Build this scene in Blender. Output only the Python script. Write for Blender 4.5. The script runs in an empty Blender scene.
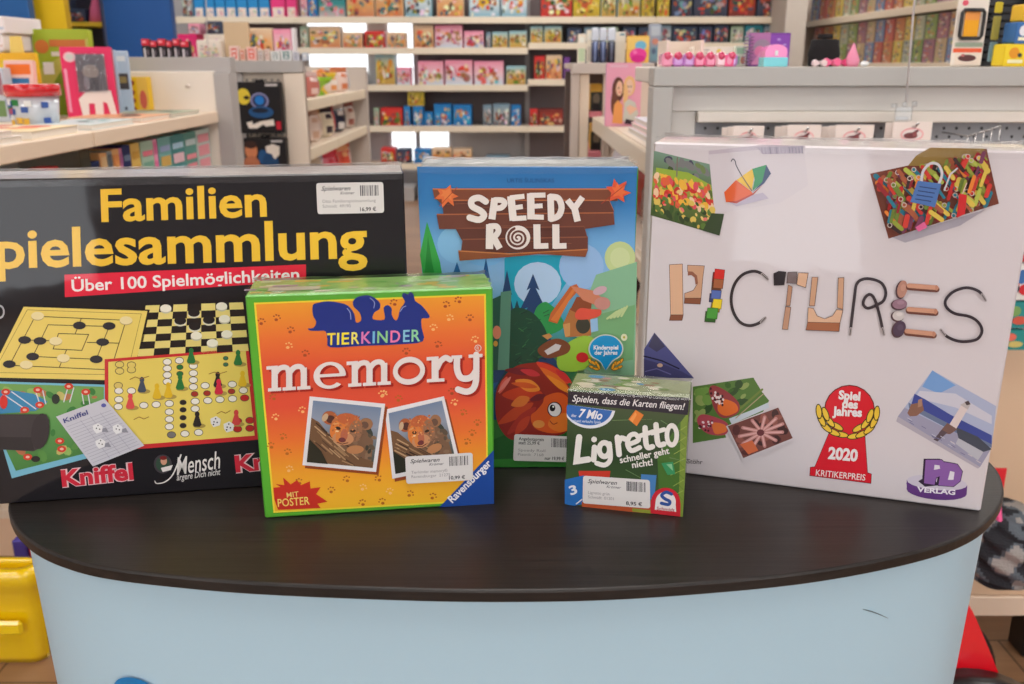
import bpy, bmesh, math, random
from mathutils import Vector, Matrix
R = random.Random(7)
SC = bpy.context.scene
COL = SC.collection
EYE = 1.36
F = 905.0
PITCH = math.radians(17.06)
CP, SP = math.cos(PITCH), math.sin(PITCH)
ALB = 0.90          # printed colour = photographed colour divided by the light falling on it

# ------------------------------------------------------------------ camera maths (design helpers)
def ray(px, py):
    u, v = (px - 512) / F, (py - 342) / F
    return Vector((u, CP - v * SP, -v * CP - SP))
def at(px, py, Y):
    d = ray(px, py); t = Y / d.y
    return Vector((d.x * t, Y, EYE + d.z * t))
def atz(px, py, z):
    d = ray(px, py); t = (z - EYE) / d.z
    return Vector((d.x * t, d.y * t, z))
def xof(px, Y, z):
    return (px - 512) / F * (Y * CP - (z - EYE) * SP)
def yof(px, X, z):
    return (X * F / (px - 512) + (z - EYE) * SP) / CP
def zof(py, Y):
    return at(512, py, Y).z

def s2l(c):
    c = c / 255.0
    return c / 12.92 if c <= 0.04045 else ((c + 0.055) / 1.055) ** 2.4
def K(c, k=None):
    k = ALB if k is None else k
    return tuple(min(0.88, max(0.004, s2l(x) * k)) for x in c) + (1.0,)

# ------------------------------------------------------------------ materials
MATS = {}
def mat(name, rough=0.5, coat=0.0, metal=0.0, color=None, bump=0.0, bscale=60, trans=0.0, spec=0.5, coat_rough=0.04):
    m = bpy.data.materials.new(name); m.use_nodes = True
    nt = m.node_tree; b = nt.nodes['Principled BSDF']
    b.inputs['Roughness'].default_value = rough
    b.inputs['Coat Weight'].default_value = coat
    b.inputs['Coat Roughness'].default_value = coat_rough
    b.inputs['Metallic'].default_value = metal
    b.inputs['Specular IOR Level'].default_value = spec
    b.inputs['Transmission Weight'].default_value = trans
    if color is None:
        a = nt.nodes.new('ShaderNodeVertexColor'); a.layer_name = 'Col'
        nt.links.new(a.outputs['Color'], b.inputs['Base Color'])
    else:
        b.inputs['Base Color'].default_value = color
    if bump:
        n = nt.nodes.new('ShaderNodeTexNoise'); n.inputs['Scale'].default_value = bscale
        tc = nt.nodes.new('ShaderNodeTexCoord'); nt.links.new(tc.outputs['Object'], n.inputs['Vector'])
        bp = nt.nodes.new('ShaderNodeBump'); bp.inputs['Strength'].default_value = bump; bp.inputs['Distance'].default_value = 0.004
        nt.links.new(n.outputs['Fac'], bp.inputs['Height'])
        nt.links.new(bp.outputs['Normal'], b.inputs['Coat Normal' if coat else 'Normal'])
    MATS[name] = m
    return m
PRINT = mat('wrapped_print', 0.5, coat=0.7, spec=0.15, bump=0.10, bscale=14)
PAPER = mat('paper', 0.6)
CARD = mat('card', 0.45, spec=0.35)
PLAST = mat('plastic', 0.3)
GLOSSP = mat('gloss_plastic', 0.15, coat=0.6)
PAINT = mat('painted_metal', 0.4)
METAL = mat('metal', 0.25, metal=1.0)
CLOTH = mat('cloth', 0.9, bump=0.6, bscale=250)

def clear(name, fac=0.12, rough=0.06, tint=(1, 1, 1, 1), bump=0.5, bscale=70, frk=1.0):
    m = bpy.data.materials.new(name); m.use_nodes = True; nt = m.node_tree
    nt.nodes.remove(nt.nodes['Principled BSDF'])
    out = nt.nodes['Material Output']
    t = nt.nodes.new('ShaderNodeBsdfTransparent'); t.inputs['Color'].default_value = tint
    g = nt.nodes.new('ShaderNodeBsdfGlossy'); g.inputs['Roughness'].default_value = rough
    fr = nt.nodes.new('ShaderNodeFresnel'); fr.inputs['IOR'].default_value = 1.45
    ad = nt.nodes.new('ShaderNodeMath'); ad.operation = 'ADD'; ad.inputs[1].default_value = fac
    ad.operation = 'MULTIPLY_ADD'; ad.inputs[1].default_value = frk; ad.inputs[2].default_value = fac
    nt.links.new(fr.outputs[0], ad.inputs[0])
    mx = nt.nodes.new('ShaderNodeMixShader')
    nt.links.new(ad.outputs[0], mx.inputs[0]); nt.links.new(t.outputs[0], mx.inputs[1]); nt.links.new(g.outputs[0], mx.inputs[2])
    nt.links.new(mx.outputs[0], out.inputs['Surface'])
    if bump:
        n = nt.nodes.new('ShaderNodeTexNoise'); n.inputs['Scale'].default_value = bscale
        bp = nt.nodes.new('ShaderNodeBump'); bp.inputs['Strength'].default_value = bump; bp.inputs['Distance'].default_value = 0.01
        tc = nt.nodes.new('ShaderNodeTexCoord'); nt.links.new(tc.outputs['Object'], n.inputs['Vector'])
        nt.links.new(n.outputs['Fac'], bp.inputs['Height'])
        nt.links.new(bp.outputs['Normal'], g.inputs['Normal']); nt.links.new(bp.outputs['Normal'], fr.inputs['Normal'])
    return m
FILM = clear('shrink_film', 0.03, 0.30, bump=0.05, bscale=20, frk=.35)
ACRYL = clear('clear_acrylic', 0.0, 0.05, (0.90, 0.91, 0.92, 1), bump=0)
PVC = clear('clear_blister', 0.05, 0.08, (0.97, 0.98, 0.99, 1), bump=0.2, bscale=40)

def wood_top():
    m = bpy.data.materials.new('black_wood_laminate'); m.use_nodes = True; nt = m.node_tree; b = nt.nodes['Principled BSDF']
    tc = nt.nodes.new('ShaderNodeTexCoord'); mp = nt.nodes.new('ShaderNodeMapping'); mp.inputs['Scale'].default_value = (2.2, 95, 95)
    n = nt.nodes.new('ShaderNodeTexNoise'); n.inputs['Scale'].default_value = 3.0; n.inputs['Detail'].default_value = 6; n.inputs['Roughness'].default_value = 0.65
    r = nt.nodes.new('ShaderNodeValToRGB')
    r.color_ramp.elements[0].position = 0.3; r.color_ramp.elements[0].color = (0.007, 0.0055, 0.005, 1)
    r.color_ramp.elements[1].position = 0.75; r.color_ramp.elements[1].color = (0.025, 0.019, 0.0165, 1)
    nt.links.new(tc.outputs['Object'], mp.inputs[0]); nt.links.new(mp.outputs[0], n.inputs['Vector'])
    nt.links.new(n.outputs['Fac'], r.inputs[0]); nt.links.new(r.outputs[0], b.inputs['Base Color'])
    b.inputs['Roughness'].default_value = 0.38; b.inputs['Specular IOR Level'].default_value = 0.4
    bp = nt.nodes.new('ShaderNodeBump'); bp.inputs['Strength'].default_value = 0.25; bp.inputs['Distance'].default_value = 0.0006
    nt.links.new(n.outputs['Fac'], bp.inputs['Height']); nt.links.new(bp.outputs[0], b.inputs['Normal'])
    return m
WOODTOP = wood_top()
def floor_mat():
    m = bpy.data.materials.new('oak_plank_floor'); m.use_nodes = True; nt = m.node_tree; b = nt.nodes['Principled BSDF']
    tc = nt.nodes.new('ShaderNodeTexCoord')
    br = nt.nodes.new('ShaderNodeTexBrick'); br.inputs['Scale'].default_value = 1.0
    br.inputs['Brick Width'].default_value = 1.2; br.inputs['Row Height'].default_value = 0.16; br.inputs['Mortar Size'].default_value = 0.003
    br.inputs['Color1'].default_value = (0.36, 0.20, 0.105, 1); br.inputs['Color2'].default_value = (0.29, 0.155, 0.08, 1); br.inputs['Mortar'].default_value = (0.12, 0.065, 0.035, 1)
    mp = nt.nodes.new('ShaderNodeMapping'); mp.inputs['Scale'].default_value = (1.5, 30, 1)
    n = nt.nodes.new('ShaderNodeTexNoise'); n.inputs['Scale'].default_value = 2.5; n.inputs['Detail'].default_value = 5
    mx = nt.nodes.new('ShaderNodeMixRGB'); mx.blend_type = 'MULTIPLY'; mx.inputs[0].default_value = 0.55
    rp = nt.nodes.new('ShaderNodeValToRGB'); rp.color_ramp.elements[0].color = (0.5, 0.5, 0.5, 1); rp.color_ramp.elements[1].color = (1.2, 1.2, 1.2, 1)
    nt.links.new(tc.outputs['Object'], br.inputs['Vector']); nt.links.new(tc.outputs['Object'], mp.inputs[0]); nt.links.new(mp.outputs[0], n.inputs['Vector'])
    nt.links.new(n.outputs['Fac'], rp.inputs[0]); nt.links.new(br.outputs['Color'], mx.inputs[1]); nt.links.new(rp.outputs[0], mx.inputs[2])
    nt.links.new(mx.outputs[0], b.inputs['Base Color']); b.inputs['Roughness'].default_value = 0.35
    return m
def flat(name, c, rough=0.6, k=None, noise=0.06):
    m = bpy.data.materials.new(name); m.use_nodes = True; nt = m.node_tree; b = nt.nodes['Principled BSDF']
    col = K(c, k)
    n = nt.nodes.new('ShaderNodeTexNoise'); n.inputs['Scale'].default_value = 6
    r = nt.nodes.new('ShaderNodeValToRGB')
    r.color_ramp.elements[0].color = tuple(x * (1 - noise) for x in col[:3]) + (1,); r.color_ramp.elements[1].color = tuple(min(0.9, x * (1 + noise)) for x in col[:3]) + (1,)
    tc = nt.nodes.new('ShaderNodeTexCoord'); nt.links.new(tc.outputs['Object'], n.inputs['Vector'])
    nt.links.new(n.outputs['Fac'], r.inputs[0]); nt.links.new(r.outputs[0], b.inputs['Base Color'])
    b.inputs['Roughness'].default_value = rough
    return m
def emis(name, c, s):
    m = bpy.data.materials.new(name); m.use_nodes = True; nt = m.node_tree; b = nt.nodes['Principled BSDF']
    b.inputs['Base Color'].default_value = (0.8, 0.8, 0.8, 1); b.inputs['Emission Color'].default_value = c; b.inputs['Emission Strength'].default_value = s
    return m

# ------------------------------------------------------------------ mesh builder with per-corner colours
class MB:
    def __init__(s): s.v = []; s.f = []; s.c = []; s.sm = []
    def face(s, pts, col, smooth=False):
        b = len(s.v); s.v += [tuple(p) for p in pts]; s.f.append(tuple(range(b, b + len(pts))))
        s.c.append(list(col) if isinstance(col, list) else [col] * len(pts)); s.sm.append(smooth)
    def mesh(s, verts, faces, col, smooth=False):
        b = len(s.v); s.v += [tuple(p) for p in verts]
        for i, f in enumerate(faces):
            s.f.append(tuple(b + k for k in f)); cc = col[i] if isinstance(col, list) else col
            s.c.append([cc] * len(f)); s.sm.append(smooth)
    def box(s, x0, x1, y0, y1, z0, z1, col, bev=0.0, M=None, cols=None):
        """cols: dict of face key (-x +x -y +y -z +z) to colour"""
        e = min(bev, (x1 - x0) * .45, (y1 - y0) * .45, (z1 - z0) * .45)
        P = {}
        vs, fs, cs = [], [], []
        def V(p):
            if M is not None: p = M @ Vector(p)
            vs.append(tuple(p)); return len(vs) - 1
        ks = (0, 1)
        X, Y, Z = (x0, x1), (y0, y1), (z0, z1)
        cd = cols or {}
        if e <= 0:
            id_ = {(i, j, k): V((X[i], Y[j], Z[k])) for i in ks for j in ks for k in ks}
            for key, q in (('-y', [(0,0,0),(1,0,0),(1,0,1),(0,0,1)]), ('+y', [(1,1,0),(0,1,0),(0,1,1),(1,1,1)]), ('-x', [(0,1,0),(0,0,0),(0,0,1),(0,1,1)]),
                           ('+x', [(1,0,0),(1,1,0),(1,1,1),(1,0,1)]), ('+z', [(0,0,1),(1,0,1),(1,1,1),(0,1,1)]), ('-z', [(0,1,0),(1,1,0),(1,0,0),(0,0,0)])):
                fs.append([id_[t] for t in q]); cs.append(cd.get(key, col))
        else:
            def cor(i, j, k, ax):
                sx, sy, sz = (e if i == 0 else -e), (e if j == 0 else -e), (e if k == 0 else -e)
                p = [X[i] + sx, Y[j] + sy, Z[k] + sz]
                p[ax] = (X, Y, Z)[ax][(i, j, k)[ax]]
                return p
            id_ = {(i, j, k, ax): V(cor(i, j, k, ax)) for i in ks for j in ks for k in ks for ax in range(3)}
            for key, ax, q in (('-y', 1, [(0,0,0),(1,0,0),(1,0,1),(0,0,1)]), ('+y', 1, [(1,1,0),(0,1,0),(0,1,1),(1,1,1)]), ('-x', 0, [(0,1,0),(0,0,0),(0,0,1),(0,1,1)]),
                           ('+x', 0, [(1,0,0),(1,1,0),(1,1,1),(1,0,1)]), ('+z', 2, [(0,0,1),(1,0,1),(1,1,1),(0,1,1)]), ('-z', 2, [(0,1,0),(1,1,0),(1,0,0),(0,0,0)])):
                fs.append([id_[t + (ax,)] for t in q]); cs.append(cd.get(key, col))
            for a, b in ((0, 1), (0, 2), (1, 2)):          # edge bevels
                c = 3 - a - b
                for m_ in ks:
                    for n_ in ks:
                        t0 = [0, 0, 0]; t1 = [0, 0, 0]
                        t0[a] = t1[a] = m_; t0[b] = t1[b] = n_; t0[c] = 0; t1[c] = 1
                        fs.append([id_[tuple(t0) + (a,)], id_[tuple(t1) + (a,)], id_[tuple(t1) + (b,)], id_[tuple(t0) + (b,)]])
                        cs.append(cd.get('-+'[m_] + 'xyz'[a], col))
            for i in ks:
                for j in ks:
                    for k in ks:
                        fs.append([id_[(i, j, k, 0)], id_[(i, j, k, 1)], id_[(i, j, k, 2)]]); cs.append(cd.get('-+'[j] + 'y', col))
        s.mesh(vs, fs, cs)
    def tube(s, pts, r, col, n=8, rads=None, caps=True):
        pts = [Vector(p) for p in pts]; vs, fs = [], []
        prev = None
        for i, p in enumerate(pts):
            d = (pts[min(i + 1, len(pts) - 1)] - pts[max(i - 1, 0)]).normalized()
            a = prev if prev is not None else (Vector((0, 0, 1)) if abs(d.z) < .9 else Vector((1, 0, 0)))
            u = (a - d * a.dot(d)).normalized(); w = d.cross(u); prev = u
            rr = rads[i] if rads else r
            for k in range(n):
                t = 2 * math.pi * k / n; vs.append(p + (u * math.cos(t) + w * math.sin(t)) * rr)
        for i in range(len(pts) - 1):
            for k in range(n):
                fs.append([i * n + k, i * n + (k + 1) % n, (i + 1) * n + (k + 1) % n, (i + 1) * n + k])
        if caps:
            fs.append(list(range(n))[::-1]); fs.append([(len(pts) - 1) * n + k for k in range(n)])
        s.mesh(vs, fs, col, True)
    def lathe(s, prof, c, col, n=24, sx=1, sy=1):
        """prof: list of (r, z[, colour])"""
        vs, fs, cs = [], [], []
        for p in prof:
            for k in range(n):
                t = 2 * math.pi * k / n; vs.append((c[0] + p[0] * sx * math.cos(t), c[1] + p[0] * sy * math.sin(t), c[2] + p[1]))
        for i in range(len(prof) - 1):
            for k in range(n):
                fs.append([i * n + k, i * n + (k + 1) % n, (i + 1) * n + (k + 1) % n, (i + 1) * n + k]); cs.append(prof[i][2] if len(prof[i]) > 2 else col)
        s.mesh(vs, fs, cs, True)
    def prism(s, poly, z0, z1, col, M=None, bottom=True, topcol=None):
        n = len(poly); vs = [(p[0], p[1], z0) for p in poly] + [(p[0], p[1], z1) for p in poly]
        if M is not None: vs = [tuple(M @ Vector(p)) for p in vs]
        fs = [[i, (i + 1) % n, n + (i + 1) % n, n + i] for i in range(n)]; cs = [col] * n
        fs.append([n + i for i in range(n)]); cs.append(topcol or col)
        if bottom: fs.append(list(range(n))[::-1]); cs.append(col)
        s.mesh(vs, fs, cs)
    def ball(s, c, r, col, n=12, sq=(1, 1, 1)):
        vs, fs = [], []
        m = n // 2 + 1
        for i in range(m + 1):
            a = math.pi * i / m
            for k in range(n):
                t = 2 * math.pi * k / n
                vs.append((c[0] + r * sq[0] * math.sin(a) * math.cos(t), c[1] + r * sq[1] * math.sin(a) * math.sin(t), c[2] + r * sq[2] * math.cos(a)))
        for i in range(m):
            for k in range(n):
                fs.append([i * n + k, (i + 1) * n + k, (i + 1) * n + (k + 1) % n, i * n + (k + 1) % n])
        s.mesh(vs, fs, col, True)
    def obj(s, name, m, parent=None, loc=None, rz=0):
        me = bpy.data.meshes.new(name)
        if s.v and isinstance(s.v[0], tuple): pass
        me.from_pydata(s.v, [], s.f)
        ca = me.color_attributes.new('Col', 'FLOAT_COLOR', 'CORNER')
        flatc = []
        for cc in s.c:
            for c in cc: flatc += c
        ca.data.foreach_set('color', flatc)
        me.polygons.foreach_set('use_smooth', s.sm)
        me.materials.append(m); me.update()
        o = bpy.data.objects.new(name, me); COL.objects.link(o)
        if parent is not None: o.parent = parent
        if loc is not None: o.location = loc
        if rz: o.rotation_euler = (0, 0, rz)
        return o

def tag(o, label=None, cat=None, group=None, kind=None):
    if label: o['label'] = label
    if cat: o['category'] = cat
    if group: o['group'] = group
    if kind: o['kind'] = kind
    return o
def empty(name, loc, rz=0, label=None, cat=None, group=None):
    o = bpy.data.objects.new(name, None); COL.objects.link(o); o.location = loc; o.rotation_euler = (0, 0, rz); o.empty_display_size = .05
    return tag(o, label, cat, group)
ORD = ['', 'first', 'second', 'third', 'fourth', 'fifth', 'sixth', 'seventh', 'eighth', 'ninth', 'tenth', 'eleventh', 'twelfth', 'thirteenth', 'fourteenth', 'fifteenth', 'sixteenth', 'seventeenth', 'eighteenth', 'nineteenth', 'twentieth']
def ordn(n):
    if n < len(ORD): return ORD[n]
    t = {2: 'twenty', 3: 'thirty', 4: 'forty'}[n // 10]
    return t + ('-' + ORD[n % 10] if n % 10 else '')

# ------------------------------------------------------------------ flat printed artwork
def sm(pts, n=6, closed=False):
    out = []; L = len(pts)
    rng = range(L if closed else L - 1)
    for i in rng:
        g = lambda k: Vector(pts[k % L]) if closed else Vector(pts[max(0, min(L - 1, k))])
        p0, p1, p2, p3 = g(i - 1), g(i), g(i + 1), g(i + 2)
        for k in range(n):
            t = k / n
            out.append(tuple(0.5 * ((2 * p1) + (p2 - p0) * t + (2 * p0 - 5 * p1 + 4 * p2 - p3) * t * t + (3 * p1 - p0 - 3 * p2 + p3) * t ** 3)))
    if not closed: out.append(tuple(pts[-1]))
    return out
def ell(cx, cy, rx, ry, rot=0, n=20, a0=0, a1=360):
    c, s_ = math.cos(math.radians(rot)), math.sin(math.radians(rot)); out = []
    full = a1 - a0 >= 360
    for k in range(n if full else n + 1):
        t = math.radians(a0 + (a1 - a0) * k / n); x, y = rx * math.cos(t), ry * math.sin(t)
        out.append((cx + x * c - y * s_, cy + x * s_ + y * c))
    return out
TXT = {}
def glyphs(s, weight=0.0, shear=0.0):
    k = (s, weight, shear)
    if k not in TXT:
        cu = bpy.data.curves.new('t', 'FONT'); cu.body = s; cu.offset = weight; cu.shear = shear; cu.resolution_u = 3
        o = bpy.data.objects.new('t', cu); COL.objects.link(o)
        dg = bpy.context.evaluated_depsgraph_get()
        me = bpy.data.meshes.new_from_object(o.evaluated_get(dg))
        TXT[k] = ([v.co[:2] for v in me.vertices], [tuple(p.vertices) for p in me.polygons])
        bpy.data.objects.remove(o); bpy.data.curves.remove(cu); bpy.data.meshes.remove(me)
    return TXT[k]
CAPH = None
class Art:
    """flat print on a face: f maps 2D design coordinates to (x, z) of the face; y0 is the face, prints rise towards -y by thin layers"""
    def __init__(s, f, y0, lay=0): s.f = f; s.y0 = y0; s.n = lay; s.mb = MB(); s.step = 1.2e-5
    def P(s, p):
        q = s.f(p[0], p[1]); return (q[0], s.y0 - s.n * s.step - 1.5e-4, q[1])
    def poly(s, pts, col, up=True):
        s.n += 1 if up else .2
        P = [s.P(p) for p in pts]
        a = sum(P[i][0] * P[(i + 1) % len(P)][2] - P[(i + 1) % len(P)][0] * P[i][2] for i in range(len(P)))
        cc = [K(c) for c in col] if isinstance(col, list) else K(col)
        if a < 0:
            P = P[::-1]; cc = cc[::-1] if isinstance(cc, list) else cc
        s.mb.face(P, cc)
    def raw(s, verts, faces, col):
        s.mb.mesh([s.P(p) for p in verts], faces, K(col))
    def grad(s, quad, cols, n=1):
        """quad TL TR BR BL in design coordinates, vertical colour stops of the print"""
        s.n += 1; m = len(cols) - 1
        L = lambda a, b, t: (a[0] + (b[0] - a[0]) * t, a[1] + (b[1] - a[1]) * t)
        for i in range(m):
            a, b = i / m, (i + 1) / m
            s.poly([L(quad[0], quad[3], a), L(quad[1], quad[2], a), L(quad[1], quad[2], b), L(quad[0], quad[3], b)], [cols[i], cols[i], cols[i + 1], cols[i + 1]], up=False)
    def stroke(s, pts, w, col, cap='round', closed=False, w1=None):
        s.n += 1; n = len(pts); Lf, Rt = [], []
        for i in range(n):
            a = Vector(pts[(i - 1) % n] if closed else pts[max(0, i - 1)]); p = Vector(pts[i]); b = Vector(pts[(i + 1) % n] if closed else pts[min(n - 1, i + 1)])
            d1 = (p - a).normalized() if (p - a).length > 1e-9 else (b - p).normalized()
            d2 = (b - p).normalized() if (b - p).length > 1e-9 else d1
            nn = Vector((-(d1.y + d2.y), d1.x + d2.x))
            if nn.length < 1e-6: nn = Vector((-d1.y, d1.x))
            nn.normalize(); k = max(0.5, nn.dot(Vector((-d1.y, d1.x))))
            h = (w if w1 is None else w + (w1 - w) * i / max(1, n - 1)) / 2
            Lf.append(p + nn * h / k); Rt.append(p - nn * h / k)
        m = n if closed else n - 1
        for i in range(m):
            j = (i + 1) % n
            s.poly([Lf[i], Lf[j], Rt[j], Rt[i]], col, up=False)
        if cap == 'round' and not closed:
            s.poly(ell(pts[0][0], pts[0][1], w / 2, w / 2, n=14), col, up=False); e = w if w1 is None else w1
            s.poly(ell(pts[-1][0], pts[-1][1], e / 2, e / 2, n=14), col, up=False)
    def ring(s, c, rx, ry, ix, iy, col, rot=0, n=32, a0=0, a1=360, off=(0, 0)):
        s.n += 1
        o = ell(c[0], c[1], rx, ry, rot, n, a0, a1); i_ = ell(c[0] + off[0], c[1] + off[1], ix, iy, rot, n, a0, a1)
        full = a1 - a0 >= 360
        for k in range(len(o) if full else len(o) - 1):
            j = (k + 1) % len(o); s.poly([o[k], o[j], i_[j], i_[k]], col, up=False)
    def text(s, t, L_, R_, h, col, weight=0.0, shear=0.0, outline=None, ow=0.03, up=None):
        global CAPH
        if CAPH is None: CAPH = max(v[1] for v in glyphs('H')[0])
        if outline: s.text(t, L_, R_, h, outline, weight + ow, shear, up=up)
        vs, fs = glyphs(t, weight, shear)
        if not vs: return
        s.n += 1
        x0 = min(v[0] for v in vs); x1 = max(v[0] for v in vs)
        dx, dy = R_[0] - L_[0], R_[1] - L_[1]; ln = math.hypot(dx, dy)
        ux, uy = (dy / ln, -dx / ln) if up is None else up
        s.raw([(L_[0] + dx * (v[0] - x0) / (x1 - x0) + ux * h * v[1] / CAPH, L_[1] + dy * (v[0] - x0) / (x1 - x0) + uy * h * v[1] / CAPH) for v in vs], fs, col)
    def obj(s, name, parent, m=None):
        return s.mb.obj(name, m or PRINT, parent)
def bil(quad):
    """unit (u right, v down) -> design coordinates inside a quad TL TR BR BL"""
    a, b, c, d = quad
    return lambda u, v: ((a[0] * (1 - u) + b[0] * u) * (1 - v) + (d[0] * (1 - u) + c[0] * u) * v, (a[1] * (1 - u) + b[1] * u) * (1 - v) + (d[1] * (1 - u) + c[1] * u) * v)
def crop(ox, oy, s):
    return lambda *p: [(ox + x / s, oy + y / s) for x, y in p]
LAMP_W, DAY_S, EXPO = 18.0, 5.0, -0.62
# ------------------------------------------------------------------ the counter
TZ = 1.0
def counter():
    root = empty('promotion_counter', (0, 0.76, 0), 0, 'oval promotion counter with black woodgrain top and pale blue curved front', 'counter')
    front = [(-.452, .775), (-.444, .735), (-.430, .697), (-.412, .670), (-.394, .650), (-.371, .630), (-.343, .613), (-.309, .599), (-.26, .588), (-.186, .577), (-.08, .569), (-.009, .567),
             (.063, .569), (.136, .577), (.213, .590), (.28, .609), (.335, .631), (.374, .655), (.401, .680), (.424, .708), (.440, .737), (.452, .775)]
    back = [(.452, .83), (.435, .885), (.39, .93), (.31, .96), (.18, .975), (0, .98), (-.18, .975), (-.31, .96), (-.39, .93), (-.435, .885), (-.452, .83)]
    out = sm(front + back, 5, closed=True)
    out = [(x, y - .76) for x, y in out]
    def inset(d):
        n = len(out); r = []
        for i in range(n):
            a, b = Vector(out[i - 1]), Vector(out[(i + 1) % n]); t = (b - a).normalized(); nn = Vector((-t.y, t.x))
            r.append(tuple(Vector(out[i]) + nn * d))
        return r
    mb = MB(); c = K((40, 34, 33)); n = len(out)
    prof = [(0.006, TZ - .0105), (0.0, TZ - .0095), (0.0, TZ - .002), (.0008, TZ - .0006), (.002, TZ)]
    vs = []; fs = []
    for d, z in prof:
        vs += [(x, y, z) for x, y in inset(d)]
    for i in range(len(prof) - 1):
        for k in range(n): fs.append([i * n + k, i * n + (k + 1) % n, (i + 1) * n + (k + 1) % n, (i + 1) * n + k])
    fs.append([(len(prof) - 1) * n + k for k in range(n)]); fs.append(list(range(n))[::-1])
    mb.mesh(vs, fs, c)
    mb.obj('counter_top', WOODTOP, root)
    # curved front wrap
    ins = inset(0.010); mb = MB(); m = len(ins)
    zs = [0.03, .3, .6, .9, TZ - .0105]
    vs = [(x * (1 - .055 * (TZ - z)) , y * (1 - .055 * (TZ - z)), z) for z in zs for x, y in ins]
    fs = [[i * m + k, i * m + (k + 1) % m, (i + 1) * m + (k + 1) % m, (i + 1) * m + k] for i in range(len(zs) - 1) for k in range(m)]
    mb.mesh(vs, fs, K((176, 206, 222), 1.0), True)
    mb.obj('front_wrap', mat('satin_wrap', 0.42, spec=0.4), root)
    mb = MB(); mb.prism([(x * .93, y * .93) for x, y in ins], 0.0, .03, K((40, 40, 44))); mb.obj('plinth', PAINT, root)
    # blue logo on the wrap, mostly below the picture
    mb = MB()
    def wrapped(cx, cz, rx, rz, col, lift):
        fr = sorted([p for p in ins if p[1] < 0], key=lambda p: p[0])
        def yy(x, z):
            k = 1 - .055 * (TZ - z); x /= k
            for a, b in zip(fr, fr[1:]):
                if a[0] <= x <= b[0]: return (a[1] + (b[1] - a[1]) * (x - a[0]) / max(1e-6, b[0] - a[0])) * k - lift
            return fr[0][1]
        N = 14
        for i in range(N):
            for j in range(40):
                a0, a1 = 2 * math.pi * j / 40, 2 * math.pi * (j + 1) / 40
                q = []
                for r, a in ((i / N, a0), ((i + 1) / N, a0), ((i + 1) / N, a1), (i / N, a1)):
                    x, z = cx + rx * r * math.cos(a), cz + rz * r * math.sin(a); q.append((x, yy(x, z), z))
                mb.face(q, K(col))
    wrapped(-.2985, .8795, .0215, .017, (14, 128, 196), .0022)
    mb.obj('printed_logo', PLAST, root)
    # two scuffs
    mb = MB()
    fr = sorted([p for p in ins if p[1] < 0], key=lambda p: p[0])
    def yy(x): 
        for a, b in zip(fr, fr[1:]):
            if a[0] <= x <= b[0]: return a[1] + (b[1] - a[1]) * (x - a[0]) / max(1e-6, b[0] - a[0])
    pts = []
    for px, py in ((863, 609), (871, 611), (879, 614), (888, 618)):
        d = ray(px, py); t = .5
        for _ in range(12):
            x = d.x * t; k = 1 - .055 * (TZ - (EYE + d.z * t)); t = (yy(x / k) * k + .76) / d.y
        pts.append((d.x * t, d.y * t - .76 - .0004, EYE + d.z * t))
    mb.tube(pts, .0004, K((90, 105, 115)), 5, rads=[.0002, .0005, .0004, .0002]); mb.obj('scuff_mark', PLAST, root)
    return root
counter()

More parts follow.
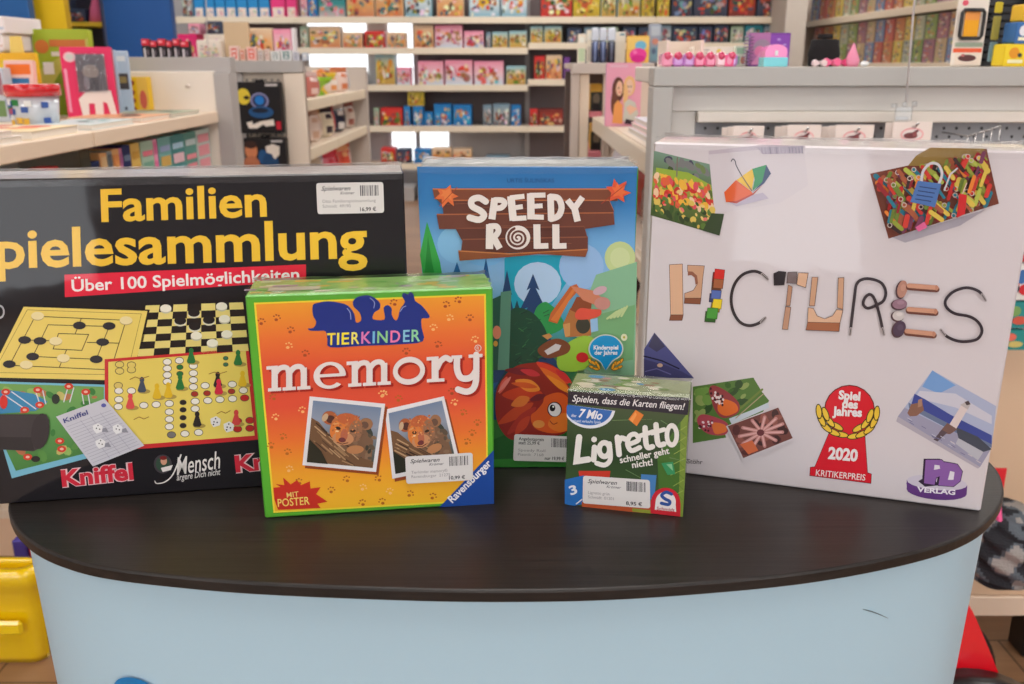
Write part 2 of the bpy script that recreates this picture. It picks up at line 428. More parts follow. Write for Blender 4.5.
# ------------------------------------------------------------------ game boxes on the counter
class Game:
    def __init__(s, name, label, cat, X, Y, yaw, W, H, D):
        s.W, s.H, s.D = W, H, D
        ex = Vector((math.cos(yaw), math.sin(yaw), 0)); ey = Vector((-math.sin(yaw), math.cos(yaw), 0)); s.ex, s.ey = ex, ey
        s.BL = Vector((X, Y, TZ)); c = s.BL + ex * W / 2 + ey * D / 2
        s.root = empty(name, (c.x, c.y, TZ + .0003), yaw, label, cat)
        s.yf = -D / 2
    def fp(s, px, py):
        d = ray(px, py); o = Vector((0, 0, EYE)); t = (s.BL - o).dot(s.ey) / d.dot(s.ey); p = o + d * t - s.BL
        return (p.dot(s.ex) - s.W / 2, p.z)
    def loc(s, u, v): return (u * s.W - s.W / 2, (1 - v) * s.H)
    def art(s, lay=0): return Art(s.fp, s.yf, lay)
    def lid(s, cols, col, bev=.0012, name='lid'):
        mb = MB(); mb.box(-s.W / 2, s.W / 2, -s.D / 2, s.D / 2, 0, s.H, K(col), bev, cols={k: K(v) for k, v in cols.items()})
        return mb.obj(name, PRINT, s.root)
    def film(s, over=.006, seed=0, dense=26, lift=.0016):
        """crumpled shrink film folded over the top of the box"""
        r = random.Random(seed); mb = MB(); nx, ny = dense, 8
        W, D, H = s.W, s.D, s.H
        path = [(-D / 2 - .0022, H - over), (-D / 2 - .0024, H - .001), (-D / 2 + .002, H + .0018)] + [(-D / 2 + D * k / 6, H + lift) for k in range(1, 6)] + [(D / 2 - .002, H + .0018), (D / 2 + .0022, H - .002), (D / 2 + .0022, H - over * 2)]
        vs = []
        for i in range(nx + 1):
            x = -W / 2 + W * i / nx
            for j, (y, z) in enumerate(path):
                edge = min(i, nx - i) < 2
                vs.append((x + r.uniform(-1, 1) * .001, y + r.uniform(-.0008, .0004) * (1 if 2 < j < len(path) - 2 else .15), z + r.uniform(0, .0009) * (1 if 1 < j < len(path) - 2 else .2) + (.0018 * r.random() if edge else 0)))
        m = len(path)
        fs = [[i * m + j, (i + 1) * m + j, (i + 1) * m + j + 1, i * m + j + 1] for i in range(nx) for j in range(m - 1)]
        mb.mesh(vs, fs, (1, 1, 1, 1)); o = mb.obj('shrink_film', FILM, s.root)
        return o
    def sticker(s, quad, lines, lay=46, name='price_sticker', price='', head=('Spielwaren', 'Krömer'), barcode=True):
        a = s.art(lay); B = bil(quad)
        def rr(e=.04, k=.09):
            pts = []
            for cu, cv, a0 in ((1 - e, k, -90), (1 - e, 1 - k, 0), (e, 1 - k, 90), (e, k, 180)):
                for t in range(5):
                    an = math.radians(a0 + 90 * t / 4); pts.append(B(cu + e * math.cos(an), cv + k * math.sin(an)))
            return pts
        a.poly(rr(), (226, 222, 220)); st = a.obj(name, s.root, PAPER); tag(st, 'white price sticker')
        up = (lambda p, q: ((p[0] - q[0]) / math.dist(p, q), (p[1] - q[1]) / math.dist(p, q)))(B(.5, 0), B(.5, 1))
        hh = math.dist(B(.5, 0), B(.5, 1))
        t = s.art(lay + 3); g = (95, 92, 98)
        def T(tx, u0, u1, v, h, col, w=0.0, sh=0.0): t.text(tx, B(u0, v), B(u1, v), hh * h, col, w, sh, up=up)
        if head[0] == 'Spielwaren':
            T(head[0], .07, .51, .25, .14, (60, 58, 64), .012, .35); T(head[1], .35, .57, .38, .09, (90, 88, 94), .01, .35)
        else:
            T(head[0], .08, .52, .22, .12, (60, 58, 64), .015); T(head[1], .08, .45, .37, .12, (60, 58, 64), .015)
        for i, (tx, u1) in enumerate(lines): T(tx, .08, u1, .64 + .16 * i, .10, (150, 145, 148))
        T(price, .64 - .012 * max(0, len(price) - 7) * 2, .88, .93, .12, (45, 42, 48), .02)
        t.obj('sticker_text', st, PAPER)
        if barcode:
            b = s.art(lay + 3); u = .65; r = random.Random(len(price) + len(lines[0][0]))
            while u < .93:
                w = r.choice((.006, .01, .016)); b.poly([B(u, .1), B(u + w, .1), B(u + w, .44), B(u, .44)], (70, 68, 74), up=False); u += w + r.choice((.007, .011, .016))
            b.obj('barcode', st, PAPER)
        return st
def blobs(a, quad, cols, n, r0, r1, rnd, region=(0, 0, 1, 1), asp=1.0, rot=True):
    B = bil(quad); sx = math.dist(quad[0], quad[1]); sy = math.dist(quad[0], quad[3])
    for i in range(n):
        u = rnd.uniform(region[0], region[2]); v = rnd.uniform(region[1], region[3]); r = rnd.uniform(r0, r1)
        ru, rv = min(r / sx, .3), min(r * asp / sy, .3)
        u = min(max(u, ru + .005), .995 - ru); v = min(max(v, rv + .005), .995 - rv)
        t = rnd.uniform(0, 180) if rot else 0
        pts = ell(0, 0, 1, .65, t, 9)
        a.poly([B(u + p[0] * ru, v + p[1] * rv) for p in pts], rnd.choice(cols), up=False)

# ================================================================== 1. family game collection (black)
def family():
    g = Game('board_game', 'wide black family game collection box with big yellow title, leftmost on the counter', 'board game', -.4746, .6928, .1566, .390, .2747, .060)
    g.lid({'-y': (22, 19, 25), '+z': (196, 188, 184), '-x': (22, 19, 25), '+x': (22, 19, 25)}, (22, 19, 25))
    # title
    a = g.art(2); Y = (246, 198, 56)
    a.text('Familien', (101.5, 221.5), (267, 216), 31, Y, .022)
    a.text('Spielesammlung', (-33, 269), (367.5, 257), 37.5, Y, .022)
    o = a.obj('title_lettering', g.root); tag(o, 'big yellow title lettering')
    a = g.art(2)
    a.poly([(64.5, 275), (306, 264.7), (306.3, 281), (65, 297.5)], (232, 32, 62))
    a.text('Über 100 Spielmöglichkeiten', (72, 291.8), (299.5, 280), 11.5, (245, 240, 238), .018)
    o = a.obj('subtitle_banner', g.root); tag(o, 'red banner with white lettering')
    # mill board
    c = crop(0, 290, 6.22); a = g.art(2)
    a.poly(c((138, 96), (932, 124), (838, 575), (-90, 560)), (25, 24, 24))
    a.poly(c((148, 106), (918, 132), (822, 566), (-72, 545)), (240, 214, 110))
    dk = (70, 58, 40)
    a.stroke(c((170, 125), (880, 150), (790, 530), (-40, 515)), .5, (150, 125, 60), closed=True)
    a.stroke(c((220, 165), (785, 190), (690, 498), (60, 470)), .8, dk, closed=True)
    a.stroke(c((300, 218), (680, 228), (600, 432), (205, 415)), .8, dk, closed=True)
    a.stroke(c((365, 272), (552, 278), (510, 377), (332, 368)), .8, dk, closed=True)
    for p in (((507, 178), (468, 275)), ((543, 327), (738, 332)), ((415, 373), (370, 482)), ((155, 312), (350, 318))): a.stroke(c(*p), .8, dk)
    for x, y in ((235, 162), (785, 190), (348, 318), (395, 424), (165, 465)):
        a.poly(c(*ell(x, y + 5, 40, 25)), (190, 165, 110)); a.poly(c(*ell(x, y, 40, 25)), (243, 226, 170))
    for x, y in ((495, 222), (680, 225), (155, 312), (250, 318), (640, 325), (205, 415), (600, 432), (60, 462)): a.poly(c(*ell(x, y, 40, 24)), (42, 40, 46))
    tag(a.obj('printed_mill_board', g.root), 'yellow mill board picture')
    # draughts board
    c = crop(100, 290, 6.22); a = g.art(2); B = bil(((285, 98), (890, 78), (925, 380), (235, 415)))
    cols_ = [0, .0, .145, .29, .435, .58, .725, .865, 1.0]
    for i in range(7):
        for j in range(7):
            q = [B(i / 7, j / 7), B((i + 1) / 7, j / 7), B((i + 1) / 7, (j + 1) / 7), B(i / 7, (j + 1) / 7)]
            a.poly(c(*q), (236, 218, 130) if (i + j) % 2 == 0 else (30, 25, 26), up=False)
    for x, y in ((500, 190), (585, 140), (590, 225), (678, 185)):
        a.poly(c(*ell(x, y + 12, 38, 26)), (228, 224, 200)); a.poly(c(*ell(x, y + 2, 37, 26)), (32, 28, 30))
    for x, y in ((410, 115), (757, 102), (775, 180), (790, 275), (600, 285), (700, 330)):
        a.poly(c(*ell(x, y + 9, 35, 24)), (200, 196, 172)); a.poly(c(*ell(x, y, 35, 24)), (244, 240, 222))
    tag(a.obj('printed_draughts_board', g.root), 'black and yellow chequered board picture')
    # snakes board, bottom left
    a = g.art(4); q = ((-25, 382), (107, 386), (112, 450), (12, 478))
    a.poly([(-27, 381), (108, 385), (112, 452), (12, 478.5), (2, 445), (-27, 450)], (120, 190, 215))
    a.grad(((-25, 383), (104, 387), (104, 449), (16, 471)), [(120, 170, 90), (96, 160, 84), (70, 130, 60)])
    rnd = random.Random(3); qq = ((0, 385), (103, 388), (100, 448), (18, 470))
    blobs(a, qq, [(60, 130, 60), (150, 190, 100), (200, 190, 110), (90, 150, 70), (190, 120, 80)], 45, 3, 8, rnd)
    a.poly([(-20, 392), (8, 390), (34, 394), (48, 402), (36, 411), (0, 414), (-20, 413)], (60, 140, 185))
    for p in (((3, 394), (28, 411)), ((12, 392), (36, 409)), ((36, 392), (40, 404)), ((43, 391), (46, 404)), ((68, 388), (64, 402)), ((74, 388), (70, 402)), ((82, 392), (84, 404)), ((88, 392), (90, 404))): a.stroke(p, 1.1, (220, 225, 232))
    for x, y in ((6, 392), (38, 390), (69, 386.5), (86, 392), (25, 410), (40, 405), (60, 441), (62, 449), (28, 457)): a.poly(ell(x, y, 4.5, 3.2), (214, 62, 40)); a.poly(ell(x, y, 2, 1.3), (240, 190, 170))
    a.poly(ell(36, 459, 4.5, 3), (30, 30, 30)); a.poly(ell(56, 399, 4, 5), (40, 50, 40)); a.poly(ell(4, 402, 4, 7), (220, 50, 40))
    tag(a.obj('printed_snakes_board', g.root), 'green and blue track board picture')
    # ludo board
    a = g.art(8); c = crop(0, 320, 3.8)
    a.poly(c((398, 150), (945, 108), (985, 455), (540, 490), (400, 490)), (206, 44, 48))
    a.poly(c((412, 160), (934, 119), (968, 440), (545, 473), (413, 480)), (238, 214, 104))
    wh, blk, red, grn, yel = (243, 238, 228), (38, 34, 38), (196, 40, 40), (40, 120, 60), (232, 190, 40)
    def dot(x, y, col, r=15): n0 = a.n; a.poly(c(*ell(x, y, r + 2.5, r * .72 + 2.5)), (80, 70, 60)); a.poly(c(*ell(x, y, r, r * .72)), col); a.n = n0
    for x, ys in ((636, (160, 185, 210, 235)), (735, (175, 203, 229, 255)), (644, (318, 350, 378, 406)), (742, (310, 338))):
        for y in ys: dot(x, y, wh)
    for x, y in ((682, 155), (780, 250), (883, 245), (925, 268), (790, 307), (836, 303), (884, 300), (452, 270), (500, 270), (452, 303), (450, 330), (547, 325), (594, 322), (703, 433), (755, 428)): dot(x, y, wh)
    dot(652, 437, (120, 118, 118)); dot(450, 250, (225, 200, 110)); dot(500, 172, (232, 208, 110)); dot(455, 170, (232, 208, 110)); dot(455, 195, (232, 208, 110)); dot(500, 190, (232, 208, 110))
    for y in (180, 205): dot(684, y, grn, 11)
    for y in (314, 342, 372, 402): dot(696, y, blk, 11); a.poly(c(*ell(696, y, 4, 3)), (200, 190, 150))
    for x, y in ((740, 282), (787, 279), (880, 272)): dot(x, y, (170, 50, 40), 12)
    for x, y in ((930, 297), (950, 382), (903, 415), (950, 412), (903, 385)): dot(x, y, red, 15)
    for x, y in ((858, 146), (858, 170)): dot(x, y, (60, 120, 90), 8)
    a.n += 3
    def pawn(x, y, col):
        a.poly(c(*ell(x + 8, y + 4, 24, 9)), (180, 155, 80))
        a.poly(c((x - 17, y), (x - 10, y - 22), (x - 5, y - 38), (x + 5, y - 38), (x + 10, y - 22), (x + 17, y), (x + 10, y + 8), (x - 10, y + 8)), col); a.poly(c(*ell(x, y - 40, 9, 11)), col)
    for x, y, col in ((540, 268, (70, 80, 100)), (727, 158, grn), (685, 258, grn), (905, 165, grn), (597, 292, yel), (640, 288, yel), (922, 244, yel), (828, 248, blk), (832, 275, (214, 40, 70)), (496, 330, (226, 80, 80)), (898, 392, (216, 70, 70)), (750, 398, blk)): pawn(x, y, col)
    for x, y in ((820, 385), (870, 405)):
        a.poly(c((x - 20, y - 10), (x + 2, y - 20), (x + 20, y - 8), (x + 16, y + 15), (x - 8, y + 22), (x - 18, y + 8)), (236, 233, 232))
        for dx, dy in ((-6, 2), (6, 4), (0, -10), (-8, 12)): a.poly(c(*ell(x + dx, y + dy, 3, 3)), (60, 50, 60))
    for t, x0, x1, y in (('Johanna', 495, 568, 228), ('elegance', 792, 862, 208), ('Stuck', 510, 566, 380), ('mail', 825, 875, 358)): pass
    for p in (((495, 226), (515, 216), (535, 224), (566, 214)), ((795, 205), (815, 198), (835, 204), (862, 196)), ((510, 378), (530, 368), (548, 376), (566, 368)), ((825, 356), (842, 347), (858, 354), (876, 344))): a.stroke(c(*p), .7, (150, 100, 50))
    tag(a.obj('printed_ludo_board', g.root), 'yellow ludo board picture with red edge')
    # score sheet and dice cup
    a = g.art(110); c = crop(0, 320, 3.8); q = c((215, 366), (400, 298), (550, 476), (355, 555)); B = bil(q)
    a.poly(q, (208, 208, 218))
    for i in range(1, 15): a.stroke([B(.05, .17 + i * .055), B(.95, .17 + i * .055)], .35, (160, 160, 178))
    for u in (.35, .55, .75): a.stroke([B(u, .2), B(u, .97)], .35, (160, 160, 178))
    a.text('Kniffel', B(.06, .15), B(.55, .15), 4.5, (70, 75, 140), .02)
    a.poly(ell(*B(.9, .1), 2.5, 2), (90, 95, 170))
    for x, y in ((375, 408), (450, 410), (385, 465)):
        a.poly(c((x - 15, y + 14), (x + 40, y + 16), (x + 30, y - 2)), (150, 150, 162)); a.poly(c((x - 20, y - 8), (x, y - 18), (x + 18, y - 6), (x + 15, y + 14), (x - 6, y + 22), (x - 18, y + 8)), (240, 240, 242))
        for dx, dy in ((-6, 2), (6, 5), (0, -9)): a.poly(c(*ell(x + dx, y + dy, 2.6, 2.6)), (70, 70, 80))
    tag(a.obj('printed_score_sheet', g.root), 'white score sheet picture with three dice')
    a = g.art(110)
    a.poly([(-35, 414), (47, 414), (50, 420), (49, 434), (40, 448), (34, 451), (-35, 447)], (62, 56, 58)); a.poly([(-35, 436), (32, 437), (35, 450), (-35, 447)], (44, 40, 42)); a.poly(ell(41, 431, 9, 18, 8), (52, 46, 48))
    tag(a.obj('printed_dice_cup', g.root), 'dark brown dice cup picture')
    # bottom logos
    a = g.art(30)
    a.text('Kniffel', (62.5, 486.5), (134, 479), 15.5, (214, 40, 62), .035, 0, outline=(238, 200, 205), ow=.035)
    tag(a.obj('dice_game_logo', g.root), 'left red logo with slab letters'); a = g.art(30)
    a.text('Kniffel', (236, 472), (308, 464.5), 15.5, (214, 40, 62), .035, 0, outline=(238, 200, 205), ow=.035)
    tag(a.obj('dice_game_logo', g.root), 'right red logo partly hidden by the orange box'); a = g.art(30)
    a.text('Mensch', (177, 475), (221.5, 468), 17, (238, 232, 228), .006, .35)
    a.stroke(sm([(181, 455), (177, 466), (172, 476), (165, 482), (157, 483.5), (155, 481)], 5), 1.6, (238, 232, 228), w1=.8)
    a.text('ärgere Dich nicht', (177, 480.5), (221, 474.5), 6, (225, 220, 218), .01, .35)
    a.poly(ell(163, 464, 9, 9.5), (66, 60, 66)); a.poly(ell(163, 464, 7, 7.5), (50, 75, 60)); a.poly(ell(164, 461, 3.2, 4), (216, 160, 130)); a.poly([(161, 468), (173, 465), (171, 470), (163, 472)], (235, 228, 225)); a.poly(ell(163.5, 458, 3.6, 2), (120, 30, 30))
    tag(a.obj('script_logo', g.root), 'white script logo with a round portrait'); a = g.art(30)
    a.ring((0, 312), 5, 7, 3.4, 5, (190, 190, 195)); a.obj('round_mark', g.root)
    g.sticker(((316.2, 183.3), (383.2, 182.2), (384.2, 213), (317.6, 214.4)), [('Otto Familienspielesammlung', .88), ('Schmidt  49190', .5)], price='16,99 €')
    g.film(seed=1, dense=34)
family()

# ================================================================== 2. orange pairs game with the lion cubs
def pairs():
    g = Game('board_game', 'square orange and green picture pairs game with two lion cub photos', 'board game', -.2047, .6738, .1411, .1913, .1902, .050)
    GR = (92, 180, 52)
    g.lid({'-y': GR, '+z': (150, 196, 110), '-x': (84, 170, 50), '+x': (84, 170, 50)}, GR)
    c1 = crop(240, 270, 3.938); c2 = crop(240, 390, 3.938)
    a = g.art(2)
    TL, TR, BR, BL = c1((55, 130))[0], c1((968, 95))[0], c2((978, 438))[0], c2((132, 485))[0]
    a.poly([TL, TR, BR, BL], (246, 222, 60))
    B = bil((TL, TR, BR, BL))
    a.grad((B(.008, .008), B(.993, .008), B(.993, .992), B(.008, .992)), [(246, 162, 50), (240, 120, 54), (232, 84, 56), (232, 84, 58), (240, 120, 50), (246, 168, 44), (248, 190, 44)])
    def paw(x, y, s_, col, r):
        cr, sr = math.cos(r), math.sin(r); n0 = a.n
        for dx, dy, rr in ((0, 1.5, 1.5), (-2.6, -.6, .8), (-1, -2.2, .9), (1, -2.2, .9), (2.6, -.6, .8)):
            a.poly(ell(x + (dx * cr - dy * sr) * s_, y + (dx * sr + dy * cr) * s_, rr * s_, rr * s_ * .8, 0, 8), col, up=False)
        a.n = n0
    rnd = random.Random(5)
    dk, lt = (170, 78, 42), (250, 190, 120)
    for x, y, k in ((85, 205, 0), (145, 190, 0), (200, 238, 0), (192, 300, 1), (258, 330, 0), (812, 138, 0), (860, 120, 0), (905, 190, 0), (826, 190, 1), (762, 228, 1), (780, 295, 0), (606, 130, 0), (655, 322, 0), (925, 275, 1), (560, 490, 1), (835, 480, 0)):
        x, y = c1((x, y))[0]; paw(x, y, 1.25, lt if k else dk, rnd.uniform(-.6, .6))
    for x, y, k in ((130, 30, 0), (245, 80, 1), (140, 108, 1), (170, 185, 0), (188, 245, 0), (122, 220, 0), (195, 312, 1), (232, 362, 0), (360, 395, 0), (420, 352, 0), (545, 350, 0), (485, 385, 1), (560, 440, 0), (482, 445, 0), (670, 410, 0), (760, 420, 0), (590, 400, 1), (880, 90, 0), (935, 130, 0), (915, 170, 0), (845, 50, 1), (566, 15, 1), (625, 35, 0), (895, 205, 0)):
        x, y = c2((x, y))[0]; paw(x, y, 1.2, lt if k else (186, 104, 36), rnd.uniform(-.6, .6))
    tag(a.obj('orange_artwork', g.root), 'orange panel with paw prints')
    # animal silhouettes and sub-title
    a = g.art(30); BLU = (30, 52, 136)
    k1 = crop(260, 280, 4.267)
    a.poly(k1(*sm([(205, 208), (228, 205), (240, 180), (226, 150), (226, 108), (250, 98), (285, 92), (330, 96), (375, 110), (402, 145), (410, 182), (432, 172), (425, 140), (400, 115), (398, 90), (420, 72), (460, 66), (490, 78), (512, 100), (510, 125), (488, 140), (482, 168), (530, 170), (530, 140), (528, 118), (545, 108), (562, 122), (562, 148), (576, 172), (588, 165), (598, 125), (618, 95), (606, 70), (614, 56), (632, 62), (640, 52), (655, 62), (662, 90), (690, 110), (722, 150), (718, 164), (690, 166), (690, 205), (695, 262), (600, 275), (430, 282), (300, 288), (288, 255), (280, 220), (250, 218), (215, 217)], 3, closed=True)), BLU)
    for p in (((372, 122), (385, 140), (388, 168)), ((470, 78), (488, 95), (486, 120)), ((598, 135), (610, 118), (622, 112))): a.stroke(k1(*sm(list(p), 4)), .8, (150, 165, 215))
    tag(a.obj('animal_silhouette', g.root), 'dark blue animal silhouettes')
    a = g.art(36); letters = 'TIERKINDER'
    cols = [(246, 226, 70), (246, 236, 90), (248, 232, 60), (247, 236, 110), (226, 130, 190), (120, 190, 230), (150, 215, 150), (236, 130, 180), (140, 205, 230), (150, 220, 170)]
    xs = [(286, 322), (328, 338), (348, 380), (390, 424), (432, 474), (480, 490), (500, 544), (556, 598), (610, 638), (646, 684)]
    for ch, col, (xa, xb) in zip(letters, cols, xs):
        ya = 278 - (xa - 286) * .042
        L_, R_ = k1((xa, ya), (xb, ya - (xb - xa) * .042)); a.text(ch, L_, R_, 11.5, col, .015, up=(0.02, -1))
    tag(a.obj('sub_title_lettering', g.root), 'pastel coloured capital lettering')
    # slab serif title
    def title(ox, oy, col, lay):
        a = g.art(lay)
        def G(x0, x1, fn):
            def T(p):
                X = x0 + (x1 - x0) * p[0]; base = 478 - .0585 * (X - 108) ; top = 378 - .0585 * (X - 108)
                return c1((X + ox, base + (top - base) * p[1] + oy))[0]
            fn(lambda *p: [T(q) for q in p])
        def rct(M, x0, x1, y0, y1): a.poly(M((x0, y0), (x1, y0), (x1, y1), (x0, y1)), col, up=False)
        def m_(M):
            for x in (.18, .5, .82): rct(M, x - .068, x + .068, 0, .86); rct(M, x - .145, x + .145, 0, .13)
            rct(M, 0, .2, .86, 1.0); rct(M, .11, .248, .8, 1.0)
            for x in (.2, .52):
                a.stroke(M(*sm([(x - .02, .66), (x + .07, .86), (x + .17, .92), (x + .26, .86), (x + .295, .62)], 5)), 5.2, col)
        def e_(M):
            o = M(*ell(.5, .5, .5, .53, 0, 44, 28, 332)); i = M(*ell(.5, .5, .30, .39, 0, 44, 28, 332))
            o = M(*ell(.5, .5, .5, .53, 0, 44, -4, 315)); i = M(*ell(.5, .5, .31, .40, 0, 44, -4, 315))
            for k in range(len(o) - 1): a.poly([o[k], o[k + 1], i[k + 1], i[k]], col, up=False)
            rct(M, .1, .97, .44, .56)
        def o_(M):
            o = M(*ell(.5, .5, .5, .55, 0, 40)); i = M(*ell(.5, .5, .35, .33, 0, 40))
            for k in range(40): a.poly([o[k], o[(k + 1) % 40], i[(k + 1) % 40], i[k]], col, up=False)
        def r_(M):
            rct(M, .2, .45, 0, 1.0); rct(M, .03, .66, 0, .13); rct(M, .02, .4, .86, 1.0)
            a.stroke(M(*sm([(.4, .55), (.52, .8), (.7, .93), (.86, .84)], 5)), 5.6, col)
        def y_(M):
            rct(M, 0, .36, .87, 1.0); rct(M, .58, 1.05, .87, 1.0)
            a.stroke(M(*sm([(.19, .92), (.19, .45), (.3, .14), (.5, .06), (.7, .14), (.84, .36)], 5)), 6.4, col, cap='')
            a.stroke(M(*sm([(.84, .98), (.84, .3), (.82, -.1), (.72, -.36), (.5, -.45), (.22, -.34)], 5)), 6.2, col)
        a.n += 1
        G(105, 284, m_); G(290, 417, e_); G(420, 600, m_); G(602, 728, o_); G(732, 842, r_); G(832, 948, y_)
        return a
    sh = title(10, 9, (176, 40, 30), 30); sh.obj('title_drop_print', g.root)
    t = title(0, 0, (238, 228, 224), 100); tag(t.obj('title_lettering', g.root), 'white slab serif title lettering')
    a = g.art(30); x, y = c1((937, 308))[0]; a.ring((x, y), 3.4, 3.4, 2.7, 2.7, (240, 225, 215)); a.text('R', (x - 1.3, y + 1.6), (x + 1.3, y + 1.6), 3.2, (240, 225, 215)); a.obj('trademark_sign', g.root)
    # lion photographs
    def photo(o4, i4, seed, lay, dark):
        a = g.art(lay); rnd = random.Random(seed)
        a.poly([(x + 2.5, y + 3) for x, y in o4], dark); a.poly(o4, (236, 234, 236)); q = i4; B = bil(q)
        a.grad(q, [(120, 140, 168), (150, 160, 178), (100, 110, 112), (66, 62, 48)])
        e = lambda u, v, ru, rv, col, rot=0: a.poly([B(u + p[0], v + p[1]) for p in ell(0, 0, ru, rv, rot, 18)], col)
        e(.72, .50, .22, .22, (64, 72, 66)); a.poly([B(.42, .3), B(.7, .25), B(.95, .55), B(.97, .97), B(.5, .9)], (128, 98, 76))
        blobs(a, q, [(96, 84, 70), (70, 66, 56), (140, 110, 86)], 22, 1.5, 4, rnd, (.6, .45, .98, .95))
        a.poly([B(0, .28), B(.12, .34), B(.34, .58), B(.62, .8), B(1, .9), B(1, 1), B(0, 1)], (120, 88, 62))
        for k in range(26):
            u = rnd.uniform(.02, .6); v = .32 + u * .62 + rnd.uniform(-.02, .3)
            if v < .95: a.stroke([B(u, v), B(min(.98, u + .17), min(.98, v + .13))], rnd.uniform(.5, 1.6), rnd.choice([(170, 134, 98), (86, 62, 46), (196, 160, 120), (60, 44, 36)]))
        a.poly([B(0, .62), B(.2, .8), B(.32, 1), B(0, 1)], (44, 44, 34))
        e(.27, .25, .115, .11, (176, 98, 60), 25); e(.285, .27, .065, .065, (84, 50, 44), 25); e(.81, .29, .10, .10, (160, 116, 84), -25); e(.79, .31, .06, .06, (112, 84, 70), -25); e(.2, .25, .04, .07, (206, 176, 140), 20)
        e(.53, .38, .235, .24, (196, 116, 70)); e(.42, .44, .13, .17, (226, 130, 60)); e(.53, .24, .16, .09, (200, 104, 62)); e(.67, .42, .10, .18, (156, 112, 84)); e(.5, .56, .16, .11, (206, 146, 104)); e(.46, .5, .07, .14, (222, 136, 72), 10)
        blobs(a, q, [(184, 106, 64), (176, 98, 60), (216, 132, 78), (206, 122, 72)], 40, .5, 1.4, rnd, (.33, .16, .74, .46)); blobs(a, q, [(140, 104, 80), (164, 120, 92), (126, 94, 74)], 22, .5, 1.4, rnd, (.6, .3, .8, .62))
        e(.51, .50, .055, .10, (190, 108, 80)); e(.49, .585, .055, .04, (116, 58, 60)); e(.41, .40, .04, .026, (52, 34, 30), 12); e(.63, .42, .042, .022, (60, 44, 38), -8); e(.37, .33, .05, .015, (226, 160, 96), -15); e(.40, .45, .025, .012, (246, 220, 170))
        a.stroke([B(.42, .63), B(.5, .65), B(.58, .62)], .8, (90, 46, 40)); e(.7, .72, .13, .07, (190, 132, 88), -10)
        blobs(a, q, [(228, 150, 90), (196, 104, 60), (240, 170, 100)], 12, .6, 1.3, rnd, (.36, .2, .7, .5))
        return a
    s6 = crop(300, 390, 8.044)
    a = photo(s6((78, 52), (685, 112), (612, 660), (20, 605)), s6((106, 85), (655, 142), (585, 628), (55, 578)), 2, 30, (150, 70, 30)); tag(a.obj('lion_photo', g.root), 'upper left lion cub photo with white border')
    a = photo(c2((570, 78), (803, 25), (868, 295), (600, 350)), c2((585, 92), (795, 42), (850, 280), (612, 330)), 9, 26, (150, 70, 30)); tag(a.obj('lion_photo', g.root), 'tilted lion cub photo partly under the price sticker')
    # burst
    a = g.art(30); pts = []
    cx, cy = 225, 425; 
    for p in ((132, 385), (160, 382), (140, 370), (175, 375), (170, 345), (200, 372), (225, 355), (240, 375), (275, 360), (278, 388), (318, 383), (300, 410), (345, 440), (305, 448), (318, 465), (150, 472), (136, 430)): pts.append(p)
    a.poly(c2(*pts), (206, 50, 34))
    a.text('MIT', *c2((185, 424), (232, 419)), 5, (244, 214, 120), .004); a.text('POSTER', *c2((150, 460), (275, 450)), 7.6, (246, 216, 110), .01)
    tag(a.obj('red_burst', g.root), 'red starburst with yellow lettering')
    # blue corner
    a = g.art(30); a.poly(c2((785, 462), (999, 237), (1000, 448)), (28, 74, 158)); a.text('Ravensburger', *c2((836, 446), (992, 292)), 7.2, (240, 240, 244), .025)
    tag(a.obj('blue_corner_logo', g.root), 'blue corner triangle with white lettering')
    g.sticker(tuple(c2((650, 260), (915, 244), (917, 352), (655, 367))), [('Tierkinder memory®', .62), ('Ravensburger  21275', .66)], lay=150, price='10,99 €')
    # printed top side
    mb = MB(); rnd = random.Random(4)
    for i in range(40):
        x = rnd.uniform(-.09, .09); y = rnd.uniform(-.02, .02); w = rnd.uniform(.003, .012)
        mb.face([(x - w, y - .002, g.H + 1e-4 + i * 1e-5), (x + w, y - .002, g.H + 1e-4 + i * 1e-5), (x + w, y + .003, g.H + 1e-4 + i * 1e-5), (x - w, y + .003, g.H + 1e-4 + i * 1e-5)], K(rnd.choice([(206, 200, 170), (120, 190, 90), (220, 190, 90), (170, 150, 170), (190, 214, 170)])))
    mb.face([(-.08, -.016, g.H + 8e-4), (-.04, -.016, g.H + 8e-4), (-.04, -.004, g.H + 8e-4), (-.08, -.004, g.H + 8e-4)], K((205, 200, 180)))
    mb.obj('top_side_print', PRINT, g.root)
    g.film(seed=2, over=.004)
pairs()
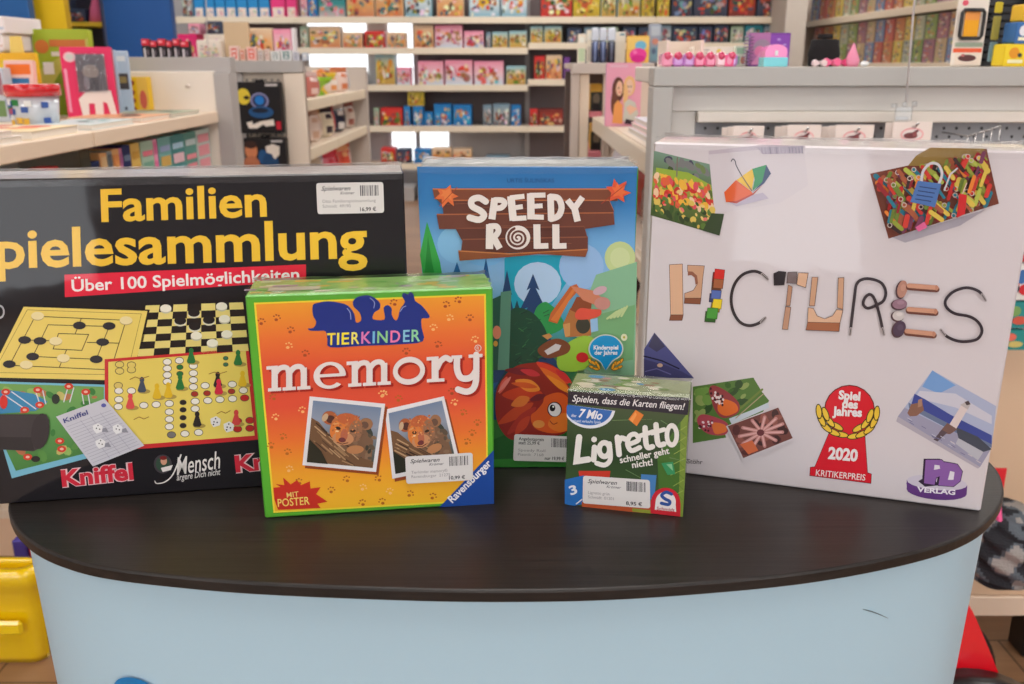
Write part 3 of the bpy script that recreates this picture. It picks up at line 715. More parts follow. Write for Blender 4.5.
# ================================================================== 3. blue forest game
def forest():
    g = Game('board_game', 'tall blue forest board game box with wooden plank title and orange hedgehog', 'board game', -.0781, .7727, .0092, .1852, .2771, .062)
    BL_ = (54, 128, 190)
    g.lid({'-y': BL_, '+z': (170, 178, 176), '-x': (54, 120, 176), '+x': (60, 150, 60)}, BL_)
    a = g.art(1); TL, TR, BR, BL = (417, 167), (637, 168), (629, 466), (431, 467)
    c = crop(410, 150, 4.025); c8 = crop(480, 260, 6.22); c4 = crop(480, 310, 4.276); c9 = crop(490, 350, 7.6)
    a.grad((TL, TR, BR, BL), [(42, 118, 184), (52, 128, 192), (112, 172, 224), (140, 186, 228), (70, 160, 190), (60, 130, 90), (50, 110, 60), (50, 118, 50), (40, 110, 46)])
    rnd = random.Random(8)
    # pale discs, bright teal band, forest
    a.poly(c((380, 425), (610, 425), (640, 520), (560, 640), (380, 640)), (22, 160, 190))
    a.poly(c(*ell(300, 330, 130, 140)), (120, 182, 232)); a.poly(c(*ell(200, 380, 90, 80)), (134, 190, 232))
    a.poly(c(*ell(514, 540, 95, 88)), (176, 206, 238)); a.poly(c(*ell(690, 470, 90, 92)), (150, 188, 232))
    a.poly(c(*ell(845, 435, 62, 66)), (196, 214, 150)); a.poly(c(*ell(845, 435, 40, 42)), (206, 220, 164))
    a.poly([(596, 275), (637, 262), (634, 400), (590, 400), (575, 330)], (136, 186, 150)); a.poly([(586, 318), (635, 305), (633, 360), (596, 365)], (120, 172, 120))
    def fir(x, y0, y1, w, col, n=5):
        pts = [(x, y0)]
        L, Rr = [], []
        for i in range(1, n + 1):
            yy = y0 + (y1 - y0) * i / n; ww = w * i / n
            Rr += [(x + ww * .5, yy - (y1 - y0) * .03), (x + ww * .2, yy - (y1 - y0) * .055)] if i < n else [(x + ww * .5, yy)]
            L += [(x - ww * .5, yy - (y1 - y0) * .03), (x - ww * .2, yy - (y1 - y0) * .055)] if i < n else [(x - ww * .5, yy)]
        a.poly(pts + Rr + L[::-1], col)
    fir(457, 262, 330, 40, (38, 96, 150), 4); fir(486, 258, 400, 46, (30, 84, 140)); fir(507, 270, 420, 50, (30, 66, 110)); fir(468, 280, 440, 52, (34, 90, 84))
    a.poly([(420, 255), (427, 222), (433, 240), (440, 262), (443, 280), (424, 282)], (56, 166, 74)); a.poly([(424, 282), (428, 236), (432, 262), (436, 281)], (38, 136, 56))
    fir(533, 274, 372, 66, (32, 66, 112), 5); fir(517, 300, 390, 46, (28, 70, 84), 4)
    a.poly(c8(*sm([(350, 300), (400, 262), (440, 280), (490, 330), (520, 420), (400, 470), (330, 400)], 4, closed=True)), (44, 150, 80))
    a.poly(c8(*sm([(190, 320), (260, 300), (340, 340), (400, 420), (420, 500), (380, 600), (300, 684), (190, 684), (185, 480)], 4, closed=True)), (26, 74, 56))
    for i in range(34):
        x = rnd.uniform(195, 400); y = rnd.uniform(330, 650); a.stroke(c8((x, y), (x + rnd.uniform(15, 40), y + rnd.uniform(-30, 20))), .9, rnd.choice([(40, 100, 66), (24, 58, 50), (52, 120, 70), (30, 84, 60)]))
    a.poly(c8((130, 200), (195, 190), (180, 684), (100, 684)), (88, 140, 120)); a.poly(c8((60, 250), (130, 220), (110, 684), (60, 684)), (30, 86, 70))
    a.poly(c8(*ell(105, 450, 26, 42)), (214, 130, 100)); a.poly(c8(*ell(97, 520, 14, 18)), (200, 150, 60))
    # bird house
    a.poly(c8((560, 300), (690, 240), (690, 470), (540, 480), (515, 400)), (176, 112, 62)); a.poly(c8((560, 310), (600, 230), (700, 230), (690, 300), (600, 330)), (140, 72, 44))
    a.poly(c8((425, 380), (440, 330), (560, 165), (600, 150), (620, 180), (540, 270), (480, 395)), (190, 98, 50)); a.poly(c8((440, 372), (575, 180), (590, 190), (478, 388)), (214, 120, 58))
    a.poly(c8((560, 160), (700, 190), (790, 260), (770, 300), (640, 250)), (206, 130, 100)); a.poly(c8(*ell(640, 408, 45, 50)), (60, 60, 50)); a.poly(c8((515, 400), (560, 390), (560, 470), (530, 480)), (206, 150, 90))
    a.poly(c8(*sm([(590, 340), (620, 300), (690, 305), (750, 310), (745, 345), (690, 365), (610, 370)], 4, closed=True)), (222, 84, 66)); a.poly(c8((685, 370), (730, 360), (735, 440), (690, 450)), (150, 190, 226))
    a.poly(c8(*ell(745, 190, 45, 25, -20)), (206, 170, 180)); a.poly(c8(*ell(760, 270, 50, 40)), (200, 140, 130))
    for i in range(5): a.stroke(c8((790 + i * 22, 365 - i * 4), (850 + i * 16, 320 - i * 8)), 2.0, (190, 210, 150))
    # meadow bits
    a.poly(c8(*sm([(480, 600), (540, 520), (640, 470), (720, 500), (700, 600), (640, 684), (500, 684)], 4, closed=True)), (150, 190, 60))
    a.poly(c8(*sm([(360, 550), (430, 500), (500, 490), (560, 530), (540, 580), (440, 610), (380, 595)], 4, closed=True)), (124, 70, 44)); a.poly(c8((400, 565), (470, 520), (505, 530), (490, 560), (420, 590)), (206, 200, 200))
    a.poly(c8((385, 470), (430, 455), (450, 475), (420, 495)), (196, 140, 80)); a.poly(c8(*ell(635, 605, 38, 32)), (196, 40, 44))
    a.poly(c8(*ell(895, 480, 20, 22)), (226, 226, 190)); a.poly(c8(*ell(895, 480, 7, 8)), (180, 170, 60))
    a.poly([(493, 457), (630, 452), (629, 466), (493, 467)], (48, 130, 46)); a.poly([(492, 440), (515, 430), (520, 458), (493, 459)], (34, 96, 40))
    # hedgehog
    a.poly(c9(*sm([(45, 330), (100, 210), (200, 120), (330, 95), (430, 95), (520, 150), (590, 260), (620, 330), (640, 480), (580, 620), (430, 660), (200, 684), (110, 640), (50, 520)], 4, closed=True)), (150, 40, 32))
    def spine(x0, y0, x1, y1, w, col): 
        d = Vector((x1 - x0, y1 - y0)); nn = Vector((-d.y, d.x)).normalized() * w
        m = Vector((x0, y0)) + d * .45
        a.poly(c9(*sm([(x0, y0), tuple(m + nn), (x1, y1), tuple(m - nn)], 5, closed=True)), col)
    spine(360, 170, 110, 150, 30, (120, 34, 44)); spine(380, 190, 230, 150, 26, (206, 52, 60)); spine(600, 250, 350, 90, 46, (224, 66, 44)); spine(600, 300, 380, 130, 34, (232, 110, 40)); spine(620, 330, 430, 190, 26, (240, 140, 40))
    spine(400, 330, 90, 340, 60, (206, 64, 34)); spine(380, 300, 190, 230, 46, (240, 140, 50)); spine(360, 280, 160, 250, 22, (220, 90, 40)); spine(330, 400, 60, 560, 44, (200, 70, 36)); spine(300, 360, 160, 420, 40, (226, 120, 50)); spine(420, 340, 300, 380, 26, (120, 36, 40))
    spine(350, 430, 130, 640, 40, (176, 52, 40)); spine(130, 200, 70, 330, 24, (224, 96, 80)); spine(300, 500, 190, 640, 34, (200, 66, 40)); spine(500, 150, 620, 250, 26, (210, 50, 50)); spine(160, 200, 60, 320, 16, (232, 130, 120))
    a.poly(c9(*sm([(400, 400), (420, 350), (520, 320), (590, 360), (620, 470), (590, 600), (470, 630), (340, 590), (310, 500), (350, 460)], 4, closed=True)), (226, 92, 34))
    a.poly(c9(*sm([(470, 600), (440, 560), (480, 500), (600, 480), (610, 590), (540, 620)], 4, closed=True)), (236, 124, 44)); a.poly(c9(*ell(370, 560, 45, 30)), (236, 150, 70))
    a.poly(c9(*ell(490, 448, 56, 58)), (70, 40, 36)); a.poly(c9(*ell(490, 450, 47, 52, -15)), (238, 232, 232)); a.poly(c9(*ell(474, 438, 22, 26)), (30, 26, 30)); a.poly(c9(*ell(480, 428, 7, 8)), (240, 240, 240))
    a.stroke(c9(*sm([(455, 535), (480, 560), (510, 550)], 5)), .9, (150, 50, 30))
    tag(a.obj('forest_artwork', g.root), 'painted forest with an orange hedgehog')
    # planks
    a = g.art(160); PB = (116, 66, 48)
    def plank(pts, col, edge=(190, 110, 66)):
        a.poly(c(*[(x, y - 5) for x, y in pts]), edge); a.poly(c(*pts), col)
    plank([(92, 160), (830, 160), (835, 205), (125, 215), (98, 190)], (126, 70, 48), (206, 124, 72))
    plank([(130, 205), (800, 205), (820, 250), (135, 262)], (104, 58, 46)); plank([(108, 262), (818, 255), (822, 300), (700, 318), (118, 318)], (112, 62, 48), (170, 98, 62))
    plank([(185, 318), (700, 310), (712, 352), (210, 365)], (98, 54, 44), (130, 74, 54)); plank([(212, 362), (715, 352), (715, 405), (205, 418)], (106, 58, 46), (140, 80, 56)); plank([(195, 408), (400, 420), (715, 402), (705, 430), (520, 418), (400, 430), (200, 445)], (140, 76, 44), (196, 122, 70))
    for i in range(16):
        x = rnd.uniform(140, 560); y = rnd.uniform(175, 400); a.stroke(c((x, y), (x + rnd.uniform(60, 150), y + rnd.uniform(-4, 4))), .5, rnd.choice([(90, 48, 38), (140, 84, 60)]))
    tag(a.obj('plank_sign_artwork', g.root), 'brown wooden planks behind the title')
    a = g.art(240)
    def leaf(cx, cy, s_, rot, col):
        pts = []
        for ang, r in ((-90, 1), (-62, .5), (-40, .95), (-15, .5), (10, .8), (40, .35), (90, .7), (140, .35), (170, .8), (195, .5), (220, .95), (242, .5)):
            t = math.radians(ang + rot); pts.append((cx + s_ * r * math.cos(t), cy + s_ * r * math.sin(t)))
        a.poly(c(*pts), col)
    leaf(830, 172, 62, 40, (222, 88, 54)); leaf(836, 168, 40, 45, (232, 112, 60)); a.stroke(c((770, 215), (870, 135)), .7, (170, 60, 40))
    tag(a.obj('leaf_artwork', g.root), 'right orange maple leaf on the planks'); a = g.art(240)
    leaf(150, 178, 58, 200, (226, 112, 60)); leaf(152, 174, 36, 200, (232, 130, 70)); a.stroke(c((120, 225), (190, 150)), .7, (170, 70, 40))
    tag(a.obj('leaf_artwork', g.root), 'left orange maple leaf on the planks')
    a = g.art(270); k = crop(430, 180, 4.876); W = (238, 228, 222); w = 6.6
    def st(pts, ww=w, cap='round', smo=False): a.stroke(k(*(sm(pts, 5) if smo else pts)), ww, W, cap)
    st([(272, 104), (240, 86), (206, 96), (206, 126), (248, 150), (264, 172), (240, 192), (194, 182)], 6.4, smo=True)
    st([(316, 88), (302, 190)], 7, ''); st([(318, 96), (352, 98), (364, 114), (346, 134), (314, 136)], 5.6, smo=True)
    st([(394, 78), (406, 196)], 7.4, ''); st([(390, 86), (460, 78)], 5, ''); st([(396, 136), (452, 128)], 4.8, ''); st([(400, 187), (470, 183)], 5, '')
    st([(490, 64), (492, 190)], 7.4, ''); st([(484, 74), (562, 72)], 5, ''); st([(486, 128), (548, 124)], 4.8, ''); st([(486, 178), (554, 180)], 5, '')
    st([(586, 72), (590, 196)], 6.6, ''); st([(586, 80), (624, 88), (640, 130), (626, 172), (590, 188)], 6.2, smo=True)
    st([(668, 96), (702, 138)], 6, ''); st([(742, 82), (702, 138)], 6, ''); st([(702, 132), (718, 200)], 6.6, '')
    st([(292, 214), (290, 334)], 7.4, ''); st([(292, 224), (324, 224), (334, 246), (318, 270), (294, 276)], 5.8, smo=True); st([(306, 270), (340, 332)], 6.6, '')
    a.poly(k(*ell(428, 278, 60, 58, 0, 30)), W)
    st([(520, 214), (522, 332)], 7, ''); st([(512, 320), (576, 318)], 5.6, ''); st([(612, 214), (613, 332)], 7, ''); st([(604, 320), (664, 318)], 5.6, '')
    sp = []
    for i in range(46):
        t = i / 45; an = math.radians(110 + t * 860); r = 6 + t * 44; sp.append((428 + r * math.cos(an), 280 + r * math.sin(an) * .98))
    a.stroke(k(*sp), 1.5, (104, 58, 48), w1=2.6)
    tag(a.obj('title_lettering', g.root), 'white hand-cut title lettering with a spiral letter O')
    a = g.art(170); a.text('URTIS ŠULINSKAS', (507, 182.5), (554, 182.5), 4, (34, 84, 134), .0); a.obj('author_lettering', g.root)
    # award
    a = g.art(230); s7 = crop(580, 325, 12.43)
    a.poly(s7(*sm([(318, 108), (420, 130), (505, 200), (535, 290), (500, 380), (400, 450), (330, 540), (300, 540), (240, 450), (140, 390), (100, 300), (130, 200), (220, 130)], 5, closed=True)), (206, 214, 200))
    a.poly(s7(*sm([(318, 122), (415, 142), (490, 208), (520, 290), (485, 372), (390, 440), (325, 540), (305, 540), (245, 440), (150, 380), (115, 300), (145, 210), (225, 142)], 5, closed=True)), (22, 146, 206))
    for sx in (-1, 1):
        for dx, dy, rot in ((190, 415, 55), (150, 440, 40), (170, 490, 25), (110, 450, 60), (120, 510, 15), (90, 480, 70)):
            a.poly(s7(*ell(315 + sx * dx, dy + 25, 46, 20, sx * -rot + (0 if sx > 0 else 0), 14)), (70, 50, 20)); a.poly(s7(*ell(315 + sx * dx, dy + 25, 40, 15, sx * -rot, 14)), (236, 166, 50))
    a.text('Kinderspiel', *s7((165, 295), (470, 295)), 4.0, (236, 240, 246), .03); a.text('der Jahres', *s7((175, 358), (460, 358)), 4.0, (236, 240, 246), .03)
    tag(a.obj('award_emblem', g.root), 'blue award badge with golden leaves')
    g.sticker(((514.3, 433), (571, 435.4), (571, 461), (513, 459.5)), [('Speedy Roll', .55), ('Piatnik  7168', .52)], lay=260, price='nur 19,99 €', head=('Angebotspreis', 'statt 25,99 €'))
    g.film(seed=3, dense=24)
forest()

# ================================================================== 4. small green card game cube
def cardgame():
    g = Game('card_game', 'small cube-shaped green card game box standing in front of the blue box', 'card game', .0458, .6994, -.2299, .0987, .1042, .044)
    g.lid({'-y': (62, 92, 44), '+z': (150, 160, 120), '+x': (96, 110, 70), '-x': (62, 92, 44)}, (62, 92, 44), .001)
    c = crop(560, 370, 4.557); a = g.art(1); q = c((38, 96), (588, 128), (560, 670), (22, 612)); B = bil(q)
    a.grad(q, [(84, 96, 62), (62, 84, 50), (50, 72, 42), (58, 84, 46), (96, 118, 58)])
    rnd = random.Random(6)
    a.poly([B(.88, .3), B(1, .12), B(1, 1), B(.9, 1)], (124, 150, 60)); a.poly([B(.76, .5), B(.94, .2), B(.96, .9), B(.8, .95)], (74, 114, 46))
    for i in range(7): a.stroke([B(.88 + rnd.uniform(0, .04), .3 + i * .09), B(.99, .24 + i * .09)], .5, (170, 190, 90)); a.stroke([B(.88, .22 + i * .09), B(.99, .32 + i * .09)], .4, (90, 120, 40))
    for p in (((460, 230), (575, 300)), ((300, 455), (420, 520)), ((500, 400), (590, 420)), ((240, 230), (420, 225))): a.stroke(c(*p), .7, (110, 140, 90), w1=.2)
    a.poly(c((85, 460), (230, 460), (225, 500), (90, 500)), (206, 60, 44)); a.poly(c((22, 500), (110, 480), (110, 610), (60, 620), (22, 610)), (42, 112, 190)); a.poly(c((370, 475), (440, 480), (430, 590), (365, 590)), (74, 130, 190))
    a.poly(c((100, 600), (420, 620), (420, 655), (100, 625)), (196, 90, 50)); a.poly(c((330, 630), (420, 640), (420, 655), (330, 645)), (150, 160, 60))
    a.text('3', *c((50, 570), (82, 560)), 8.5, (230, 236, 244), .03); a.stroke(c((75, 610), (100, 590)), 1.2, (226, 230, 240))
    a.poly(c((312, 225), (345, 182), (382, 205), (350, 256)), (232, 130, 50)); a.poly(c((318, 226), (345, 192), (350, 205), (330, 240)), (244, 160, 80)); a.poly(c((462, 425), (515, 418), (525, 475), (490, 478)), (60, 150, 96)); a.poly(c((485, 430), (510, 428), (515, 460)), (140, 200, 150))
    tag(a.obj('green_artwork', g.root), 'dark green front print with flying cards')
    a = g.art(50); a.poly(c((38, 98), (590, 128), (582, 205), (36, 152)), (44, 38, 50)); a.text('Spielen, dass die Karten fliegen!', *c((56, 143), (568, 182)), 6.6, (240, 236, 236), .008, .25); tag(a.obj('slogan_band', g.root), 'black band with white slogan')
    a = g.art(50); CL = lambda L: [(max(31, x), y) for x, y in L]; a.poly(c(*CL([(36, 158), (252, 186)] + ell(135, 172, 117, 94, 6, 24, 5, 175))), (232, 236, 244)); a.poly(c(*CL([(36, 158), (240, 186)] + ell(130, 172, 108, 80, 6, 24, 6, 175))), (52, 108, 186))
    a.text('7 Mio', *c((85, 214), (192, 226)), 8, (240, 242, 246), .03, .25); a.text('über', *c((52, 213), (76, 215)), 3, (220, 228, 240), .01); a.text('weltweit verkaufte Spiele', *c((50, 236), (186, 244)), 2.8, (206, 218, 238), .01); tag(a.obj('sales_badge', g.root), 'blue half-round badge with white lettering')
    a = g.art(60); W = (240, 236, 230)
    def st(pts, w=5.4, smo=True): a.stroke(c(*(sm(pts, 5) if smo else pts)), w, W)
    st([(88, 306), (76, 415), (130, 407)], 6.2, False); st([(158, 352), (154, 408)], 5.6, False); a.poly(c(*ell(156, 316, 13, 13)), W)
    a.ring(c((203, 362))[0], 7.8, 9.6, 2.6, 4.2, W); st([(226, 335), (230, 405), (205, 432), (168, 424)], 4.8)
    st([(262, 306), (270, 384)], 5.6, False); st([(266, 336), (278, 310), (298, 314)], 5.2)
    st([(314, 338), (358, 318), (344, 292), (318, 300), (308, 336), (326, 366), (364, 352)], 4.8)
    st([(388, 262), (392, 330), (402, 352), (422, 348)], 5.4); st([(368, 298), (424, 280)], 4.6, False)
    st([(438, 248), (444, 320), (454, 340), (474, 336)], 5.4); st([(420, 286), (474, 270)], 4.6, False)
    a.ring(c((510, 296))[0], 7.2, 12.2, 2.6, 7, W)
    tag(a.obj('title_lettering', g.root), 'fat white brush lettering')
    a = g.art(60); a.text('schneller geht', *c((275, 424), (500, 380)), 6.2, W, .022); a.text('nicht!', *c((330, 446), (424, 432)), 6.2, W, .022); a.obj('sub_title_lettering', g.root)
    a = g.art(60); a.poly(c(*([(412, 652), (548, 668)] + ell(482, 600, 68, 66, 6, 20, 0, -1) + [(547, 605)] + ell(482, 600, 66, 64, 6, 24, 180, 360)[::-1] + [(414, 595)])), (206, 40, 54))
    a.poly(c(*([(432, 636), (530, 646)] + [(527, 612)] + ell(482, 600, 46, 46, 6, 24, 180, 360)[::-1])), (238, 232, 232))
    a.stroke(c(*sm([(508, 565), (484, 556), (464, 570), (478, 586), (500, 598), (494, 612), (462, 606)], 5)), 3.2, (50, 84, 160)); a.text('Schmidt', *c((440, 636), (522, 645)), 3.2, (180, 40, 60), .01); tag(a.obj('publisher_logo', g.root), 'red arched logo with a blue letter S')
    g.sticker(tuple(c((106, 480), (410, 500), (412, 630), (104, 606))), [('Ligretto grün', .4), ('Schmidt  01201', .46)], lay=90, price='8,95 €')
    mb = MB(); r4 = random.Random(14)
    for i in range(34):
        x = r4.uniform(-.04, .04); y = r4.uniform(-.016, .016); w = r4.uniform(.003, .009); z = g.H + 1e-4 + i * 8e-6
        mb.face([(x + w * math.cos(t * 1.05), y + .5 * w * math.sin(t * 1.05), z) for t in range(6)], K(r4.choice([(90, 150, 190), (206, 150, 140), (196, 200, 170), (120, 150, 80), (226, 216, 196), (150, 120, 90)])))
    mb.obj('top_side_print', PRINT, g.root)
    g.film(seed=4, dense=14, over=.004)
cardgame()

# ================================================================== 5. white picture game
def picgame():
    g = Game('board_game', 'big white board game box with letters laid from blocks, stones and laces', 'board game', .1186, .7724, -.3056, .2888, .2975, .068)
    WH = (216, 208, 212)
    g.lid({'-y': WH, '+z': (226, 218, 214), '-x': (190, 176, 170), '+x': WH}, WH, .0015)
    a = g.art(2); k = crop(660, 250, 5.39); k2 = crop(830, 260, 5.689)
    tan, tan2, dkt = (222, 178, 146), (206, 160, 128), (140, 84, 60); ol = (60, 44, 44); shd = (176, 166, 174)
    def blk(pts, col, out=ol): a.stroke(k(*pts), .9, out, closed=True); a.poly(k(*pts), col)
    # P
    blk([(52, 82), (120, 78), (124, 352), (58, 352)], tan); blk([(58, 352), (124, 352), (118, 380), (52, 380)], dkt)
    blk([(150, 84), (238, 88), (230, 150), (220, 262), (134, 262), (134, 236), (180, 220), (205, 180), (200, 140), (176, 118), (150, 116)], tan2); blk([(134, 262), (220, 262), (216, 292), (132, 288)], dkt); a.poly(k((150, 116), (176, 118), (200, 140), (205, 180), (192, 190), (186, 150), (168, 136), (150, 140)), (150, 96, 76))
    # I cubes
    for pts, col, d in (([(298, 104), (348, 110), (342, 160), (292, 155)], (214, 44, 40), 0), ([(292, 158), (342, 162), (336, 208), (288, 204)], (164, 96, 60), 0), ([(280, 218), (330, 222), (324, 266), (276, 262)], (84, 108, 178), 0), ([(290, 266), (334, 268), (328, 318), (282, 310)], (236, 208, 40), 0), ([(258, 314), (312, 316), (306, 372), (252, 368)], (74, 156, 60), 0)):
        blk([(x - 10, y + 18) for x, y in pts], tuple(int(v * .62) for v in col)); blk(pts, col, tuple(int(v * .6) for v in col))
    # C lace
    a.stroke(k(*sm([(574, 152), (540, 124), (495, 116), (440, 138), (400, 190), (384, 260), (394, 330), (430, 388), (480, 408), (530, 396), (564, 370)], 6)), 3.0, (52, 44, 48))
    for p in (((550, 132), (580, 158)), ((546, 390), (568, 366))): a.stroke(k(*p), 2.8, (170, 160, 160)); a.stroke(k(*p), .8, (60, 54, 56))
    # T
    blk([(614, 128), (640, 116), (678, 120), (668, 188), (616, 190)], (40, 34, 40)); blk([(690, 122), (738, 120), (736, 180), (684, 178)], (120, 104, 104)); blk([(746, 124), (798, 126), (784, 202), (738, 186)], tan)
    blk([(692, 190), (712, 200), (700, 300), (680, 300)], (186, 140, 112)); blk([(678, 306), (704, 310), (688, 428), (660, 426)], (190, 144, 116))
    # U
    blk([(820, 148), (850, 148), (832, 300), (806, 300)], tan2); blk([(962, 152), (990, 150), (984, 320), (956, 310)], tan2)
    blk([(800, 312), (826, 316), (846, 356), (888, 372), (930, 356), (952, 322), (984, 326), (968, 394), (796, 390)], tan); blk([(796, 390), (968, 394), (964, 438), (788, 430)], (166, 100, 64))
    # R lace
    a.stroke(k2(*sm([(114, 420), (124, 330), (140, 200), (150, 140), (180, 112), (230, 108), (290, 130), (316, 180), (304, 230), (264, 256), (214, 274), (188, 250), (200, 212), (228, 196), (254, 226), (280, 310), (304, 420)], 6)), 3.0, (62, 54, 60))
    for p in (((118, 390), (113, 424)), ((298, 390), (306, 424))): a.stroke(k2(*p), 3, (176, 166, 166)); a.stroke(k2(*p), .8, (70, 60, 62))
    # E stones and dowels
    def stone(cx, cy, rx, ry, rot, col):
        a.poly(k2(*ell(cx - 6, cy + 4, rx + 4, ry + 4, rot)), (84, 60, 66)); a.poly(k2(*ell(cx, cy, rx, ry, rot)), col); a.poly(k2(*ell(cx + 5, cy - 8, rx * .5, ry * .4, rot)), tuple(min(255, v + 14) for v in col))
    stone(410, 165, 28, 50, 12, (184, 134, 116)); stone(396, 250, 42, 28, -4, (150, 116, 132)); stone(388, 316, 34, 28, 0, (206, 198, 196)); stone(394, 390, 34, 46, 25, (80, 64, 84))
    for p in (((448, 146), (604, 158)), ((446, 280), (598, 292)), ((436, 404), (588, 420))):
        (x0, y0), (x1, y1) = p
        a.stroke(k2((x0, y0 + 8), (x1, y1 + 8)), 6.2, (110, 66, 56)); a.stroke(k2((x0, y0 - 1), (x1, y1 - 1)), 4.6, (206, 152, 126)); a.poly(k2(*ell(x1, y1, 8, 16)), (190, 134, 110))
    # S lace
    a.stroke(k2(*sm([(880, 225), (850, 182), (800, 160), (750, 160), (690, 186), (654, 232), (664, 272), (710, 304), (790, 320), (840, 352), (862, 400), (838, 446), (780, 462), (720, 458), (664, 434), (632, 402)], 6)), 3.0, (56, 48, 56))
    for p in (((862, 196), (882, 228)), ((650, 424), (628, 396))): a.stroke(k2(*p), 2.9, (172, 162, 164)); a.stroke(k2(*p), .8, (64, 56, 58))
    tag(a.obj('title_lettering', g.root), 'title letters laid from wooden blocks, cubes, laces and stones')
    # --- photo prints
    c6 = crop(640, 130, 3.42); c7 = crop(640, 330, 3.6); c1 = crop(800, 330, 3.6); c8 = crop(824, 130, 3.42)
    rnd = random.Random(21)
    a = g.art(1); q = c6((48, 72), (238, 118), (272, 362), (36, 292)); B = bil(q)
    a.grad(q, [(120, 150, 130), (96, 120, 90), (140, 160, 50), (90, 110, 50), (70, 90, 44)])
    blobs(a, q, [(70, 70, 90), (120, 120, 120), (60, 80, 40), (110, 130, 80)], 14, 3, 6, rnd, (.2, 0, .95, .25)); a.poly([B(.05, .25), B(.6, .2), B(.98, .3), B(.98, .38), B(.05, .36)], (150, 176, 60))
    a.stroke([B(.42, .02), B(.4, .3)], 1.2, (120, 110, 100))
    blobs(a, q, [(150, 150, 60), (90, 110, 50), (206, 90, 60), (226, 180, 80)], 40, 1.5, 3.5, rnd, (0, .3, .98, .72), asp=1.3); blobs(a, q, [(214, 70, 40), (226, 100, 60), (236, 180, 60), (220, 80, 90), (200, 50, 40), (236, 200, 160)], 70, 2.2, 4.6, rnd, (0, .36, .98, .72), asp=1.3)
    blobs(a, q, [(60, 90, 40), (90, 120, 50), (50, 70, 36), (220, 190, 90)], 60, 1.2, 3, rnd, (0, .62, .98, .99), asp=1.5)
    blobs(a, q, [(230, 120, 110), (232, 200, 120), (216, 60, 50)], 16, 1.4, 2.4, rnd, (.02, .5, .98, .85)); a.poly(c6((245, 285), (288, 288), (272, 362), (215, 345)), (52, 70, 40))
    tag(a.obj('tulip_photo', g.root), 'printed photo of red and yellow tulips')
    a = g.art(1); a.poly(c6((235, 108), (345, 92), (560, 84), (565, 55), (420, 52), (235, 72)), (196, 184, 196)); a.poly(c6(*[(235, 85), (400, 70), (560, 58), (575, 190), (480, 250), (330, 275), (255, 290)]), (212, 204, 210))
    a.poly(c6((400, 60), (560, 55), (556, 80), (420, 84)), (170, 160, 178))
    for i in range(14): a.stroke(c6((410 + i * 11, 58), (414 + i * 11, 82)), .7, rnd.choice([(120, 110, 130), (190, 180, 196)]))
    a.poly(c6((300, 245), (420, 215), (440, 235), (330, 262)), (186, 176, 196))
    F_ = lambda p, col: a.poly(c6(*p), col)
    F_([(288, 214), (328, 172), (380, 210), (385, 218), (330, 246), (294, 248)], (226, 96, 44)); F_([(330, 172), (384, 134), (390, 160), (382, 210)], (232, 190, 50)); F_([(384, 134), (432, 120), (418, 180), (384, 210), (392, 170)], (46, 146, 90)); F_([(432, 120), (448, 150), (424, 184), (384, 214), (418, 178)], (44, 70, 110)); F_([(294, 246), (330, 244), (385, 218), (420, 188), (388, 222), (330, 252)], (180, 60, 40))
    a.stroke(c6(*sm([(312, 108), (318, 100), (326, 108), (330, 124), (350, 160), (382, 208)], 4)), .9, (60, 60, 76))
    tag(a.obj('umbrella_photo', g.root), 'printed photo of a rainbow umbrella')
    a = g.art(1); q = [(870, 174), (986.5, 149), (998.8, 204), (888.5, 239)]; B = bil(q)
    a.poly([(888, 236), (915, 231), (985, 210), (960, 226), (905, 243)], (180, 174, 186)); a.poly(q, (120, 60, 44)); a.poly([(908, 166), (916, 156), (930, 148), (984, 149), (988, 168)], (150, 120, 60))
    for i in range(190):
        u, v = rnd.uniform(.04, .96), rnd.uniform(.05, .95); x, y = B(u, v); col = rnd.choice([(190, 40, 40), (206, 60, 50), (150, 160, 60), (110, 130, 50), (230, 130, 50), (60, 40, 40), (40, 120, 140), (180, 190, 80), (220, 190, 80), (170, 90, 60), (150, 36, 44), (120, 60, 90)])
        L_ = rnd.uniform(8, 17); an = math.radians(rnd.choice((55, 60, 70, 120, -60)))
        p0 = (u, v); du, dv = L_ * math.cos(an) / 115, L_ * math.sin(an) / 62
        u0, v0 = min(max(u - du / 2, .04), .96), min(max(v - dv / 2, .05), .95); u1, v1 = min(max(u + du / 2, .04), .96), min(max(v + dv / 2, .05), .95)
        a.stroke([B(u0, v0), B(u1, v1)], rnd.uniform(2.6, 5.5), col)
        if i % 4 == 0: a.ring(B(u0, v0), 2.6, 2.6, 1.7, 1.7, (200, 180, 170), n=10)
    a.stroke(c8(*sm([(330, 180), (336, 140), (360, 114), (388, 118), (400, 150), (388, 185)], 5)), 2.6, (210, 206, 212)); a.poly(c8((318, 172), (398, 182), (376, 262), (292, 244)), (78, 116, 178))
    for i in range(4): a.stroke(c8((325 - i * 5, 192 + i * 14), (380 - i * 6, 200 + i * 14)), 1.0, (44, 64, 110))
    a.stroke(c8((408, 204), (428, 150), (452, 130)), 1.6, (206, 200, 206)); a.stroke(c8((470, 215), (484, 180)), 1.2, (226, 190, 170)); a.poly(c8((458, 215), (485, 220), (478, 285), (450, 298)), (206, 40, 44)); a.poly(c8((310, 330), (340, 310), (350, 330), (320, 345)), (220, 100, 150))
    tag(a.obj('padlock_photo', g.root), 'printed photo of a blue padlock among coloured padlocks')
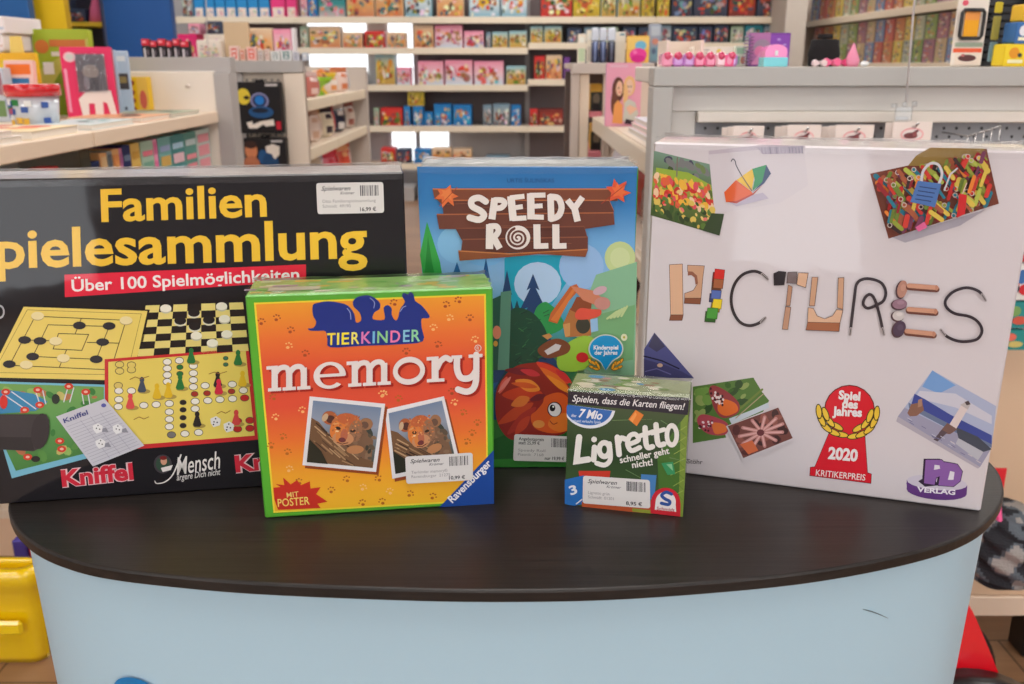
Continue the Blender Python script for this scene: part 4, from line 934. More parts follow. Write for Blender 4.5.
    a = g.art(1); a.poly(c7((14, 170), (15, 70), (52, 10), (195, 175)), (84, 84, 136)); a.poly(c7((14, 172), (14, 105), (100, 130), (150, 150), (195, 175)), (70, 68, 112)); a.poly(c7((30, 60), (52, 12), (90, 60), (60, 80)), (70, 66, 96)); a.stroke(c7((15, 95), (80, 112), (140, 140)), 1.4, (40, 38, 60)); a.poly(c7(*ell(72, 128, 10, 7)), (206, 170, 150)); a.stroke(c7((20, 150), (60, 140), (110, 160)), 1, (110, 106, 160))
    tag(a.obj('frost_photo', g.root), 'printed violet triangle photo')
    a = g.art(1); q = c7((192, 205), (408, 172), (460, 290), (190, 408)); B = bil(q)
    a.poly(c7((190, 205), (408, 172), (440, 225), (465, 255), (440, 300), (300, 350), (310, 388), (190, 408)), (84, 120, 54))
    blobs(a, q, [(60, 100, 40), (110, 150, 70), (140, 160, 90), (50, 80, 40)], 24, 3, 7, rnd, (0, 0, .85, .6)); a.poly(c7((400, 290), (460, 262), (465, 280), (330, 340), (320, 320)), (200, 210, 220)); a.stroke(c7((330, 310), (440, 215)), 2.2, (110, 130, 60)); a.stroke(c7((345, 318), (445, 230)), 1.0, (170, 150, 120))
    a.poly(c7(*sm([(248, 215), (265, 200), (310, 220), (355, 262), (352, 300), (300, 318), (270, 290), (256, 250)], 4, closed=True)), (150, 60, 64)); a.poly(c7(*sm([(290, 250), (340, 262), (352, 292), (310, 310), (280, 290)], 4, closed=True)), (226, 110, 44)); a.poly(c7(*sm([(206, 320), (230, 304), (300, 326), (320, 350), (305, 378), (250, 376), (215, 350)], 4, closed=True)), (176, 70, 84)); a.poly(c7(*sm([(262, 335), (305, 342), (310, 366), (270, 374)], 4, closed=True)), (230, 120, 60))
    for i in range(26): x = rnd.uniform(252, 300); y = 215 + (x - 252) * .7 + rnd.uniform(-8, 30); a.poly(c7(*ell(x, y, 4, 5)), rnd.choice([(240, 220, 220), (70, 30, 40)]))
    for i in range(16): x = rnd.uniform(212, 262); y = rnd.uniform(322, 364); a.poly(c7(*ell(x, y, 4, 4)), rnd.choice([(240, 220, 226), (90, 30, 44)]))
    tag(a.obj('butterfly_photo', g.root), 'printed photo of an orange butterfly')
    a = g.art(110); q = c7((316, 345), (498, 278), (550, 388), (372, 460)); B = bil(q); a.poly(c7((310, 345), (498, 272), (558, 392), (370, 468)), (214, 206, 210)); a.poly(q, (120, 72, 66))
    blobs(a, q, [(90, 50, 50), (70, 44, 44), (150, 90, 80)], 24, 3, 6, rnd)
    for i in range(11):
        an = i * 2 * math.pi / 11; cx, cy = .52, .5
        for r, w_, col in ((.42, 3.4, (200, 140, 136)), (.4, 1.4, (226, 176, 170))): a.stroke([B(cx + .08 * math.cos(an), cy + .1 * math.sin(an)), B(cx + r * math.cos(an), cy + r * .98 * math.sin(an))], w_, col)
    a.poly([B(.5 + .07 * math.cos(t * .7), .5 + .1 * math.sin(t * .7)) for t in range(9)], (110, 56, 60)); a.poly([B(.06, .6), B(.3, .62), B(.32, .95), B(.12, .95)], (214, 110, 70))
    tag(a.obj('blossom_photo', g.root), 'printed photo of a pink-brown blossom')
    # harbour
    a = g.art(1); q = c1((476, 146), (720, 290), (655, 495), (350, 310)); B = bil(c1((476, 146), (712, 272), (648, 494), (352, 312)))
    poly = c1((476, 146), (706, 275), (690, 420), (648, 494), (352, 312))
    a.poly(c1((352, 312), (648, 494), (640, 500), (346, 330)), (180, 172, 184)); a.poly(poly, (172, 180, 208)); a.poly(c1((476, 146), (560, 200), (500, 230), (440, 205)), (118, 160, 214)); a.poly(c1((430, 220), (560, 230), (690, 310), (690, 340), (560, 280), (415, 245)), (206, 204, 216))
    a.poly(c1((412, 230), (450, 250), (540, 305), (690, 380), (690, 420), (560, 370), (400, 270)), (62, 76, 150)); a.poly(c1((390, 262), (520, 330), (690, 412), (690, 425), (540, 360), (392, 282)), (106, 120, 150)); a.poly(c1((376, 280), (540, 362), (688, 428), (648, 494), (352, 312)), (158, 156, 180))
    a.poly(c1((386, 300), (400, 268), (440, 260), (446, 290), (420, 310), (395, 312)), (140, 100, 84)); a.poly(c1((425, 252), (440, 248), (438, 275), (424, 280)), (170, 130, 110)); a.poly(c1((560, 350), (640, 385), (690, 430), (660, 440), (570, 390)), (70, 76, 90)); a.poly(c1((570, 390), (660, 440), (640, 470), (560, 410)), (186, 186, 196))
    a.poly(c1((535, 345), (580, 272), (604, 284), (560, 360)), (222, 206, 204)); a.poly(c1((576, 270), (592, 262), (612, 270), (604, 288)), (190, 180, 180)); a.poly(c1((592, 260), (606, 255), (614, 268), (600, 272)), (70, 60, 64)); a.poly(c1((500, 370), (530, 335), (566, 358), (540, 376)), (120, 90, 84)); a.poly(c1((480, 395), (510, 360), (530, 370), (495, 402)), (90, 76, 84))
    for i in range(18): x = rnd.uniform(380, 640); y = 300 + (x - 360) * .55 + rnd.uniform(0, 22); a.stroke(c1((x, y), (x + 14, y + 8)), .7, rnd.choice([(190, 190, 206), (120, 118, 150), (206, 196, 200)]))
    tag(a.obj('harbour_photo', g.root), 'printed photo of a lighthouse in a harbour')
    # award
    a = g.art(1); RD = (218, 26, 44); bk = (110, 30, 30)
    body = [(108, 365), (232, 372), (242, 515), (256, 520), (254, 552), (36, 524), (38, 496), (54, 494)]
    a.stroke(c1(*body), 1.2, bk, closed=True); a.poly(c1(*ell(178, 290, 92, 92)), bk); a.poly(c1(*body), RD); a.poly(c1(*ell(178, 290, 88, 88)), RD)
    for i, (dx, dy, rot) in enumerate(((24, 8, 10), (52, 0, 25), (78, -18, 42), (95, -45, 62), (104, -75, 84), (40, -22, 30), (66, -40, 50), (80, -66, 70))):
        for sx in (-1, 1):
            cx, cy = 172 + sx * dx, 372 + dy + sx * 3
            a.poly(c1(*ell(cx, cy, 28, 12, -sx * rot, 16)), (70, 56, 24)); a.poly(c1(*ell(cx, cy, 24, 8.5, -sx * rot, 16)), (236, 196, 60))
    for t, x0, x1, y, h in (('Spiel', 138, 216, 248, 8.2), ('des', 150, 207, 278, 8.2), ('Jahres', 116, 222, 306, 8.2)): a.text(t, *c1((x0, y), (x1, y + 6)), h, (240, 232, 232), .045)
    a.text('2020', *c1((100, 462), (206, 472)), 11, (240, 230, 230), .045); a.text('KRITIKERPREIS', *c1((56, 524), (234, 542)), 6, (240, 226, 226), .008)
    tag(a.obj('award_emblem', g.root), 'red award pawn with golden laurel')
    # publisher
    a = g.art(1); PU, DP, OL = (140, 96, 168), (98, 56, 128), (50, 34, 60)
    a.poly(c1(*ell(492, 562, 110, 34, 5)), DP); a.poly(c1((384, 540), (602, 560), (600, 590), (384, 575)), DP); a.poly(c1(*ell(492, 582, 109, 30, 5)), DP); a.poly(c1(*ell(493, 550, 109, 27, 5)), (206, 198, 214)); a.poly(c1((425, 545), (470, 520), (500, 560), (450, 565)), OL)
    P_ = [(452, 468), (510, 468), (530, 490), (522, 520), (490, 532), (484, 558), (446, 552)]
    D_ = [(520, 476), (566, 484), (584, 510), (576, 545), (552, 564), (498, 560), (504, 520)]
    for s_ in (P_, D_):
        a.poly(c1(*[(x - 7, y - 4) for x, y in s_]), OL); a.stroke(c1(*s_), 1.2, OL, closed=True)
    for s_ in (P_, D_): a.poly(c1(*s_), PU)
    a.poly(c1((484, 486), (502, 488), (504, 500), (482, 504)), (226, 220, 230)); a.poly(c1((540, 508), (556, 512), (552, 540), (532, 540)), (226, 220, 230))
    a.text('VERLAG', *c1((420, 582), (558, 594)), 4.8, (236, 230, 240), .035)
    tag(a.obj('publisher_logo', g.root), 'purple publisher logo on an oval plinth')
    a = g.art(1); a.text('Stöhr', (687, 463.5), (702.5, 464.5), 4.4, (90, 84, 90), .012); a.obj('author_lettering', g.root)
    g.film(seed=5, dense=30)
picgame()
# ================================================================== the shop
KB = 1.0 / 0.95
def KK(c): return K(c, KB)
CREAM = (232, 216, 196); GREY = (176, 172, 170); BACKP = (112, 98, 98)
def struct(name, mb, m): return tag(mb.obj(name, m), kind='structure')
YB = 9.9; ZC = 3.1
XL, XR, YF = -4.6, 4.4, -4.2
mb = MB(); mb.box(XL, XR, YF, YB + .1, -.1, 0, (1, 1, 1, 1)); struct('floor', mb, floor_mat())
mb = MB(); mb.box(XL, XR, YF, YB + .1, ZC, ZC + .1, (1, 1, 1, 1)); struct('ceiling', mb, flat('ceiling_white', (236, 234, 230), .8, .95))
WALLM = flat('wall_paint', (206, 204, 206), .7, .9)
mb = MB(); mb.box(XL - .1, XL, YF, YB + .1, 0, ZC, (1, 1, 1, 1)); struct('wall_left', mb, WALLM)
mb = MB(); mb.box(XR, XR + .1, YF, YB + .1, 0, ZC, (1, 1, 1, 1)); struct('wall_right', mb, WALLM)
# rear wall with the daylight windows behind the open shelves
YS = 9.4                              # front edges of the rear shelves
def zx(px, py, Y): p = at(px, py, Y); return p.x, p.z
wins = []
def hole_wall(name, y0, y1, holes):
    """wall at y0..y1 with rectangular window holes (x0,x1,z0,z1), split into boxes"""
    xs = sorted({XL, XR} | {h[0] for h in holes} | {h[1] for h in holes}); zs = sorted({0, ZC} | {h[2] for h in holes} | {h[3] for h in holes}); mb = MB()
    for i in range(len(xs) - 1):
        for j in range(len(zs) - 1):
            cx, cz = (xs[i] + xs[i + 1]) / 2, (zs[j] + zs[j + 1]) / 2
            if any(h[0] < cx < h[1] and h[2] < cz < h[3] for h in holes): continue
            mb.box(xs[i], xs[i + 1], y0, y1, zs[j], zs[j + 1], (1, 1, 1, 1))
    struct(name, mb, WALLM)
SKYW = emis('bright_window_glass', (.93, .97, 1, 1), 2.6)
def window(n, h, y, frame=.05, bars=1, strength=None):
    mb = MB(); c = K((225, 225, 228), 1)
    x0, x1, z0, z1 = h
    for b in ((x0, x0 + frame, z0, z1), (x1 - frame, x1, z0, z1), (x0 + frame, x1 - frame, z0, z0 + frame), (x0 + frame, x1 - frame, z1 - frame, z1)): mb.box(b[0], b[1], y - .04, y + .04, b[2], b[3], c)
    for k in range(1, bars): xx = x0 + (x1 - x0) * k / bars; mb.box(xx - frame / 2, xx + frame / 2, y - .04, y + .04, z0 + frame, z1 - frame, c)
    o = tag(mb.obj('window_%d' % n, PAINT), kind='structure')
    mb = MB(); mb.box(x0 + frame, x1 - frame, y - .008, y + .008, z0 + frame, z1 - frame, (1, 1, 1, 1)); mb.obj('pane', strength or SKYW, o)
a_, b_ = at(296, 10, YB), at(371, 75, YB); c_, d_ = at(384, 10, YB), at(452, 172, YB)
H1 = (a_.x, b_.x, b_.z, a_.z); H2 = (c_.x, d_.x, d_.z, c_.z)
hole_wall('wall_rear', YB, YB + .1, [H1, H2]); window(1, H1, YB + .05, .03); window(2, H2, YB + .05, .03)
# unseen street front behind the camera, with added glowing shop windows
HF = [(-4.1, -2.5, .06, 2.5), (-1.80, -.86, .06, 2.5), (1.3, 2.5, .06, 2.5), (2.8, 4.0, .06, 2.5)]  # second window shaped to reflect as a grey veil on the black box
DAY = emis('unseen_shop_window_glow', (.90, .95, 1, 1), DAY_S)
hole_wall('wall_front', YF - .1, YF, HF)
for i, h in enumerate(HF): window(3 + i, h, YF - .05, .06, 1, DAY)
# ceiling lamps
DIFF = emis('lamp_diffuser', (1, .97, .93, 1), 6.0)
n = 0
for iy, y in enumerate((-2.6, .2, 2.9, 5.6, 8.2)):
    for ix, x in enumerate((-2.9, 0, 2.9)):
        r = empty('ceiling_light', (x, y, ZC - .06), 0, 'square white ceiling light panel, %s in the %s row from the street windows' % (('left', 'middle', 'right')[ix], ORD[iy + 1]), 'ceiling light', 'ceiling light panels')
        mb = MB(); w = .6
        for b in ((-w, w, -w, -w + .03), (-w, w, w - .03, w), (-w, -w + .03, -w + .03, w - .03), (w - .03, w, -w + .03, w - .03)): mb.box(b[0], b[1], b[2], b[3], 0, .06, K((220, 220, 220), 1))
        mb.obj('frame', PAINT, r); mb = MB(); mb.box(-w + .03, w - .03, -w + .03, w - .03, .015, .03, (1, 1, 1, 1)); mb.obj('diffuser', DIFF, r)
        L = bpy.data.lights.new('lamp', 'AREA'); L.energy = LAMP_W; L.size = 1.1; L.color = (1, .975, .945); lo = bpy.data.objects.new('lamp', L); COL.objects.link(lo); lo.parent = r; lo.location = (0, 0, .0)

# ------------------------------------------------------------------ generic shelf goods
PAL = {
 'friends': ([(238, 150, 178), (246, 196, 206), (196, 214, 226)], [(206, 96, 84), (246, 236, 232), (120, 166, 196), (170, 110, 80), (240, 206, 160), (200, 70, 110)]),
 'farm': ([(150, 196, 206), (214, 186, 100), (190, 150, 70)], [(206, 140, 50), (120, 140, 60), (240, 226, 200), (150, 70, 50), (90, 110, 60), (226, 190, 80)]),
 'blue': ([(30, 120, 190), (44, 140, 204), (30, 104, 170)], [(230, 230, 226), (206, 150, 100), (70, 160, 210), (160, 90, 60)]),
 'pink': ([(220, 30, 110), (230, 60, 130), (206, 30, 96)], [(244, 210, 190), (226, 150, 100), (250, 230, 220)]),
 'warm': ([(226, 200, 170), (226, 170, 110), (206, 130, 90)], [(206, 90, 60), (240, 220, 190), (120, 80, 60), (230, 180, 90), (90, 130, 130)]),
 'teal': ([(40, 130, 150), (60, 150, 150), (206, 190, 190)], [(206, 130, 120), (230, 220, 220), (60, 90, 90), (220, 170, 190)]),
 'sea': ([(150, 200, 220), (206, 220, 226), (120, 170, 190)], [(230, 180, 60), (60, 90, 90), (240, 236, 230), (200, 110, 80)]),
 'yellow': ([(206, 196, 90), (220, 190, 50), (190, 160, 50)], [(150, 140, 50), (206, 110, 60), (120, 70, 50), (236, 220, 120)]),
 'dark': ([(50, 66, 92), (70, 76, 96), (50, 52, 70)], [(190, 90, 60), (120, 150, 180), (206, 180, 150), (90, 60, 60), (200, 60, 50)]),
 'red': ([(120, 44, 40), (170, 60, 44), (110, 50, 44)], [(226, 110, 50), (60, 70, 80), (220, 180, 120), (200, 50, 40)]),
 'grey': ([(120, 150, 170), (170, 180, 180), (80, 96, 110)], [(226, 226, 220), (60, 70, 90), (170, 120, 90), (150, 50, 50)]),
 'paleg': ([(150, 176, 150), (200, 206, 190), (150, 170, 150)], [(206, 120, 100), (230, 226, 210), (90, 120, 100)]),
 'cream': ([(238, 226, 214), (232, 216, 204), (226, 206, 196)], [(206, 190, 180), (216, 150, 150), (190, 180, 190)]),
 'purple': ([(110, 60, 140), (130, 80, 160), (90, 50, 120)], [(60, 40, 90), (180, 130, 200)]),
 'red2': ([(214, 50, 50), (206, 70, 50), (190, 40, 40)], [(240, 200, 90), (240, 220, 210), (90, 60, 60), (80, 120, 60)]),
}
def deco(mb, x0, x1, z0, z1, y, pal, rnd, n=24, sgn=-1):
    g, bl = PAL[pal]; W, H = x1 - x0, z1 - z0
    for i in range(2):
        za, zb = z1 - H * i / 2, z1 - H * (i + 1) / 2
        mb.face([(x0, y, zb), (x1, y, zb), (x1, y, za), (x0, y, za)], [KK(g[i + 1]), KK(g[i + 1]), KK(g[i]), KK(g[i])])
    for i in range(n):
        big = 1.5 if i < 6 else .85; rx, rz = W * rnd.uniform(.05, .13) * big, H * rnd.uniform(.06, .15) * big; cx = rnd.uniform(x0 + rx, x1 - rx); cz = rnd.uniform(z0 + rz, z1 - rz - H * .12)
        m = rnd.choice((5, 6, 7, 8)); ph = rnd.random() * 6
        mb.face([(cx + rx * rnd.uniform(.7, 1) * math.cos(ph + 2 * math.pi * k / m), y - .0006 * (i + 1), cz + rz * rnd.uniform(.7, 1) * math.sin(ph + 2 * math.pi * k / m)) for k in range(m)], KK(tuple(max(10, min(250, v + rnd.randint(-28, 28))) for v in rnd.choice(bl))))
    # top stripe
    mb.face([(x0, y - .0004, z1 - H * .12), (x0 + W * .45, y - .0004, z1 - H * .12), (x0 + W * .45, y - .0004, z1), (x0, y - .0004, z1)], KK(g[0]))
def toybox(name, label, cat, group, x0, x1, z0, z1, Y, D, pal, seed, style='scene'):
    rnd = random.Random(seed); W, H = x1 - x0, z1 - z0; mb = MB(); g = PAL[pal][0]
    mb.box(-W / 2, W / 2, 0, D, 0, H, KK(g[0]), min(.004, W * .05))
    if style == 'scene': deco(mb, -W / 2 + .004, W / 2 - .004, .004, H - .004, -.0008, pal, rnd)
    elif style == 'inset':      # plain box with a small picture low on the front
        mb.box(-W / 2 + W * .0, W / 2 - W * .0, -.0006, 0, 0, H, KK(g[1]))
        deco(mb, -W / 2 + W * .1, W / 2 - W * .1, H * .05, H * .45, -.0012, 'cream', rnd, 5)
    o = mb.obj(name, CARD, None, ((x0 + x1) / 2, Y, z0))
    return tag(o, label, cat, group)

# ------------------------------------------------------------------ rear shelf wall: five bays
BAYS = [(181, 299, 'A'), (299, 412, 'B'), (412, 528, 'C'), (528, 655, 'D'), (655, 786, 'E')]
zt = {k: zof(v, YS) for k, v in (('top', 17.5), ('r2', 48.5), ('r2b', 43.5), ('r3', 85.5), ('r3b', 80), ('r4', 126.5), ('r5', 164))}
SHD = .42
BL = {'A': ('top', 'r2', 'r4'), 'B': ('top', 'r2', 'r3', 'r4', 'r5'), 'C': ('top', 'r2', 'r3', 'r4', 'r5'), 'D': ('top', 'r2b', 'r3b', 'r4', 'r5'), 'E': ('top', 'r2b', 'r3', 'r4')}
BN = {'A': 'leftmost', 'B': 'second from left', 'C': 'middle', 'D': 'second from right', 'E': 'rightmost'}
for px0, px1, k in BAYS:
    x0, x1 = xof(px0, YS, 1.3), xof(px1, YS, 1.3); W = x1 - x0
    r = empty('shelving_bay', ((x0 + x1) / 2, YS, 0), 0, 'tall cream shelf bay on the rear wall, %s of five' % BN[k], 'shelf unit', 'rear wall shelf bays')
    for i, s in enumerate((-1, 1)):
        mb = MB(); xx = s * (W / 2 - .012); mb.box(xx - .012, xx + .012, SHD - .04, SHD, 0, 2.5, KK(GREY)); mb.obj('upright', PAINT, r)
    if k == 'B':
        mb = MB(); mb.box(-W / 2 + .02, W / 2 - .02, SHD - .015, SHD - .003, zt['r4'] - .02, zt['r3'] - .03, KK(BACKP)); mb.obj('back_panel', PAINT, r)
    else:
        zb = 0 if k in 'ADE' else zt['r4']
        mb = MB(); mb.box(-W / 2 + .02, W / 2 - .02, SHD - .015, SHD - .003, zb, 2.5, KK(BACKP)); mb.obj('back_panel', PAINT, r)
    for b in BL[k]:
        z = zt[b]; mb = MB(); mb.box(-W / 2 + .001, W / 2 - .001, .004, SHD - .02, z - .03, z, KK((214, 200, 184)), 0); ob = mb.obj('shelf_board', PAINT, r)
        mb = MB(); mb.box(-W / 2 + .001, W / 2 - .001, -.012, .004, z - .055, z + .008, KK((236, 224, 202)), .003); mb.obj('price_rail', PLAST, ob)
    mb = MB(); mb.box(-W / 2 + .02, W / 2 - .02, .03, SHD - .02, 0, .14, KK(GREY)); mb.obj('plinth', PAINT, r)
ROWS = {
 'top shelf': ('top', 'toy_box', [(183, 194, -8, 'grey'), (195, 205, -4, 'blue i'), (205.5, 215.5, -4, 'blue i'), (216, 226, -4, 'blue i'), (226.5, 237, -4, 'blue i'), (237.5, 248, -4, 'blue i'), (248.5, 259, -4, 'blue i'), (259.5, 270.5, -4, 'blue i'),
    (271.5, 286, -5, 'pink i'), (287, 297, -5, 'pink i'), (301, 308, -5, 'friends'), (308.5, 318, -4, 'blue'), (319, 346, -9, 'teal'), (347, 375, -9, 'warm'), (376, 404, -9, 'warm'), (405, 432, -9, 'sea'), (437, 464, -9, 'warm'), (469, 500, -9, 'sea'), (501, 527, -9, 'sea'),
    (541, 572, -9, 'red2'), (573, 600, -9, 'yellow'), (600.5, 616, -9, 'farm'), (617, 640, -9, 'farm'), (641, 654, -9, 'yellow'), (657, 669, -9, 'yellow'), (671, 692, -9, 'dark'), (693, 727, -9, 'dark'), (728, 755, -9, 'red'), (756, 784, -9, 'dark')]),
 'second shelf': ('r2', 'toy_box', [(301, 309, 26, 'paleg'), (310, 341, 26, 'warm'), (343, 363, 32, 'warm'), (365, 385, 31, 'red2'), (387, 406, 32, 'warm'), (414, 434, 25, 'warm'), (435, 463, 25, 'friends'), (464, 484, 31, 'friends'), (486, 491, 32, 'grey'), (492, 508, 32, 'farm'), (509, 527, 31, 'farm')]),
 'raised second shelf': ('r2b', 'toy_box', [(530, 543, 26, 'farm'), (544, 562, 26, 'farm'), (567, 582, 28, 'dark'), (584, 600, 27, 'grey'), (602, 618, 27, 'paleg'), (622, 636, 27, 'dark'), (638, 653, 27, 'dark')]),
 'right second shelf': ('r2b', 'toy_box', [(660, 671, 25, 'grey'), (672, 697, 26, 'dark'), (698, 712, 26, 'dark'), (713, 728, 25, 'dark'), (730, 743, 26, 'paleg'), (744, 762, 25, 'teal'), (763, 783, 25, 'grey')]),
 'third shelf': ('r3', 'toy_box', [(376, 396, 53, 'farm'), (397, 411, 67, 'friends'), (418, 444, 61, 'friends'), (445, 473, 60, 'friends'), (474, 504, 61, 'friends'), (506, 526, 66, 'farm')]),
 'raised third shelf': ('r3b', 'toy_box', [(534, 545, 56, 'red2'), (545.5, 562, 55, 'warm'), (563, 570, 57, 'purple'), (578, 600, 56, 'dark')]),
 'fourth shelf': ('r4', 'toy_box', [(374, 380, 108, 'paleg'), (381, 403, 108, 'red2'), (404, 411, 106, 'blue'), (413, 424, 106, 'blue'), (424.5, 433.5, 112, 'blue'), (434, 452, 104, 'blue'), (453, 472, 105, 'blue'), (483, 492, 105, 'grey'), (493, 510, 104, 'grey'), (511, 521, 105, 'blue'), (529.5, 538, 109, 'red2'), (538.5, 563, 109, 'red'), (556.5, 557.5, 110, 'red')]),
 'lowest shelf': ('r5', 'toy_box', [(381, 396, 148, 'red2'), (397, 411, 149, 'dark'), (414, 431, 149, 'blue'), (432, 452, 148, 'warm'), (453, 472, 149, 'warm'), (486, 510, 156, 'grey')]),
}
DESC = {'friends': 'pink', 'farm': 'green and tan', 'blue': 'blue', 'pink': 'magenta', 'warm': 'orange-brown', 'teal': 'teal', 'sea': 'pale blue', 'yellow': 'yellow', 'dark': 'dark navy', 'red': 'dark red', 'grey': 'grey-blue', 'paleg': 'pale green', 'cream': 'cream', 'purple': 'purple', 'red2': 'red'}
ROWS['fourth shelf'][2].pop()
sd = 100
for row, (key, nm, items) in ROWS.items():
    cnt = {}
    tot = {}
    for it in items: tot[it[3].split()[0]] = tot.get(it[3].split()[0], 0) + 1
    for x0, x1, yt, st in items:
        sd += 1; p = st.split(); cnt[p[0]] = cnt.get(p[0], 0) + 1; dd = .22 if x1 - x0 > 12 else .12
        z0 = zt[key] + .0006; Yb = YS + .035
        lab = '%s toy box on the %s of the rear wall' % (DESC[p[0]], row)
        if tot[p[0]] > 1: lab = '%s %s toy box from the left on the %s, rear wall' % (ordn(cnt[p[0]]), DESC[p[0]], row)
        H = max(.06, zof(yt, Yb) - z0)
        toybox(nm, lab, 'toy box', 'toy boxes on the ' + row, xof(x0 + .3, Yb, z0), xof(x1 - .3, Yb, z0), z0, z0 + H, Yb, dd, p[0], sd, 'inset' if len(p) > 1 else 'scene')
# the few stacked on others
def on_top(x0, x1, y0, y1, pal, lab):
    global sd; sd += 1; Yb = YS + .035; z0 = zof(y1, Yb)
    toybox('toy_box', lab, 'toy box', 'toy boxes on the fourth shelf', xof(x0, Yb, z0), xof(x1, Yb, z0), z0, zof(y0, Yb), Yb, .12, pal, sd)
zz = zof(106, YS + .035)
toybox('toy_box', 'yellow toy box stacked on top of two blue boxes on the fourth rear shelf', 'toy box', 'toy boxes on the fourth shelf', xof(408, YS + .035, zz), xof(424, YS + .035, zz), zz, zof(90, YS + .035), YS + .035, .12, 'yellow', 77)
for a0, a1, l in ((271.5, 286, 'left'), (287, 297, 'right')): pass

# ------------------------------------------------------------------ pillars, coloured panels on the far left and right
mb = MB(); p0, p1 = xof(787, 8.9, 1.9), xof(808, 8.9, 1.9); mb.box(p0, p1, 8.9, 9.9, 0, ZC, (1, 1, 1, 1)); struct('pillar', mb, flat('pillar_paint', (206, 196, 186), .7, .95))
def panel(px0, px1, Y, z0, z1, c, lab, depth=.08):
    x0, x1 = xof(px0, Y, 1.6), xof(px1, Y, 1.6); mb = MB(); mb.box(-(x1 - x0) / 2, (x1 - x0) / 2, 0, depth, 0, z1 - z0, KK(c), .004)
    return tag(mb.obj('partition_screen', flat('panel_%d' % px0, c, .5, KB), None, ((x0 + x1) / 2, Y, z0)), lab, 'panel')
panel(106, 173, 7.2, 0, 2.4, (0, 80, 152), 'tall blue panel standing on the floor behind the white end panel')
panel(32, 67, 6.6, 0, 2.4, (222, 182, 8), 'tall yellow panel beside the blue one at the far left')
panel(-30, 31, 6.4, 0, 2.4, (28, 88, 150), 'wide blue panel at the far left edge, left of the yellow panel')
r = empty('display_shelf', (xof(85, 7.6, 1.5), 7.6, 0), 0, 'dark narrow shelf with yellow boards between the yellow and blue panels', 'shelf unit')
W = xof(106, 7.6, 1.5) - xof(64, 7.6, 1.5)
mb = MB(); mb.box(-W / 2, W / 2, .3, .32, 0, 2.4, KK((50, 46, 60))); mb.obj('back_panel', PAINT, r)
for s in (-1, 1): mb = MB(); mb.box(s * W / 2 - .01, s * W / 2 + .01, 0, .3, 0, 2.4, KK((70, 80, 110))); mb.obj('upright', PAINT, r)
for py in (22, 58): z = zof(py, 7.6); mb = MB(); mb.box(-W / 2 + .012, W / 2 - .012, 0, .298, z - .035, z, KK((232, 196, 40)), .003); mb.obj('shelf_board', PAINT, r)
# pink doll on it
zs_ = zof(22, 7.6) + .0008
mb = MB(); mb.lathe([(0, 0), (.07, 0), (.05, .1), (.028, .16), (.03, .2), (.0, .21)], (0, 0, 0), KK((226, 110, 150)), 14); 
r = empty('doll', (xof(97, 7.7, zs_), 7.72, zs_), 0, 'small doll in a pink dress on the yellow shelf board', 'doll'); mb.obj('dress', CLOTH, r)
mb = MB(); mb.ball((0, 0, .24), .04, KK((226, 180, 150)), 12); mb.obj('head', PLAST, r); mb = MB(); mb.ball((0, .012, .252), .043, KK((60, 36, 40)), 12); mb.obj('hair', PLAST, r)
toybox('toy_box', 'dark blue toy box left of the doll on the yellow shelf board', 'toy box', None, xof(68, 7.65, zs_), xof(86, 7.65, zs_), zs_, zs_ + .10, 7.65, .1, 'dark', 13)
# ================================================================== gondolas
SZ = 1.19
def brd(r, x0, x1, y0, y1, z0, z1, name, c=CREAM, m=None, bev=.002, parent=None):
    mb = MB(); mb.box(x0, x1, y0, y1, z0, z1, KK(c), bev); return mb.obj(name, m or PAINT, parent or r)
# ---- A: low gondola on the left, aisle face at X = -1.09, ends at Y = 3.5
AX = -1.09
r = empty('shelf_gondola', (AX, 2.2, 0), 0, 'cream shelf gondola along the left edge with white end panel and grey post', 'shelf unit')
def A(x0, x1, y0, y1, z0, z1, name, c=CREAM, bev=.002): return brd(r, x0 - AX, x1 - AX, y0 - 2.2, y1 - 2.2, z0, z1, name, c, bev=bev)
for i, (y0, y1) in enumerate(((1.72, 2.395), (2.405, 3.44))):
    o = A(-1.98, AX - .014, y0, y1, SZ - .03, SZ, 'shelf_board'); mb = MB(); mb.box(-.014, .006, y0 - 2.2, y1 - 2.2, SZ - .036, SZ + .004, KK((236, 214, 190)), .003); mb.obj('price_rail', PLAST, o)
    o = A(-1.98, AX - .014, y0, y1, .86, .89, 'shelf_board'); mb = MB(); mb.box(-.014, .006, y0 - 2.2, y1 - 2.2, .835, .894, KK((236, 214, 190)), .003); mb.obj('price_rail', PLAST, o)
A(-1.98, AX - .02, 2.32, 3.44, .12, .15, 'shelf_board'); A(-1.98, AX - .03, 2.32, 3.44, 0.0, .12, 'plinth', (232, 200, 170)); A(-1.98, -1.94, 1.72, 1.76, 0, SZ - .031, 'support'); A(AX - .06, AX - .02, 1.70, 1.74, 0, .83, 'support') if False else None
A(-2.0, -1.98, 1.72, 3.44, .12, SZ + .02, 'back_panel', (150, 140, 138))
A(-1.95, -1.088, 3.44, 3.46, .02, 1.335, 'end_panel', (240, 226, 214))
A(-1.95, -1.03, 3.46, 3.53, 1.33, 1.385, 'top_rail', GREY); A(-1.088, -1.03, 3.435, 3.53, 0.02, 1.33, 'post', GREY)
mb = MB(); p = at(188, 86, 3.44); mb.tube([(p.x - AX, 3.437 - 2.2, p.z), (p.x - AX, 3.441 - 2.2, p.z)], .008, KK((214, 200, 190)), 10); mb.obj('screw_cap', PLAST, r)

